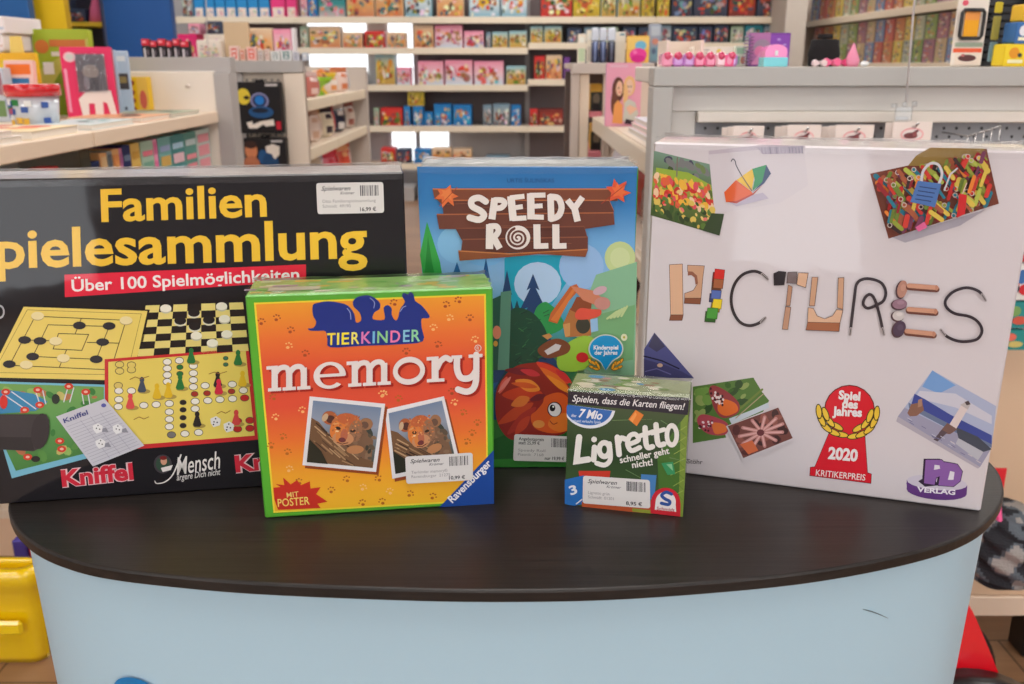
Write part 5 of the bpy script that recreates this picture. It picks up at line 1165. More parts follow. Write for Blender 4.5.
# books lying on the A shelf near its edge
def lying(name, lab, x0, x1, Y0, Y1, th, col, z=SZ + .0006, rz=0, cover=None, g='magazines lying on the left shelf'):
    r_ = empty(name, ((x0 + x1) / 2, (Y0 + Y1) / 2, z), rz, lab, 'magazine', g); w, d = (x1 - x0) / 2, (Y1 - Y0) / 2
    mb = MB(); mb.box(-w + .003, w - .003, -d + .003, d - .003, .0012, th - .0012, KK((226, 218, 208))); mb.obj('pages', PAPER, r_)
    mb = MB(); mb.box(-w, w, -d, d, 0, .0012, KK(col)); mb.box(-w, w, -d, d, th - .0012, th, KK(col)); rn = random.Random(int(1000 * Y0))
    for i in range(7):
        cx, cy, rr = rn.uniform(-w * .7, w * .7), rn.uniform(-d * .7, d * .7), rn.uniform(.2, .3) * w
        mb.face([(cx + rr * math.cos(t * .9), cy + rr * math.sin(t * .9), th + .0003 + i * 1e-4) for t in range(7)], KK(rn.choice(cover or [(206, 90, 60), (240, 210, 150), (60, 60, 60), (230, 226, 220)])))
    mb.obj('cover', CARD, r_); return r_
lying('magazine', 'white magazine, lowest of the flat pile at the left edge', -1.42, -1.12, 1.74, 2.12, .014, (232, 226, 220))
lying('magazine', 'white magazine lying on top of the flat pile at the left edge', -1.43, -1.13, 1.73, 2.10, .012, (236, 214, 200), z=SZ + .0152)
lying('magazine', 'cream magazine with orange pictures, flat in front of the red pail', -1.40, -1.12, 2.16, 2.40, .02, (240, 214, 170), cover=[(226, 120, 50), (206, 70, 50), (246, 220, 150)])
lying('magazine', 'pale magazine with a black picture, flat in front of the pink doll box', -1.30, -1.13, 2.50, 2.78, .014, (206, 220, 222), cover=[(30, 28, 30), (40, 36, 40), (140, 190, 190), (220, 220, 220)])
lying('magazine', 'magazine with dark red cover flat on the left shelf below the yellow box', -1.36, -1.13, 2.84, 3.08, .014, (226, 170, 130), cover=[(120, 30, 30), (60, 30, 30), (226, 140, 90)])
lying('magazine', 'grey-green magazine lying last on the left shelf by the white panel', -1.36, -1.13, 3.12, 3.38, .012, (170, 180, 160), cover=[(60, 56, 50), (206, 170, 140), (130, 150, 130)])

def standing(name, lab, cat, x0, x1, yt, Y, D, z=SZ, rz=0, tilt=0, group=None):
    """returns root placed so that the front covers image columns x0..x1 at depth Y; size W, H"""
    X0, X1 = xof(x0, Y, z + .1), xof(x1, Y, z + .1); W = (X1 - X0) / max(.3, math.cos(rz)); H = zof(yt, Y) - z
    r_ = empty(name, ((X0 + X1) / 2, Y, z + .0005), rz, lab, cat, group)
    if tilt: r_.rotation_euler = (tilt, 0, rz); r_.location.z += D * math.sin(abs(tilt)) + .001
    return r_, W, H
def cbox(r_, W, H, D, c, name='carton', m=None, cols=None, bev=.003):
    mb = MB(); mb.box(-W / 2, W / 2, 0, D, 0, H, KK(c), bev, cols={k: KK(v) for k, v in (cols or {}).items()}); global LASTC; LASTC = c; return mb.obj(name, m or CARD, r_)
LASTC = None
def face(r_, W, H, polys, name, m=None, y=-.0006, parent=None):
    """polys: (points in unit u right, v down, colour) printed on the front"""
    mb = MB(); polys = ([(RC(.01, .01, .99, .99), LASTC)] if name == 'front_print' else []) + polys
    for i, (pts, c) in enumerate(polys):
        P = [((u - .5) * W, y - .0004 * i, (1 - v) * H) for u, v in pts]
        a = sum(P[k][0] * P[(k + 1) % len(P)][2] - P[(k + 1) % len(P)][0] * P[k][2] for k in range(len(P)))
        mb.face(P if a > 0 else P[::-1], KK(c))
    return mb.obj(name, m or CARD, r_)
def RC(u0, v0, u1, v1): return [(u0, v0), (u1, v0), (u1, v1), (u0, v1)]
def EL(u, v, ru, rv, n=14, rot=0): return ell(u, v, ru, rv, rot, n)

# stack of white boxed books high at the far left
for i in range(6):
    z0 = SZ + .0005 + i * .0525; xx = -1.86 + (i % 3) * .012
    mb = MB(); mb.box(-.17, .17, -.12, .12, 0, .052, KK((232, 226, 226)), .004)
    mb.box(-.168, .168, -.1206, -.12, .012, .02, KK(((190, 196, 214), (214, 190, 180), (196, 206, 220))[i % 3]))
    tag(mb.obj('boxed_book', CARD, None, (xx + .065, 3.14, z0)), 'flat white boxed book, %s from the bottom of the stack at the far left' % ORD[i + 1], 'book', 'stack of white boxed books')
# yellow poster pack, children's book, green book, pink doll box, blue-white packs, yellow box, pail
r_, W, H = standing('activity_pack', 'yellow activity pack with a rainbow unicorn picture at the left edge', 'pack', -2, 40, 50, 3.02, .02)
cbox(r_, W, H * .96, .02, (244, 200, 40)); face(r_, W, H * .96, [(RC(.0, .0, 1, .1), (240, 180, 40)), (EL(.5, .42, .24, .3), (220, 130, 190)), (EL(.42, .4, .12, .22), (120, 60, 150)), (RC(.5, .15, .6, .5), (110, 180, 190)), (RC(.6, .2, .66, .5), (236, 226, 200)), (RC(.05, .7, .95, .95), (236, 170, 190))], 'front_print')
mb = MB(); mb.prism([(-W * .1, 0), (W * .22, 0), (W * .2, .05), (-W * .06, .05)], 0, .006, KK((240, 206, 110)), M=Matrix.Translation((0, .01, H * .96)) @ Matrix.Rotation(math.pi / 2, 4, 'X')); mb.obj('hang_tab', CARD, r_)
r_, W, H = standing('picture_book', "children's book with orange title block, leaning in front of the yellow pack", 'book', 4, 33, 61, 2.90, .025, tilt=-.1)
cbox(r_, W, H, .025, (236, 190, 180), cols={'-x': (226, 220, 216)}); face(r_, W, H, [(RC(.08, .07, .92, .24), (246, 110, 30)), (RC(.15, .3, .85, .72), (50, 110, 160)), (EL(.5, .56, .22, .14), (230, 190, 100)), (EL(.4, .5, .1, .1), (40, 60, 90)), (RC(.1, .76, .9, .94), (236, 200, 206))], 'front_print')
r_, W, H = standing('activity_pack', 'grey-edged book standing at the very left edge of the left shelf', 'book', -14, 5, 68, 2.86, .05)
cbox(r_, W, H, .05, (190, 196, 206)); face(r_, W, H, [(RC(.1, .1, .9, .5), (150, 110, 120)), (RC(.1, .6, .9, .9), (110, 140, 90))], 'front_print')
r_, W, H = standing('board_book', 'big lime green book with a white square sticker, behind the pink doll box', 'book', 37, 92, 30, 3.18, .04, tilt=-.06)
cbox(r_, W, H, .04, (170, 186, 50), cols={'+z': (220, 206, 190)}); face(r_, W, H, [(RC(0, 0, 1, 1), (160, 180, 44)), ([(0, .5), (1, .1), (1, .6), (.2, 1), (0, 1)], (190, 190, 90)), ([(.1, .8), (.6, .35), (.95, .55), (.6, 1), (.1, 1)], (120, 150, 40)), (EL(.16, .2, .13, .08), (206, 120, 50)), (RC(.3, .12, .95, .2), (196, 110, 50)), (RC(.32, .26, .8, .31), (226, 222, 210)), (RC(.15, .38, .34, .52), (240, 238, 232)), ([(.5, .6), (.9, .4), (.92, .48), (.52, .7)], (214, 206, 160)), (EL(.7, .8, .18, .1), (206, 190, 90))], 'front_print')
r_, W, H = standing('doll_box', 'pink cardboard doll box with a window, standing angled on the left shelf', 'toy box', 68, 112, 47, 3.02, .08, rz=.35)
cbox(r_, W, H, .08, (226, 50, 100), cols={'-x': (236, 80, 126), '+x': (206, 40, 86)})
face(r_, W, H, [(RC(.28, .1, .85, .62), (120, 112, 120)), (EL(.55, .34, .16, .1), (190, 170, 160)), (RC(.42, .42, .68, .6), (90, 86, 96)), (EL(.45, .5, .06, .1), (170, 160, 170)), (EL(.18, .14, .12, .07), (240, 190, 200)), (EL(.18, .14, .08, .045), (206, 206, 200)), ([(.25, .72), (.4, .62), (.9, .6), (.98, .98), (.85, .98), (.8, .78), (.72, .76), (.7, .98), (.55, .98), (.55, .78), (.44, .78), (.42, .99), (.3, .99)], (240, 226, 222)), (RC(.04, .3, .1, .9), (246, 150, 180))], 'front_print')
mb = MB(); mb.box(-W * .23, W * .36, -.006, -.0058, H * .37, H * .91, (1, 1, 1, 1)); mb.obj('clear_window', PVC, r_)
for i, (x0, x1, yt, Y, c) in enumerate(((106, 118, 50, 3.2, (170, 190, 214)), (114, 130, 51, 3.28, (186, 204, 226)))):
    r_, W, H = standing('sticker_album', '%s pale blue album standing right of the pink doll box' % ('nearer' if i == 0 else 'farther'), 'book', x0, x1, yt, Y, .03, rz=.25, group='pale blue albums')
    cbox(r_, W, H, .03, c); face(r_, W, H, [(RC(.15, .08, .85, .16), (226, 230, 236)), (RC(.35, .35, .9, .6), (70, 66, 70)) if i else (RC(.1, .3, .6, .8), (150, 170, 200)), (RC(.4, .4, .8, .5), (150, 130, 80)), (EL(.3, .88, .08, .03), (90, 100, 120)), (EL(.6, .9, .08, .03), (90, 100, 120))], 'front_print')
r_, W, H = standing('game_box', 'small yellow box with red dots and a red bean shape, by the white panel', 'toy box', 118, 147, 77, 3.36, .05, rz=.06)
cbox(r_, W, H, .05, (246, 190, 24)); pol = [(RC(.335, 0, .35, 1), (206, 150, 20)), (RC(.65, 0, 1, 1), (240, 190, 80)), (EL(.82, .62, .12, .26), (214, 100, 80))]
for u in (.16, .5):
    for v in (.16, .42, .64, .88): pol += [(EL(u, v, .085, .07, 8), (170, 40, 40)), (EL(u + .02, v, .04, .03, 6), (110, 20, 24))]
face(r_, W, H, pol, 'front_print')
# red pail with blocks
r_ = empty('toy_pail', (xof(36, 2.60, 1.22), 2.60, SZ + .0005), 0, 'pail of building blocks with a red lid on the left shelf', 'toy pail')
mb = MB(); mb.lathe([(0, 0), (.056, 0), (.066, .085), (0.0, .085)], (0, 0, 0), KK((200, 206, 214)), 28); mb.obj('bucket', GLOSSP, r_)
mb = MB(); mb.lathe([(0.0, .0855), (.072, .0855), (.073, .115), (.068, .118), (0.0, .118)], (0, 0, 0), KK((200, 20, 34)), 28); mb.obj('lid', GLOSSP, r_)
rn = random.Random(4); mb = MB()
for i in range(26):
    t = rn.uniform(math.pi, 2 * math.pi); z = rn.uniform(.008, .075); rr = .0575 + z * .12
    mb.box(-.009, .009, -.002, .002, -.008, .008, KK(rn.choice([(40, 120, 60), (206, 60, 40), (60, 90, 160), (230, 180, 60), (226, 226, 226)])), M=Matrix.Translation((rr * math.cos(t), rr * math.sin(t), z)) @ Matrix.Rotation(t + math.pi / 2, 4, 'Z'))
mb.obj('block_print', CARD, r_)['kind'] = 'stuff'
# books in the lower shelf of A, spines to the aisle
def spinebook(lab, Y0, Y1, zb, H, D, col, col2, seed, group, X=AX - .03, nm='paperback', cat='book', face=-1):
    """book standing with its spine towards +x (or -x)"""
    rn = random.Random(seed); r_ = empty(nm, (X, (Y0 + Y1) / 2, zb + .0004), 0, lab, cat, group); h = (Y1 - Y0) / 2 - .0006; s = -face
    xa, xb = (-D, 0) if face < 0 else (0, D)
    mb = MB(); mb.box(xa + .004 if face < 0 else xa + .003, xb - .003 if face < 0 else xb - .004, -h + .002, h - .002, .002, H - .004, KK((228, 220, 206))); mb.obj('pages', PAPER, r_)
    mb = MB(); mb.box(xa, xb, -h, -h + .002, 0, H, KK(col)); mb.box(xa, xb, h - .002, h, 0, H, KK(col)); 
    sx = (-.003, 0) if face < 0 else (0, .003)
    mb.box(sx[0], sx[1], -h + .0021, h - .0021, 0, H, KK(col))
    x = (.0004 if face < 0 else -.0004)
    for k in range(5):
        z0 = H * (.06 + .19 * k); z1 = z0 + H * rn.uniform(.06, .16); c = rn.choice(col2); xx = x * (1 + k)
        P = [(xx, -h * .8, z0), (xx, h * .8, z0), (xx, h * .8, z1), (xx, -h * .8, z1)]
        mb.face(P if face < 0 else P[::-1], KK(c))
    mb.obj('cover', CARD, r_); return r_
LSZ = .89
books = [(100, 106, 128, (190, 170, 90), [(90, 120, 70), (60, 70, 60)]), (105, 109, 150, (150, 130, 80), [(70, 80, 60)]), (97, 104, 154, (26, 50, 110), [(40, 70, 140), (20, 36, 80)]), (105, 112, 152, (226, 170, 110), [(226, 190, 140), (206, 150, 90)]), (112.4, 117, 150, (150, 160, 160), [(90, 100, 110), (206, 206, 200)]), (117, 124, 148, (230, 180, 120), [(226, 150, 90), (240, 206, 160)]),
         (124, 127, 147, (206, 130, 170), [(170, 100, 150)]), (127, 135, 137, (22, 40, 96), [(30, 60, 130), (100, 120, 150)]), (135, 144, 135, (226, 190, 100), [(206, 160, 70), (150, 120, 90), (110, 70, 60)]), (145, 157, 132, (170, 200, 180), [(120, 170, 150), (230, 120, 140)]), (157, 161, 130, (236, 150, 186), [(226, 120, 170)]), (162, 174, 128, (120, 180, 176), [(150, 170, 206), (206, 170, 90)]),
         (174, 187, 126, (70, 140, 140), [(170, 206, 226), (226, 190, 200)]), (187, 199, 124, (90, 150, 140), [(190, 206, 206), (226, 140, 150)]), (199, 212, 122, (190, 206, 200), [(120, 160, 150), (226, 150, 160)])]
y = 2.42; 
for i, (x0, x1, yt, c, c2) in enumerate(books[3:]):
    Ya, Yb = yof(x0, AX - .03, 1.0), yof(x1, AX - .03, 1.0)
    H = min(.245, max(.18, zof(yt + 1.5, (Ya + Yb) / 2) - LSZ))
    cn = {3: 'tan', 4: 'grey', 5: 'orange-tan', 6: 'narrow lilac', 7: 'navy', 8: 'mustard', 9: 'pale green', 10: 'narrow pink', 11: 'light teal', 12: 'dark teal', 13: 'sea green', 14: 'pale grey-green'}[i + 3]
    spinebook('%s book spine on the lower left shelf, %s from the left' % (cn, ordn(i + 3)), Ya, Yb, LSZ, H, .16, c, c2, 40 + i, 'books on the lower left shelf')
spinebook('olive book darkened for recess shade, nearest on the lower left shelf, left of the dark blue one', yof(86, AX - .03, 1), yof(96.6, AX - .03, 1), LSZ, .255, .16, (74, 68, 52), [(120, 130, 70), (60, 60, 50)], 34, 'books on the lower left shelf')  # cover colour darkened to paint in the shade of the shelf recess
spinebook('dark blue book spine on the lower left shelf, second from the left', yof(97, AX - .03, 1) , yof(104.5, AX - .03, 1), LSZ, .22, .16, (26, 50, 110), [(40, 70, 140), (20, 36, 80)], 33, 'books on the lower left shelf')
# boxes lying deeper at the left end of the lower shelf
for i, (x0, x1, yt, Y, pal, nm) in enumerate(((-8, 9, 152, 1.98, 'red', 'dark red'), (10, 23, 156, 2.06, 'farm', 'green'), (24, 33, 155, 2.12, 'yellow', 'yellow'), (34, 54, 151, 2.2, 'red2', 'red and orange'))):
    toybox('puzzle_box', '%s puzzle box set back on the lower left shelf' % nm, 'puzzle', 'puzzle boxes on the lower left shelf', xof(x0, Y, 1), xof(x1, Y, 1), LSZ + .0006, min(1.12, max(LSZ + .1, zof(yt, Y))), Y, .06 if i < 4 else .1, pal, 60 + i)

# goods on the top rail of A (small red-topped packs)
TA = 1.385
for i, (x0, x1) in enumerate(((143, 151), (151.5, 158), (159, 167), (167.5, 173), (174, 181), (181.5, 190))):
    Y = 3.475; z = TA; W = xof(x1, Y, z) - xof(x0, Y, z); H = zof(39 + (i % 2) * 2, Y) - z
    r_ = empty('blister_pack', ((xof(x0, Y, z) + xof(x1, Y, z)) / 2, Y, z + .0004), 0, 'small black and red pack on the grey rail, %s from the left' % ordn(i + 1), 'blister pack', 'black and red packs on the left rail')
    cbox(r_, W * .96, H, .03, (34, 30, 36)); face(r_, W * .96, H, [(RC(0, 0, 1, .36), (206, 36, 56)), (RC(.1, .1, .6, .22), (240, 150, 160)), (RC(.2, .5, .45, 1), (206, 200, 206)), (RC(.6, .6, .85, .9), (110, 100, 110))], 'front_print')

# ---- C: second gondola, end panel with hanging black boxes, aisle shelves behind
CY0, CY1, CX = 4.2, 6.3, -.99
r = empty('shelf_gondola', (CX, CY0, 0), 0, 'cream gondola in the left middle with two black boxes hung on its end', 'shelf unit')
def Cb(x0, x1, y0, y1, z0, z1, name, c=CREAM, bev=.002, parent=None): return brd(r, x0 - CX, x1 - CX, y0 - CY0, y1 - CY0, z0, z1, name, c, bev=bev, parent=parent)
CT = 1.375
xe0, xe1 = xof(232, CY0, 1.3), xof(304, CY0, 1.3)
Cb(xe0, xe1, CY0 + .02, CY0 + .04, .1, CT - .05, 'end_panel', (236, 222, 206)); Cb(xe0, xe0 + .045, CY0, CY0 + .04, .02, CT - .052, 'post', GREY); Cb(xe1 - .09, xe1, CY0 - .01, CY0 + .04, .02, CT - .052, 'post', (228, 214, 198))
Cb(xe0, xe1, CY0 - .015, CY0 + .05, CT - .05, CT, 'top_rail', GREY); Cb(xe0, xe1 - .1, CY0 + .0505, CY0 + .42, CT - .02, CT, 'top_board', (226, 214, 200))
mb = MB()
for i in range(9):
    for j in range(34): z = .5 + j * .024; x = xe0 + .06 + i * .028 - CX; mb.box(x - .004, x + .004, .0185, .0198, z - .004, z + .004, KK((70, 66, 66)))
mb.obj('peg_hole', PAINT, r)['kind'] = 'stuff'
Cb(CX - .42, CX - .40, CY0 + .04, CY1, .1, CT - .02, 'back_panel', (236, 220, 200)); Cb(CX - .40, CX + .015, CY1, CY1 + .06, .02, CT - .03, 'end_post', (196, 186, 178)); 0
Cb(CX - .4, CX, CY0 + .04, CY1, .02, .12, 'plinth', GREY)
CSH = (1.192, .958, .70)
for z in CSH:
    for y0, y1 in ((CY0 + .042, 5.245), (5.255, CY1 - .002)):
        o = Cb(CX - .398, CX - .012, y0, y1, z - .028, z, 'shelf_board'); Cb(CX - .012, CX + .006, y0, y1, z - .05, z + .005, 'price_rail', (238, 222, 198), .003, parent=o)
# hanging black boxes
for i, (y0, y1) in enumerate(((82, 133.5), (138, 180))):
    Y = CY0 - .055; X0, X1 = xof(240.5 + i * 1.5, Y, 1.1), xof(282.5 + i * 1.5, Y, 1.1); za, zb = zof(y0, Y), zof(y1, Y); W, H = X1 - X0, za - zb
    r_ = empty('headset_box', ((X0 + X1) / 2, Y, zb), 0, ('upper black hanging box with a blue ring and a yellow face' if i == 0 else 'lower black hanging box with a boy and a blue shape'), 'toy box', 'black boxes hung on the gondola end')
    cbox(r_, W, H, .05, (24, 22, 26))
    if i == 0:
        p = [(EL(.13, .28, .16, .16), (220, 196, 60)), (EL(.2, .3, .07, .04), (50, 40, 20)), (EL(.5, .36, .22, .16), (130, 130, 170)), (EL(.5, .36, .17, .12), (40, 50, 90)), (EL(.5, .35, .11, .09), (30, 120, 200)), (EL(.52, .58, .3, .12), (30, 80, 130)), (EL(.5, .55, .2, .05), (20, 30, 50)), ([(.15, .78), (.3, .76), (.3, .82), (.5, .76), (.8, .72), (.82, .84), (.6, .86), (.55, .82), (.4, .9), (.2, .9)], (230, 220, 210)), (RC(.86, .76, .97, .92), (190, 30, 50)), (RC(.66, .03, .95, .08), (190, 186, 186))]
    else:
        p = [(EL(.17, .3, .15, .2), (206, 130, 90)), (EL(.17, .16, .15, .09), (60, 36, 30)), (EL(.16, .62, .2, .2), (180, 110, 80)), (EL(.45, .45, .12, .18), (30, 80, 130)), (EL(.62, .6, .2, .25), (24, 66, 110)), ([(.52, .2), (.7, .14), (.86, .2), (.84, .4), (.72, .5), (.66, .38), (.54, .34)], (226, 216, 206)), (EL(.38, .72, .12, .08), (226, 214, 206)), (RC(.66, .05, .94, .1), (190, 186, 186))]
    face(r_, W, H, p, 'front_print')
    mb = MB(); mb.tube([(0, .074, H + .006), (0, .02, H + .006), (0, .004, H + .011)], .003, KK((190, 190, 190)), 8); mb.obj('hook', METAL, r_)
    mb = MB(); mb.box(-.02, .02, .02, .022, H - .002, H + .012, KK((24, 22, 26))); mb.obj('hang_tab', CARD, r_)
# goods on the C end top
def topbox(x0, x1, y0, y1, Y, D, pal, lab, seed, nm='craft_box', z=CT, style='scene', group='boxes on the left gondola top'):
    toybox(nm, lab, 'toy box', group, xof(x0, Y, z), xof(x1, Y, z), z + .0003, zof(y0, Y) if y1 is None else z + (zof(y0, Y) - zof(y1, Y)), Y, D, pal, seed, style)
r_, W, H = standing('cardboard_sleeve', 'plain tan cardboard board standing upright behind the small white packs', 'board', 224, 249, 22, CY0 + .2, .02, z=CT)
cbox(r_, W, H, .02, (206, 180, 146)); 
topbox(250, 274, 28, None, CY0 + .25, .05, 'warm', 'peach craft box, left one behind the row of small white packs', 300); topbox(275, 293, 29, None, CY0 + .25, .05, 'friends', 'pink craft box, right one behind the row of small white packs', 301)
mb = MB(); W = .02; mb.box(-.006, .006, 0, .06, 0, zof(28, CY0 + .24) - CT, KK((236, 232, 236)), .001); tag(mb.obj('craft_box', CARD, None, (xof(294.5, CY0 + .24, CT), CY0 + .24, CT + .0003)), 'narrow white box end beside the pink craft box', 'toy box', 'boxes on the left gondola top')
pks = [(230, 239.5, 46, (244, 206, 196), (226, 110, 100)), (240, 246, 49, (226, 190, 170), (206, 110, 90)), (247, 257, 47, (244, 190, 180), (226, 100, 90)), (258, 264, 50, (214, 200, 190), (170, 150, 150)), (265, 270, 49, (226, 206, 196), (190, 150, 140)), (271, 280, 51, (226, 226, 224), (150, 160, 160)), (281, 292, 50, (220, 220, 220), (90, 130, 130)), (293, 299, 52, (206, 206, 214), (150, 150, 170)), (302, 308, 53, (180, 190, 206), (226, 226, 226))]
for i, (x0, x1, yt, c, c2) in enumerate(pks):
    Y = CY0 + .02; W = xof(x1, Y, CT) - xof(x0, Y, CT) - .002; H = zof(yt, Y) - CT
    r_ = empty('bead_pack', ((xof(x0, Y, CT) + xof(x1, Y, CT)) / 2, Y, CT + .0003), 0, 'small pale pack on the left gondola end top, %s in the row from the left' % ordn(i + 1), 'pack', 'small packs on the gondola end')
    cbox(r_, W, H, .03, c, bev=.002); face(r_, W, H, [(RC(.2, .15, .8, .85), c2), (RC(.3, .3, .7, .4), (240, 236, 232)), (EL(.5, .65, .16, .12), c)], 'front_print')
topbox(198, 222, 40, None, CY0 + .16, .1, 'cream', 'cream and black box on the left gondola end, under a dark box', 310); 
topbox(206, 223, 22, 33, CY0 + .3, .06, 'dark', 'black box stacked at the left of the tan board', 311, z=CT) if False else None
# rear-left: dark boxes seen above the A rail, standing on a rear table behind
r_t = empty('display_table', (xof(205, 4.9, 1.3), 5.0, 0), 0, 'grey display table behind the left gondola rail, carrying dark and pink boxes', 'table')
x0, x1 = xof(178, 4.9, 1.4) - r_t.location.x, xof(226, 4.9, 1.4) - r_t.location.x; TBZ = 1.36
mb = MB(); mb.box(x0, x1, -.2, .3, TBZ - .03, TBZ, KK((150, 146, 146)), .004); mb.obj('table_top', PAINT, r_t)
for sx in (x0 + .03, x1 - .03):
    for sy in (-.17, .27): mb = MB(); mb.box(sx - .02, sx + .02, sy - .02, sy + .02, 0, TBZ - .03, KK((140, 138, 138))); mb.obj('leg', PAINT, r_t)
for x0, x1, y0, y1, Y, D, pal, lab in ((180, 199, 34, 60, 4.85, .12, 'pink', 'pink-topped dark box on the display table behind the left rail'), (206, 225, 34, 60, 4.86, .12, 'cream', 'tan box with a grey picture on the display table behind the left rail')):
    z = TBZ + .0003; toybox('craft_box', lab, 'toy box', 'boxes on the display table', xof(x0, Y, z), xof(x1, Y, z), z, zof(y0, Y), Y, D, pal, int(x0))
    if pal == 'pink': zA = zof(y0, Y)
    else: zB = zof(y0, Y)
toybox('craft_box', 'pale pink and white box on top of the pink-topped dark box', 'toy box', 'boxes on the display table', xof(189, 4.86, 1.5), xof(204, 4.86, 1.5) - .02, zA + .0003, zA + .05, 4.86, .1, 'friends', 401)
toybox('craft_box', 'black and white box on top of the tan box behind the left rail', 'toy box', 'boxes on the display table', xof(206, 4.87, 1.5), xof(222, 4.87, 1.5), zB + .0003, zB + .062, 4.87, .1, 'dark', 402)

# goods in the aisle shelves of C
def bag(nm, lab, cat, group, X, Y, z, w, h, c, c2, rz=math.pi / 2 * .55, d=.06):
    """puffy packed bag with a header card"""
    h = min(h, .172); r_ = empty(nm, (X, Y, z + .001), rz, lab, cat, group); mb = MB(); n = 12; prof = [(.25, 0), (.48, .12), (.5, .35), (.48, .6), (.4, .76), (.36, .8)]
    vs = []; fs = []
    for a, b in prof:
        for k in range(n):
            t = 2 * math.pi * k / n; vs.append((w * a * (abs(math.cos(t)) ** .6) * math.copysign(1, math.cos(t)), d * a * math.sin(t), h * b))
    for i in range(len(prof) - 1):
        for k in range(n): fs.append([i * n + k, i * n + (k + 1) % n, (i + 1) * n + (k + 1) % n, (i + 1) * n + k])
    fs.append(list(range(n))[::-1]); mb.mesh(vs, fs, [KK(c if (i // n) % 2 == 0 or i % 3 else c2) for i in range(len(fs))], True); mb.obj('bag', GLOSSP, r_)
    mb = MB(); mb.box(-w * .42, w * .42, -.003, .003, h * .78, h, KK(c2), .001); mb.obj('header_card', CARD, r_); return r_
lay = [(0, [(5.02, .13, (190, 110, 100), (226, 196, 190)), (5.72, .13, (226, 214, 206), (226, 150, 90)), (5.92, .15, (226, 200, 190), (206, 120, 80)), (6.14, .13, (180, 190, 206), (206, 206, 210))]),
       (1, [(4.98, .17, (226, 206, 196), (206, 170, 150)), (5.17, .17, (230, 200, 180), (190, 150, 110)), (5.36, .17, (226, 214, 190), (60, 50, 60)), (5.56, .17, (206, 30, 44), (170, 20, 36)), (5.74, .17, (40, 46, 70), (226, 222, 220)), (5.92, .17, (90, 90, 100), (206, 206, 210)), (6.1, .17, (206, 190, 180), (150, 90, 80))]),
       (2, [(4.98, .17, (230, 226, 230), (206, 190, 170)), (5.18, .17, (230, 226, 230), (190, 180, 190)), (5.38, .17, (236, 120, 140), (226, 70, 90)), (5.6, .17, (206, 30, 44), (226, 50, 60)), (5.82, .17, (226, 90, 70), (236, 170, 120)), (6.06, .17, (226, 206, 200), (206, 90, 70))])]
names = {0: 'top', 1: 'middle', 2: 'lower'}
for lv, lst in lay:
    for i, (y, h, c, c2) in enumerate(lst):
        bag('toy_bag', 'bagged toy on the left middle %s aisle shelf, %s from the front' % (names[lv], ordn(i + 1)), 'toy pack', 'bagged toys on the left middle gondola', CX - .10 - .03 * (i % 2), y, CSH[lv], .15, h, c, c2)
# green and yellow bowls on the top shelf
for nm, lab, X, Y, z0, c, rr in (('toy_bowl', 'lime green plastic bowl on the top shelf of the left middle gondola', CX - .10, 5.26, CSH[0] + .10, (140, 200, 30), .09), ('toy_bowl', 'yellow plastic bowl right of the lime green one', CX - .13, 5.50, CSH[0] + .12, (240, 200, 50), .10)):
    r_ = empty(nm, (X, Y, CSH[0] + .0005), 0, lab, 'bowl', 'plastic bowls')
    mb = MB(); h = z0 - CSH[0]; mb.lathe([(0.03, 0), (.045, .004), (.02, h * .3), (.03, h * .5), (rr * .8, h * .7), (rr, h), (rr * .95, h), (rr * .7, h * .75), (0, h * .62)], (0, 0, 0), KK(c), 22); mb.obj('bowl', GLOSSP, r_)
    mb = MB(); mb.ball((0.01, -.02, h * .95), .03, KK((206, 120, 50)), 10); mb.ball((-.03, .02, h * .9), .028, KK((226, 190, 150)), 10); mb.ball((.03, .03, h * .92), .025, KK((150, 80, 40)), 10); mb.obj('filling', PLAST, r_)

# ---- B: cross gondola in the right middle
GY = 3.2
r = empty('shelf_gondola', (xof(605, GY, 1.2), GY, 0), 0, 'cream gondola end in the right middle with yellow packs inside', 'shelf unit'); gx = r.location.x
def Bq(px0, px1, y0, y1, z0, z1, name, c=(216, 200, 182), bev=.002, parent=None): return brd(r, xof(px0, GY, 1.2) - gx, xof(px1, GY, 1.2) - gx, y0 - GY, y1 - GY, z0, z1, name, c, bev=bev, parent=parent)
BT = zof(63, GY)
Bq(571, 579, GY, GY + .05, .02, BT - .035, 'post', (196, 184, 174)); Bq(571, 652, GY - .01, GY + .07, BT - .035, BT, 'top_rail', (190, 180, 172)); Bq(579.3, 589, GY + .01, GY + .03, .1, BT - .036, 'end_panel', (222, 206, 186)); Bq(603, 610, GY, GY + .04, .02, BT - .037, 'post', (206, 192, 178)); Bq(610.3, 652, GY + .015, GY + .035, .1, BT - .038, 'end_panel', (230, 214, 200)); Bq(571.5, 652, GY + .07, GY + .5, BT - .02, BT - .001, 'top_board', (214, 200, 186))
Bq(572, 652, GY + .45, GY + .47, .05, BT - .03, 'back_panel', (90, 76, 70))
for py in (112, 152): z = zof(py, GY); Bq(589.3, 602.8, GY + .02, GY + .44, z - .02, z, 'shelf_board', (206, 120, 130))
Bq(572, 652, GY + .06, GY + .44, .0, .05, 'plinth', GREY)
for i, py in enumerate((112, 152)):
    z = zof(py, GY); r_, W, H = standing('toy_figure_pack', ('upper' if i == 0 else 'lower') + ' yellow pack with a dark figure inside the right middle gondola', 'toy pack', 591, 602.5, py - 28, GY + .08, .08, z=z, group='yellow packs in the gondola end')
    cbox(r_, W, H, .08, (240, 186, 70)); face(r_, W, H, [(RC(.0, .3, 1, 1), (60, 66, 56)), (EL(.5, .55, .3, .2), (130, 120, 100)), (EL(.5, .85, .35, .14), (36, 34, 36))], 'front_print')
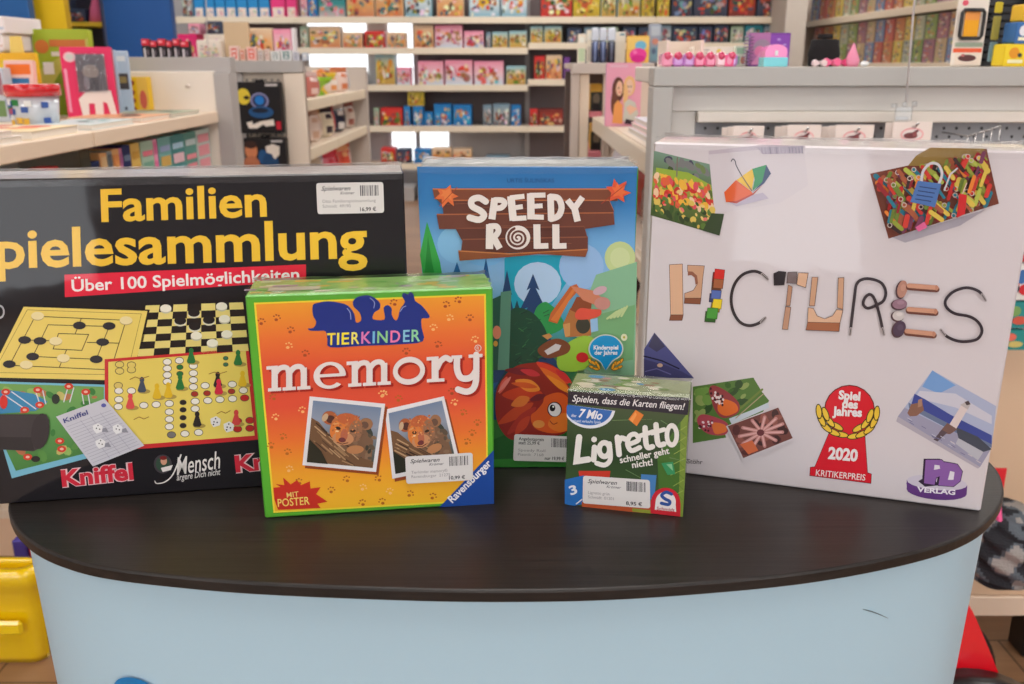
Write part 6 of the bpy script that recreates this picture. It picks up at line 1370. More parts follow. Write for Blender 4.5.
# goods on top of B
r_ = None
for i, (x0, x1, yt, c, c2) in enumerate(((578, 586, 34, (230, 220, 200), (190, 206, 170)), (587, 592, 30, (240, 226, 206), (206, 196, 180)))):
    r_, W, H = standing('card_sleeve', ('first' if i == 0 else 'second') + ' cream card at the left end of the right middle gondola top', 'pack', x0, x1, yt, GY + .06 + .01 * i, .01, z=BT, group='cream cards')
    cbox(r_, W, H, .012, c); face(r_, W, H, [(RC(.1, .5, .9, .95), c2), (RC(.2, .1, .8, .3), (244, 236, 224))], 'front_print')
for i, (x0, x1, c) in enumerate(((592, 599, (60, 70, 100)), (600, 607, (56, 66, 96)), (608, 616, (40, 40, 52)))):
    Y = GY + .03; z = BT; r_, W, H = standing('pen_bag', '%s clear bag of dark pens on the right middle gondola top' % ('left', 'middle', 'right')[i], 'pack', x0, x1, 28, Y, .02, z=z, group='clear bags of dark pens')
    mb = MB(); mb.box(-W / 2, W / 2, 0, .022, 0, H * .62, KK(c), .004)
    for k in range(3): mb.tube([((k - 1) * W * .28, -.003, .004), ((k - 1) * W * .28, -.003, H * .6)], .005, KK((c[0] + 60, c[1] + 66, c[2] + 76) if k == 1 else (c[0] - 14, c[1] - 14, c[2] - 10)), 8)
    mb.obj('pens', PLAST, r_); mb = MB(); mb.box(-W / 2, W / 2, .004, .018, H * .625, H, KK((206, 214, 226)), .003); mb.obj('clear_top', GLOSSP, r_)
r_, W, H = standing('gift_box', 'white card box standing behind the dark pens', 'box', 614, 626, 32, GY + .09, .03, z=BT); cbox(r_, W, H, .03, (226, 222, 212)); face(r_, W, H, [(RC(.5, .05, .9, .12), (110, 150, 170)), (RC(.1, .3, .9, .9), (220, 216, 204))], 'front_print')
r_, W, H = standing('slime_pack', 'orange-yellow pack with a blue ball and pink slime picture', 'toy pack', 628, 650, 36, GY + .05, .04, z=BT); cbox(r_, W, H, .04, (244, 186, 80)); face(r_, W, H, [(RC(.02, .05, .98, .5), (246, 200, 110)), (EL(.6, .36, .26, .18), (110, 180, 210)), (EL(.5, .7, .4, .25), (226, 60, 150)), (EL(.5, .85, .34, .14), (206, 30, 130)), (EL(.35, .6, .1, .06), (244, 120, 180))], 'front_print')
r_, W, H = standing('figure_tower', 'tall grey-blue patterned sleeve at the right end of the gondola top', 'toy pack', 650, 661, 24, GY + .12, .04, z=BT); cbox(r_, W, H, .04, (150, 160, 180)); face(r_, W, H, [(RC(.1, .05, .9, .3), (180, 190, 200)), (EL(.5, .45, .3, .08), (206, 140, 120)), (RC(.1, .6, .9, .95), (120, 160, 180)), (EL(.4, .7, .2, .08), (90, 110, 140))], 'front_print')
# ---- D: right gondola with pegboard, grey frame
DY = 1.8
DX0 = xof(652.5, DY, 1.3); DX1 = 1.75; DT = zof(67, DY)
r = empty('pegboard_gondola', ((DX0 + DX1) / 2, DY, 0), 0, 'grey framed pegboard gondola standing behind the white game box on the right', 'shelf unit'); gx = r.location.x
def Dq(x0, x1, y0, y1, z0, z1, name, c=(178, 176, 172), bev=.002, m=None): return brd(r, x0 - gx, x1 - gx, y0 - DY, y1 - DY, z0, z1, name, c, m, bev)
stw = xof(671.5, DY, 1.25) - DX0
Dq(DX0, DX1, DY - .006, DY + .06, zof(86.5, DY), DT, 'top_rail'); Dq(DX0, DX0 + stw, DY - .004, DY + .06, .02, zof(86.8, DY), 'post'); Dq(DX1 - stw, DX1, DY - .004, DY + .06, .02, zof(86.8, DY), 'post')
zr0, zr1 = zof(122.5, DY + .03), zof(111.5, DY + .03)
Dq(DX0 + stw, DX1 - stw, DY + .04, DY + .055, zr1, zof(87, DY), 'header_panel', (228, 224, 218))
Dq(xof(700, DY, 1.25) , DX1 - stw, DY + .022, DY + .054, zr0, zr1, 'hook_rail', (222, 214, 204)); Dq(DX0 + stw, xof(699.5, DY, 1.25), DY + .04, DY + .055, .79, zr1 - .0005, 'side_panel', (204, 200, 194))
Dq(xof(700, DY, 1.25), DX1 - stw, DY + .046, DY + .056, .79, zr0 - .0005, 'pegboard', (140, 142, 146), 0)
mb = MB(); px0 = xof(700, DY, 1.25)
z = zr0 - .012; row = 0
while z > .82:
    x = px0 + .02 + (.0125 if row % 2 else 0)
    while x < DX1 - stw - .02:
        mb.face([(x - gx + .0032 * math.cos(t * math.pi / 4), .0457, z + .0032 * math.sin(t * math.pi / 4)) for t in range(8)], KK((40, 40, 44))); x += .025
    z -= .0165; row += 1
mb.obj('peg_hole', PAINT, r)['kind'] = 'stuff'
Dq(DX0 + stw, DX1 - stw, DY + .03, DY + .055, .186, .789, 'lower_panel', (216, 186, 156)); Dq(DX0 + stw, DX1 - stw, DY + .022, DY + .058, .135, .185, 'base_board', (228, 206, 184)); Dq(DX0, DX1, DY + .0605, DY + .27, DT - .03, DT, 'top_board', (222, 214, 204))
for fx in (.95, 1.25, 1.6): mb = MB(); mb.box(fx - gx - .03, fx - gx + .03, .05, .12, 0, .134, KK((30, 28, 28)), .006); mb.obj('foot', PLAST, r)
Dq(.50, DX1, DY + .48, DY + .5, .05, DT - .031, 'back_panel', (206, 200, 194))
# left aisle shelf of the right gondola, with the pink book
DS = 1.19
AO = Vector((.30 - gx, 2.5 - DY, 0))
for k, z in enumerate((DS, .96, .7)):
    mb = MB(); mb.box(AO.x - .012, AO.x + .17, AO.y - .63, AO.y + .68, z - .028, z, KK((220, 206, 190)), .001); o = mb.obj('shelf_board', PAINT, r); mb = MB(); mb.box(AO.x - .026, AO.x - .012, AO.y - .63, AO.y + .68, z - .05, z - .001, KK((216, 202, 180)), .003); mb.obj('price_rail', PLAST, o)
mb = MB(); mb.box(AO.x + .17, AO.x + .185, AO.y - .63, AO.y + .68, .05, 1.33, KK((206, 170, 150)), .001); mb.obj('bay_back', PAINT, r)
for yy in (AO.y - .63, AO.y + .66): mb = MB(); mb.box(AO.x, AO.x + .168, yy, yy + .02, 0, .669, KK(GREY)); mb.obj('support', PAINT, r)
Y = 3.0; z = DS
r_, W, H = standing('portrait_book', 'pink book with two drawn girls standing on the aisle shelf', 'book', 606, 641, 63, 2.66, .022, z=DS + .0)
cbox(r_, W, H, .022, (240, 160, 186), cols={'-x': (206, 140, 190)})
face(r_, W, H, [(RC(.0, .0, 1, 1), (244, 166, 190)), (RC(.1, .03, .6, .07), (236, 190, 206)), (EL(.34, .42, .17, .2), (96, 56, 44)), (EL(.25, .62, .1, .22), (110, 66, 50)), (EL(.38, .4, .1, .12), (236, 190, 160)), (EL(.66, .36, .17, .16), (236, 190, 130)), (EL(.66, .38, .11, .12), (240, 200, 176)), (EL(.56, .52, .07, .2), (236, 190, 130)), ([(.2, .95), (.24, .66), (.34, .58), (.48, .66), (.5, .96)], (236, 160, 90)), ([(.5, .92), (.54, .62), (.66, .56), (.84, .62), (.95, .8), (.8, .94)], (206, 206, 196)), ([(.7, .66), (.92, .72), (.7, .82), (.58, .7)], (238, 190, 160)), ([(.55, .96), (.6, .88), (.86, .92), (.88, .97)], (50, 40, 50)), (EL(.35, .39, .02, .012, 8), (60, 40, 40)), (EL(.63, .37, .02, .012, 8), (60, 40, 40)), (EL(.7, .37, .02, .012, 8), (60, 40, 40)), (EL(.39, .46, .025, .01, 8), (206, 90, 100)), (EL(.66, .45, .025, .01, 8), (206, 90, 100))], 'front_print')
for i in range(3):
    lying('notebook', '%s pale notebook flat on the aisle shelf right of the pink book' % ('lowest', 'middle', 'uppermost')[i], .305 + .008 * i, .455, 2.05, 2.45, .012, ((206, 200, 200), (226, 190, 190), (206, 206, 216))[i], z=DS + .0006 + i * .0125, g='notebooks on the aisle shelf')
spinebook('purple-grey book standing at the back of the aisle shelf beside the grey panel', 2.10, 2.14, DS + .0384, .1, .055, (130, 116, 150), [(150, 130, 160)], 5, None, X=.40, face=1)
for i, (y, c, c2) in enumerate(((1.98, (226, 206, 190), (206, 90, 90)), (2.2, (110, 50, 44), (226, 190, 160)), (2.45, (150, 60, 50), (60, 40, 40)), (2.7, (130, 50, 44), (226, 170, 150)), (2.95, (226, 220, 226), (120, 100, 150)))):
    bag('toy_bag', 'bagged toy under the aisle shelf by the right gondola, %s from the front' % ordn(i + 1), 'toy pack', 'bagged toys under the aisle shelf', .38, y, .96, .16, .17, c, c2, rz=-.8)
    bag('toy_bag', 'bagged toy on the low aisle shelf by the right gondola, %s from the front' % ordn(i + 1), 'toy pack', 'bagged toys on the low aisle shelf', .38, y, .70, .16, .19, c2, c, rz=-.8)

# header-card packs on hooks
for i, (x0, x1, y0) in enumerate(((732, 763, 126), (786, 820, 125), (834, 872.5, 125), (891, 930, 122))):
    n_ = 3 if i < 3 else 2
    for k in range(n_):
        Y = DY - .055 + .024 * k; X0, X1 = xof(x0, DY - .06, 1.2), xof(x1, DY - .06, 1.2); W = X1 - X0; zt_ = zof(y0, DY - .06) - .003 * k
        r_ = empty('hanging_charm_pack', ((X0 + X1) / 2 - .005 * k, Y, zt_ - .115), 0, 'white header-card pack on the %s peg of the grey gondola, %s' % (ordn(i + 1), ('foremost', 'second behind', 'rearmost')[k] if n_ == 3 else ('foremost', 'rear one')[k]), 'blister pack', 'header-card packs on the pegboard')
        mb = MB(); mb.box(-W / 2, W / 2, -.001, .001, .075, .115, KK((240, 222, 214)), .0008); hc = mb.obj('header_card', CARD, r_)
        if k == 0:
            face(r_, W, .115, [(EL(.5, .2, .3, .11), (236, 170, 170)), (EL(.5, .2, .26, .085), (244, 220, 216)), (EL(.46, .22, .18, .05), (120, 60, 60)), ([(.4, .2), (.62, .12), (.66, .14), (.5, .24)], (110, 50, 56)), (EL(.56, .2, .06, .04), (150, 80, 80))], 'card_print', y=-.0015)
        mb = MB(); mb.box(-W / 2 + .003, W / 2 - .003, -.008, .008, 0, .074, KK((226, 220, 220)), .006); mb.obj('blister', GLOSSP, r_)
        mb = MB(); mb.ball((0, -.006, .035), .014, KK(((206, 120, 90), (110, 150, 110), (226, 130, 150), (120, 130, 170))[i]), 10, sq=(1, .5, 1.2)); mb.obj('charm', PLAST, r_)
    mb = MB(); xx = (X0 + X1) / 2; zz_ = zt_ - .006
    mb.tube([(0, .1, 0), (0, -.01, 0), (0, -.022, .008)], .0022, KK((200, 200, 200)), 8); tag(mb.obj('peg_hook', METAL, None, (xx, DY - .055, zz_)), 'steel peg hook carrying the %s bunch of header-card packs' % ordn(i + 1), 'hook', 'steel peg hooks')
r_ = empty('wire_rack', (xof(968, DY - .02, 1.2), DY - .02, zof(150, DY - .02)), 0, 'small empty bent wire rack on the grey pegboard', 'wire rack')
mb = MB(); h = zof(131, DY) - zof(150, DY)
mb.tube([(-.024, .065, h * .8), (-.024, -.04, h * .8), (.024, -.06, h * 1.35)], .0016, KK((190, 190, 190)), 8); mb.obj('arm', METAL, r_)
for k in range(5): mb = MB(); t = k / 4; mb.tube([(-.024 + .048 * t, -.04 - .02 * t, h * (.8 + .55 * t)), (-.024 + .048 * t, -.04 - .02 * t, 0)], .0014, KK((200, 200, 200)), 8); mb.obj('prong', METAL, r_)
# hanging colourful cards and bag at the right of D
for i, (x0, x1, y0, y1, c, c2, c3) in enumerate(((1010, 1040, 196, 222, (50, 140, 150), (206, 60, 50), (226, 190, 90)), (1008, 1040, 224, 262, (206, 40, 44), (226, 200, 80), (60, 120, 160)), (1006, 1042, 264, 300, (226, 226, 220), (206, 40, 50), (60, 110, 170)), (1003, 1042, 302, 328, (40, 140, 140), (206, 90, 70), (120, 160, 90)), (1002, 1042, 330, 350, (40, 140, 136), (206, 190, 110), (226, 110, 90)))):
    Y = DY - .03; X0, X1 = xof(x0, Y, 1), xof(x1, Y, 1); za, zb = zof(y0, Y), zof(y1, Y); W, H = X1 - X0, za - zb
    r_ = empty('sweet_pack', ((X0 + X1) / 2, Y, zb), 0, 'colourful hanging pack right of the white game box, %s from the top' % ordn(i + 1), 'blister pack', 'packs hanging at the right edge')
    cbox(r_, W, H, .02, c, bev=.008); face(r_, W, H, [(EL(.3, .5, .22, .26), c2), (EL(.55, .35, .16, .2), c3), (EL(.2, .75, .1, .1), (240, 236, 230)), (EL(.7, .7, .2, .16), c2), (EL(.45, .68, .08, .1), (60, 60, 70))], 'front_print')
    mb = MB(); mb.tube([(W * .3, .02, H - .005), (W * .3, .0755, H - .004)], .002, KK((200, 200, 200)), 8); mb.obj('hook', METAL, r_)
# camouflage bag with pink strap
Yb_ = DY - .16; zt_, zb_ = zof(502, Yb_), zof(577, Yb_); Xc = (xof(962, Yb_, .4) + xof(1036, Yb_, .4)) / 2; Wd = xof(1036, Yb_, .4) - xof(962, Yb_, .4)
r_ = empty('camouflage_bag', (Xc, Yb_, zb_), 0, 'grey and black camouflage cloth bag hanging at the lower right', 'bag')
mb = MB(); n = 72; prof = [(.02, .0), (.36, .02), (.46, .14), (.5, .4), (.47, .66), (.36, .86), (.2, .97), (.0, 1.0)]; rn = random.Random(3); vs = []; fs = []; cs = []
H = zt_ - zb_
prof2 = []
for a, b in zip(prof, prof[1:]):
    for q in range(8): t = q / 8; prof2.append((a[0] + (b[0] - a[0]) * t, a[1] + (b[1] - a[1]) * t))
prof2.append(prof[-1])
for i, (a, b) in enumerate(prof2):
    for k in range(n): t = 2 * math.pi * k / n; w = 1 + .06 * math.sin(5 * t + i * .8); vs.append((Wd * a * w * math.cos(t), .1 * a * w * math.sin(t) * 1.6, H * b))
from mathutils import noise as NZ
for i in range(len(prof2) - 1):
    for k in range(n):
        fs.append([i * n + k, i * n + (k + 1) % n, (i + 1) * n + (k + 1) % n, (i + 1) * n + k]); v = NZ.noise(Vector((vs[i * n + k][0] * 30, vs[i * n + k][1] * 30, vs[i * n + k][2] * 22)))
        cs.append(KK((36, 38, 44) if v > .12 else (88, 96, 104) if v > -.08 else (150, 146, 142)))
mb.mesh(vs, fs, cs, False); mb.obj('bag_body', CLOTH, r_)
mb = MB(); pa, pb = at(982, 470, Yb_), at(990, 521, Yb_); mb.tube([(pa.x - Xc, -.02, pa.z - zb_), ((pa.x + pb.x) / 2 - Xc + .008, -.03, (pa.z + pb.z) / 2 - zb_), (pb.x - Xc, -.04, pb.z - zb_), (pb.x - Xc - .004, -.05, pb.z - zb_ - .015)], .006, KK((246, 90, 150)), 10); mb.tube([(pa.x - Xc, -.02, pa.z - zb_), (pa.x - Xc, .186, pa.z - zb_)], .004, KK((190, 190, 190)), 8); mb.obj('strap', PLAST, r_)
pa, pb = at(976, 462, Yb_), at(993, 500, Yb_); mb = MB(); mb.box(pa.x - Xc, pb.x - Xc, -.03, -.026, pb.z - zb_, pa.z - zb_, KK((214, 40, 50)), .001, ); mb.obj('swing_tag', CARD, r_)

# goods on top of D
TZD = DT + .0004
def dgood(nm, lab, cat, x0, x1, yt, Y, D, c, polys, group=None, m=None, rz=0):
    r_, W, H = standing(nm, lab, cat, x0, x1, yt, Y, D, z=TZD, rz=rz, group=group); cbox(r_, W, H, D, c, m=m); face(r_, W, H, polys, 'front_print'); return r_, W, H
r_ = empty('display_tray', (0, DY + .135, TZD), 0, 'open cream tray box with pink packs, at the left end of the grey gondola top', 'tray'); xa, xb = xof(662, DY + .2, 1.4), xof(698, DY + .2, 1.4); r_.location.x = (xa + xb) / 2; W = xb - xa; H = zof(41, DY + .2) - DT
for b in ((-W / 2, -W / 2 + .006, 0, .12, 0, H), (W / 2 - .006, W / 2, 0, .12, 0, H), (-W / 2 + .006, W / 2 - .006, .114, .12, 0, H), (-W / 2 + .006, W / 2 - .006, 0, .006, 0, H * .3)): mb = MB(); mb.box(*b, KK((230, 214, 200))); mb.obj('side', CARD, r_)
rn = random.Random(2)
for i in range(7):
    x = xof(664 + i * 10.5, DY + .12, 1.38); mb = MB(); mb.box(-.011, .011, 0, .05, 0, .018 + rn.uniform(0, .008), KK(rn.choice([(236, 150, 180), (226, 110, 150), (190, 130, 200), (240, 190, 200)])), .004); mb.ball((0, .005, .02), .009, KK((206, 60, 100)), 8)
    tag(mb.obj('pink_pack', GLOSSP, None, (x, DY + .07, TZD)), 'small pink pack on the grey gondola top, %s from the left' % ordn(i + 1), 'pack', 'small pink packs on the gondola top')
dgood('white_box', 'long white box with a small yellow flower, behind the pink packs', 'box', 694, 737, 47, DY + .2, .04, (232, 222, 210), [(RC(.06, .12, .4, .2), (190, 186, 180)), (EL(.63, .25, .06, .14), (220, 190, 90)), (RC(.1, .3, .36, .36), (206, 200, 194))])
dgood('pill_pack', 'small bright pink rounded pack on the grey gondola top', 'pack', 728, 737, 55, DY + .07, .03, (246, 90, 140), [(EL(.5, .5, .3, .35), (246, 150, 180))], m=GLOSSP)
dgood('craft_book', 'pale green book standing on the grey gondola top beside the purple pad', 'book', 738, 749, 46, DY + .18, .03, (206, 214, 196), [(RC(.1, .1, .9, .4), (150, 190, 160)), (EL(.7, .7, .2, .2), (190, 130, 110)), (RC(.1, .5, .4, .9), (130, 170, 150))])
r_, W, H = dgood('spiral_pad', 'purple glitter spiral pad with a pink and grey design', 'notebook', 752, 793, 33, DY + .14, .014, (120, 60, 150), [(RC(.0, .0, .5, .9), (170, 110, 160)), (RC(.5, .06, .96, .6), (130, 66, 170)), (EL(.3, .45, .22, .26), (150, 130, 150)), (EL(.25, .55, .14, .16), (206, 120, 160)), ([(.05, .95), (.3, .5), (.5, .95)], (206, 140, 180)), (EL(.7, .2, .05, .04), (180, 140, 210)), (EL(.85, .35, .04, .03), (180, 140, 210)), (EL(.6, .45, .04, .03), (190, 150, 210))])
mb = MB()
for k in range(9): z = H * (.08 + .1 * k); mb.tube([(-W / 2 + .006 + .01 * math.cos(t * .7) - .006, .007 + .011 * math.sin(t * .7), z) for t in range(10)], .0012, KK((150, 130, 160)), 6)
mb.obj('spiral_binding', METAL, r_)
r_ = empty('eraser_tub', (xof(775, DY + .06, 1.38), DY + .07, TZD), 0, 'round-topped pink and turquoise plastic tub in front of the purple pad', 'tub'); W = xof(787, DY + .06, 1.4) - xof(763, DY + .06, 1.4); H = zof(44.5, DY + .06) - DT
mb = MB(); pts = [(-W / 2, 0), (W / 2, 0), (W / 2, H * .42), (-W / 2, H * .42)]; RM = Matrix.Rotation(math.pi / 2, 4, 'X'); mb.prism(pts, -.02, .02, KK((70, 190, 200)), M=RM); mb.obj('tub_base', GLOSSP, r_)
mb = MB(); mb.prism([(W * .46, H * .425), (W * .46, H * .7)] + [(W * .46 * math.cos(t * math.pi / 10), H * .7 + H * .3 * math.sin(t * math.pi / 10)) for t in range(1, 10)] + [(-W * .46, H * .7), (-W * .46, H * .425)], -.019, .019, KK((240, 110, 180)), M=RM); mb.obj('dome_lid', GLOSSP, r_)
mb = MB(); mb.box(-.003, .003, -.0215, -.0195, H * .5, H * .72, KK((244, 240, 244)), .001); mb.obj('clasp', PLAST, r_)
r_ = empty('black_bag', (xof(829, DY + .16, 1.42), DY + .18, TZD), 0, 'black hat-shaped bag among pink bows on the grey gondola top', 'bag'); W = xof(845, DY + .16, 1.4) - xof(812, DY + .16, 1.4); H = zof(34, DY + .16) - DT
mb = MB(); mb.lathe([(0, 0), (W * .46, .0), (W * .48, H * .3), (W * .5, H * .36), (W * .42, H * .82), (W * .36, H * .84), (0, H * .86)], (0, 0, 0), KK((22, 20, 22)), 28, sy=.5); mb.obj('crown', CLOTH, r_); mb = MB(); mb.lathe([(0, H * .862), (W * .22, H * .862), (W * .24, H * .88), (W * .22, H), (0, H)], (0, 0, 0), KK((26, 22, 24)), 24, sy=.5); mb.obj('flap', CLOTH, r_)
for i, (x, c, lab, s_) in enumerate(((818, (226, 200, 200), 'pale glitter hair bow left in front of the black bag', .5), (834, (244, 90, 140), 'bright pink hair bow in front of the black bag', .62), (846, (206, 30, 100), 'magenta hair bow right of the black bag', .55))):
    r_ = empty('hair_bow', (xof(x, DY + .06, 1.37), DY + .05 + .022 * i, TZD), 0, lab, 'hair bow', 'hair bows')
    for sgn in (-1, 1): mb = MB(); mb.prism([(sgn * .002, -.004 * s_), (sgn * .016 * s_, -.013 * s_), (sgn * .026 * s_, -.008 * s_), (sgn * .027 * s_, .006 * s_), (sgn * .018 * s_, .013 * s_), (sgn * .002, .004 * s_)][::sgn], -.007, .007, KK(c), M=Matrix.Translation((0, 0, .0135 * s_)) @ Matrix.Rotation(math.pi / 2, 4, 'X')); mb.obj('loop', PLAST, r_)
    mb = MB(); mb.ball((0, -.004, .014 * s_), .006 * s_ + .001, KK(tuple(int(v * .85) for v in c)), 10); mb.obj('knot', PLAST, r_)
mb = MB(); mb.lathe([(0, 0), (.011, 0), (.014, .012), (.001, .045), (0, .046)], (0, 0, 0), KK((244, 150, 180)), 16); tag(mb.obj('pink_cone', CLOTH, None, (xof(853, DY + .09, 1.38), DY + .09, TZD)), 'pink glitter party cone right of the hair bows', 'cone')
mb = MB(); mb.ball((0, 0, .0055), .0055, KK((246, 240, 240)), 12, sq=(1.6, 1, 1)); tag(mb.obj('white_bead', GLOSSP, None, (xof(865, DY + .06, 1.37), DY + .06, TZD)), 'tiny white bead lying right of the pink cone', 'bead')
# hanging blister with black frame, orange card; black rack; yellow packs
r_, W, H = standing('phone_case_pack', 'white card pack with a black outlined orange case, right on the gondola top', 'blister pack', 957, 988, -4, DY + .12, .012, z=TZD); cbox(r_, W, H, .006, (232, 222, 210))
face(r_, W, H, [(EL(.22, .1, .1, .04), (226, 90, 110)), (RC(.1, .68, .95, .98), (232, 216, 200)), (RC(.02, .74, .95, .8), (226, 90, 50)), (EL(.5, .88, .3, .05), (90, 50, 50)), (RC(.3, .82, .4, .86), (190, 110, 110)), (RC(.05, .66, .95, .72), (150, 160, 140))], 'front_print')
face(r_, W, H, [(RC(.24, .25, .72, .6), (240, 164, 10)), (RC(.24, .22, .72, .34), (232, 150, 70))], 'orange_insert', y=-.0046)
mb = MB(); fr = [(-.3, .40), (.3, .40), (.36, .44), (.36, .76), (.3, .80), (-.3, .80), (-.36, .76), (-.36, .44)]; mb.tube([(u * W - .03 * W, -.008, v * H) for u, v in fr + fr[:1]], .0035, KK((30, 28, 30)), 8); mb.obj('case_outline', PLAST, r_)
r_ = empty('spinner_rack', (xof(1012, DY + .2, 1.45), DY + .2, TZD), 0, 'black wire rack with dark slats at the upper right edge', 'rack'); W = .12; H = zof(-12, DY + .2) - DT
mb = MB(); mb.box(-W / 2, W / 2, .05, .056, 0, H, KK((26, 26, 30)), .001); mb.obj('board', PLAST, r_)
for k in range(9): mb = MB(); z = H * (.08 + .1 * k); mb.tube([(-W / 2, .044, z), (W / 2 + .03, .03, z + .006)], .0022, KK((60, 62, 66)), 8); mb.obj('wire', METAL, r_)
for sx in (-W / 2 + .004, W / 2 - .004): mb = MB(); mb.box(sx - .004, sx + .004, .0, .048, 0, H, KK((20, 20, 22)), .001); mb.obj('upright', PLAST, r_)
for i, (x0, x1, y0, y1, c, c2, lab, Yq) in enumerate(((1006, 1044, 44, 67, (244, 206, 40), (226, 150, 30), 'yellow card pack standing at the right end of the grey gondola top', DY + .1), (1014, 1044, 22, 44, (60, 110, 170), (226, 226, 230), 'blue and white pack stacked above the yellow pack', DY + .102), (1019, 1044, 4, 22, (244, 190, 60), (226, 120, 60), 'orange-yellow pack topmost at the right edge', DY + .104))):
    X0, X1 = xof(x0, Yq, 1.4), xof(x1, Yq, 1.4); zb = TZD if i == 0 else zlast; zt_ = zof(y0, Yq); r_ = empty('card_pack', ((X0 + X1) / 2, Yq, zb + .0003), 0, lab, 'pack', 'packs at the upper right edge'); cbox(r_, X1 - X0, zt_ - zb, .05, c); face(r_, X1 - X0, zt_ - zb, [(EL(.25, .4, .14, .25), c2), (RC(.1, .7, .5, .85), (240, 230, 190)), (EL(.4, .5, .06, .1), (60, 60, 60))], 'front_print'); zlast = zt_ + .0003
for i, (y0, y1, c) in enumerate(((2, 13, (196, 176, 40)), (16, 40, (150, 140, 60)), (42, 62, (110, 140, 150)))): 
    Yq = DY + .15; X0, X1 = xof(990, Yq, 1.4), xof(997, Yq, 1.4); mb = MB(); zb = zof(y1, Yq); 
    mb.box(-(X1 - X0) / 2, (X1 - X0) / 2, -.004, .004, 0, zof(y0, Yq) - zb, KK(c), .002); mb.tube([(0, .004, zof(y0, Yq) - zb - .004), (0.012, .06, zof(y0, Yq) - zb - .004)], .0015, KK((60, 60, 60)), 6)
    tag(mb.obj('hanging_card', CARD, None, ((X0 + X1) / 2, Yq, zb)), 'narrow olive card hanging on the black rack, %s from the top' % ordn(i + 1), 'card', 'narrow cards on the black rack')
# acrylic clip on a white cord in front of the header panel
pc = at(904, 110, DY - .03); r_ = empty('cord_clip', (pc.x, DY - .03, pc.z), 0, 'clear plastic clip hanging on a thin white cord before the grey panel', 'hanging clip')
mb = MB(); pt = at(910, -300, DY - .03); mb.tube([(.002, 0, .014), (pt.x - pc.x, 0, ZC - pc.z)], .0022, KK((246, 240, 236)), 6); mb.obj('cord', PLAST, r_)
mb = MB(); W = .016
for b in ((-W, W, -.002, .002, -.02, .006), (-W - .008, -W + .001, -.004, .004, .004, .012), (W - .001, W + .006, -.004, .004, .006, .016), (-W * .7, W * .7, .003, .006, -.024, -.012), (-.004, .004, -.0022, .0022, .006, .014)): mb.box(*b, KK((220, 216, 214)), .001)
mb.obj('clip', ACRYL, r_)
pc = at(208, 60, 3.56); mb = MB(); mb.tube([(0, 0, 0), (at(206, -300, 3.56).x - pc.x, 0, ZC - pc.z)], .0022, KK((240, 232, 226)), 6); tag(mb.obj('hanging_string', PLAST, None, pc), 'thin white cord hanging from the ceiling at the upper left', 'cord')

# ---- E: tall shelf on the right wall with card packs
EX = 3.0
r = empty('shelving_bay', (EX, 7.5, 0), 0, 'tall cream shelf along the right wall full of narrow colourful packs', 'shelf unit')
E0, E1 = -2.6, 2.35
zE = (1.77, 1.365, .95)
for z in zE:
    for y0, y1 in ((E0, -.6), (-.595, E1)):
        mb = MB(); mb.box(.004, .4, y0, y1, z - .03, z, KK((214, 196, 176)), .001); o = mb.obj('shelf_board', PAINT, r); mb = MB(); mb.box(-.012, .004, y0, y1, z - .052, z + .006, KK((236, 222, 200)), .003); mb.obj('price_rail', PLAST, o)
mb = MB(); mb.box(.4, .42, E0, E1, 0, 2.5, KK((120, 100, 90))); mb.obj('back_panel', PAINT, r)
for yy in (E0 - .021, E1 + .001): mb = MB(); mb.box(0, .42, yy, yy + .02, 0, 2.5, KK((206, 190, 176))); mb.obj('upright', PAINT, r)
mb = MB(); mb.box(.05, .398, E0, E1, 0, .12, KK(GREY)); mb.obj('plinth', PAINT, r)
rn = random.Random(11)
PC_ = [((200, 110, 60), 'orange'), ((120, 150, 70), 'green'), ((100, 130, 180), 'blue'), ((220, 190, 70), 'yellow'), ((150, 90, 110), 'mauve'), ((190, 70, 60), 'red'), ((170, 180, 150), 'sage'), ((190, 160, 120), 'tan')]
PC = [(tuple(int(v * .72 + w * .28) for v, w in zip(c, (206, 200, 186))), n_) for c, n_ in PC_]
def packs(row, z, edges, hs, tag_):
    for i, (xa, xb) in enumerate(zip(edges, edges[1:])):
        Yb, Ya = yof(xa + .6, EX + .02, z + .1), yof(xb - .6, EX + .02, z + .1)
        zb = z
        for k, h in enumerate(hs):
            (c, cn) = PC[(i * 3 + k * 5 + (2 if row else 0)) % 8]
            r_ = empty('card_box', (EX + .02, (Ya + Yb) / 2, zb + .0004), 0, 'narrow %s pack on the right wall, %s, %s from the left' % (cn, tag_[k], ordn(i + 1)), 'card pack', 'card packs ' + tag_[k])
            w = (Yb - Ya) / 2 - .004; mb = MB(); mb.box(0, .14, -w, w, 0, h, KK(c), .003)
            for q in range(14):
                cy, cz = rn.uniform(-w * .62, w * .62), h * (.08 + .064 * q); a, b = w * rn.uniform(.15, .36), h * rn.uniform(.03, .06); xx = -.0005 * (q + 1)
                mb.face([(xx, cy + a * math.cos(-t), cz + b * math.sin(-t)) for t in range(6)], KK(rn.choice([(230, 220, 200), (206, 140, 90), (120, 130, 160), (226, 206, 130), (170, 180, 120), (206, 110, 90), (220, 214, 206), (90, 90, 100)])))
            mb.obj('pack', CARD, r_); mb = MB(); mb.box(-.002, .1, w + .0004, w + .003, .002, h - .002, KK((50, 50, 90)), 0); mb.obj('side_flap', CARD, r_); zb += h + .0006
packs(0, zE[1], [812, 821, 830, 838, 846, 855, 864, 873, 882, 892, 902, 912, 922, 934, 946, 958], (.17, .17), ('lower row', 'upper row'))
packs(1, zE[0], [811, 819, 827, 835, 843, 851, 859, 867, 876, 885, 894, 904, 915, 926, 938, 950], (.22,), ('top shelf',))

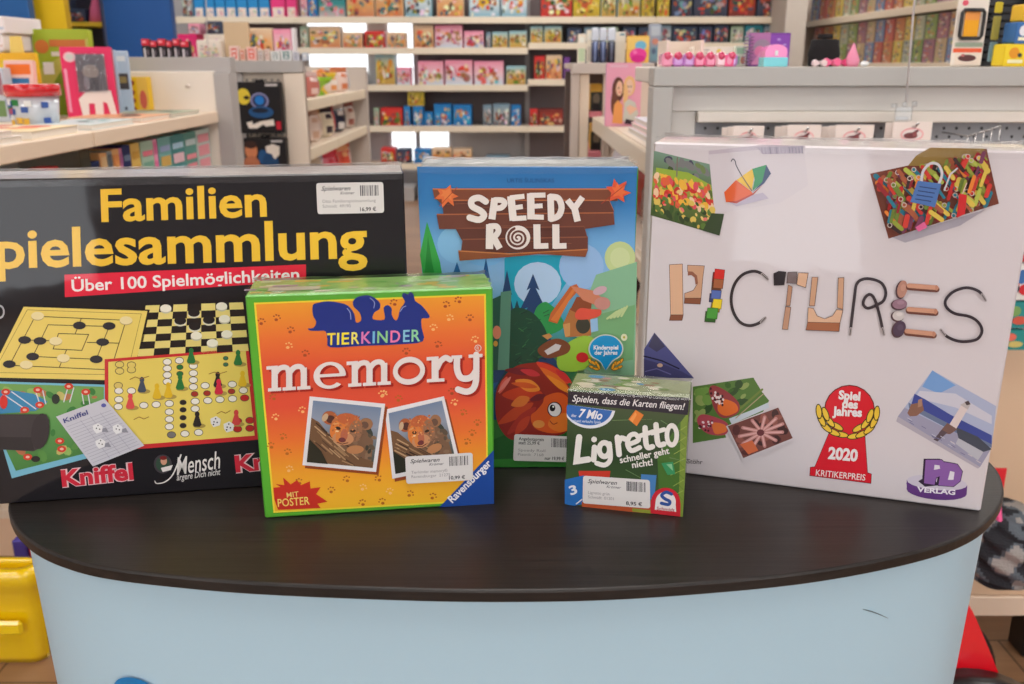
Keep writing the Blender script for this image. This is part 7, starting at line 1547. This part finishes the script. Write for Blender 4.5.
# ---- floor things
# yellow tub on wheels at lower left
pb = atz(50, 668, 0.0); TXR = pb.x
r_ = empty('yellow_bin', (TXR - .2, pb.y + .14, 0), 0, 'shiny yellow plastic bin on the floor at the lower left', 'bin')
mb = MB(); x0, x1, d0, d1, h = -.2, .195, -.14, -.085, .258
def ringr(z, sx, sy, rad=.03, n=5):
    out = []
    X0, X1, Y0, Y1 = x0 * sx, x1 * sx, d0 * sy, d1 * sy
    for cx, cy, a0 in ((X1 - rad, Y0 + rad, -90), (X1 - rad, Y1 - rad, 0), (X0 + rad, Y1 - rad, 90), (X0 + rad, Y0 + rad, 180)):
        for k in range(n): t = math.radians(a0 + 90 * k / (n - 1)); out.append((cx + rad * math.cos(t), cy + rad * math.sin(t), z))
    return out
lv = [(0.001, .9, .86), (.02, .93, .9), (.15, .97, .95), (.205, .99, .97), (.217, 1.02, 1.04), (.246, 1.03, 1.06), (h, 1.0, 1.02), (h, .93, .9), (.06, .86, .8)]
vs = []; fs = []
for z, sx, sy in lv: vs += ringr(z, sx, sy)
n = 20
for i in range(len(lv) - 1):
    for k in range(n): fs.append([i * n + k, i * n + (k + 1) % n, (i + 1) * n + (k + 1) % n, (i + 1) * n + k])
fs.append(list(range(n))[::-1]); fs.append([(len(lv) - 1) * n + k for k in range(n)])
mb.mesh(vs, fs, KK((250, 196, 6)), True); mb.obj('bin_body', GLOSSP, r_)
mb = MB(); mb.box(-.1, .16, -.158, -.143, .10, .135, KK((250, 200, 10)), .006); mb.obj('grip_ledge', GLOSSP, r_)
for i, (x0_, x1_, c, lab) in enumerate(((3, 17, (70, 60, 150), 'blue-purple box behind the yellow bin'), (19, 36, (190, 40, 60), 'dark red box behind the yellow bin'))):
    Y = 1.99; X0, X1 = xof(x0_, Y, .35), xof(x1_, Y, .35); mb = MB(); mb.box(-(X1 - X0) / 2, (X1 - X0) / 2, 0, .1, 0, zof(541, 1.99), KK(c), .004); mb.box(-(X1 - X0) * .4, (X1 - X0) * .4, -.001, -.0002, .03, .10, KK((60, 60, 140) if i else (226, 210, 200)))
    tag(mb.obj('storage_box', CARD, None, ((X0 + X1) / 2, Y, .0005)), lab, 'box')
# red ride-on toy behind the counter at the right
r_ = empty('ride_on_car', (.775, 1.42, 0), 0, 'red plastic ride-on car with black wheel, half hidden right of the counter', 'ride-on toy')
mb = MB(); RMx = Matrix.Rotation(math.pi / 2, 4, 'X')
prof = sm([(-.50, .14), (-.49, .3), (-.40, .38), (-.26, .42), (-.16, .52), (-.06, .545), (-.011, .496), (.028, .426), (.072, .338), (.13, .22), (.16, .14), (.165, .10)], 4) + [(.1, .1), (-.1, .1), (-.4, .1)]
mb.prism(prof, -.1, .1, KK((226, 20, 36)), M=RMx); mb.obj('car_body', GLOSSP, r_)
for sy in (-.123, .123):
    mb = MB(); mb.tube([(0.0, sy - .022, .186), (0.0, sy + .022, .186)], .185, KK((24, 22, 24)), 40); w = mb.obj('wheel', PLAST, r_); mb = MB(); mb.tube([(0.0, sy - .026, .186), (0.0, sy + .026, .186)], .08, KK((210, 40, 46)), 20); mb.obj('hub_cap', GLOSSP, w)
    mb = MB(); mb.tube([(-.36, sy - .02, .101), (-.36, sy + .02, .101)], .1, KK((24, 22, 24)), 24); mb.obj('wheel', PLAST, r_)
# ================================================================== light and camera
w = bpy.data.worlds.new('shop_air'); SC.world = w; w.use_nodes = True
w.node_tree.nodes['Background'].inputs[0].default_value = (1, .98, .96, 1); w.node_tree.nodes['Background'].inputs[1].default_value = .3
cam = bpy.data.cameras.new('camera'); co = bpy.data.objects.new('camera', cam); COL.objects.link(co); SC.camera = co
co.location = (0, 0, EYE); co.rotation_euler = (math.pi / 2 - PITCH, 0, 0)
cam.sensor_width = 36; cam.sensor_fit = 'HORIZONTAL'; cam.lens = F * 36 / 1024; cam.clip_start = .02
cam.dof.use_dof = True; cam.dof.focus_distance = .80; cam.dof.aperture_fstop = 10.0
vs_ = SC.view_settings; SC.display_settings.display_device = 'sRGB'; vs_.view_transform = 'Standard'; vs_.look = 'None'; vs_.gamma = 1; vs_.use_curve_mapping = False; vs_.exposure = EXPO
SC.cycles.max_bounces = 6; SC.cycles.transparent_max_bounces = 12
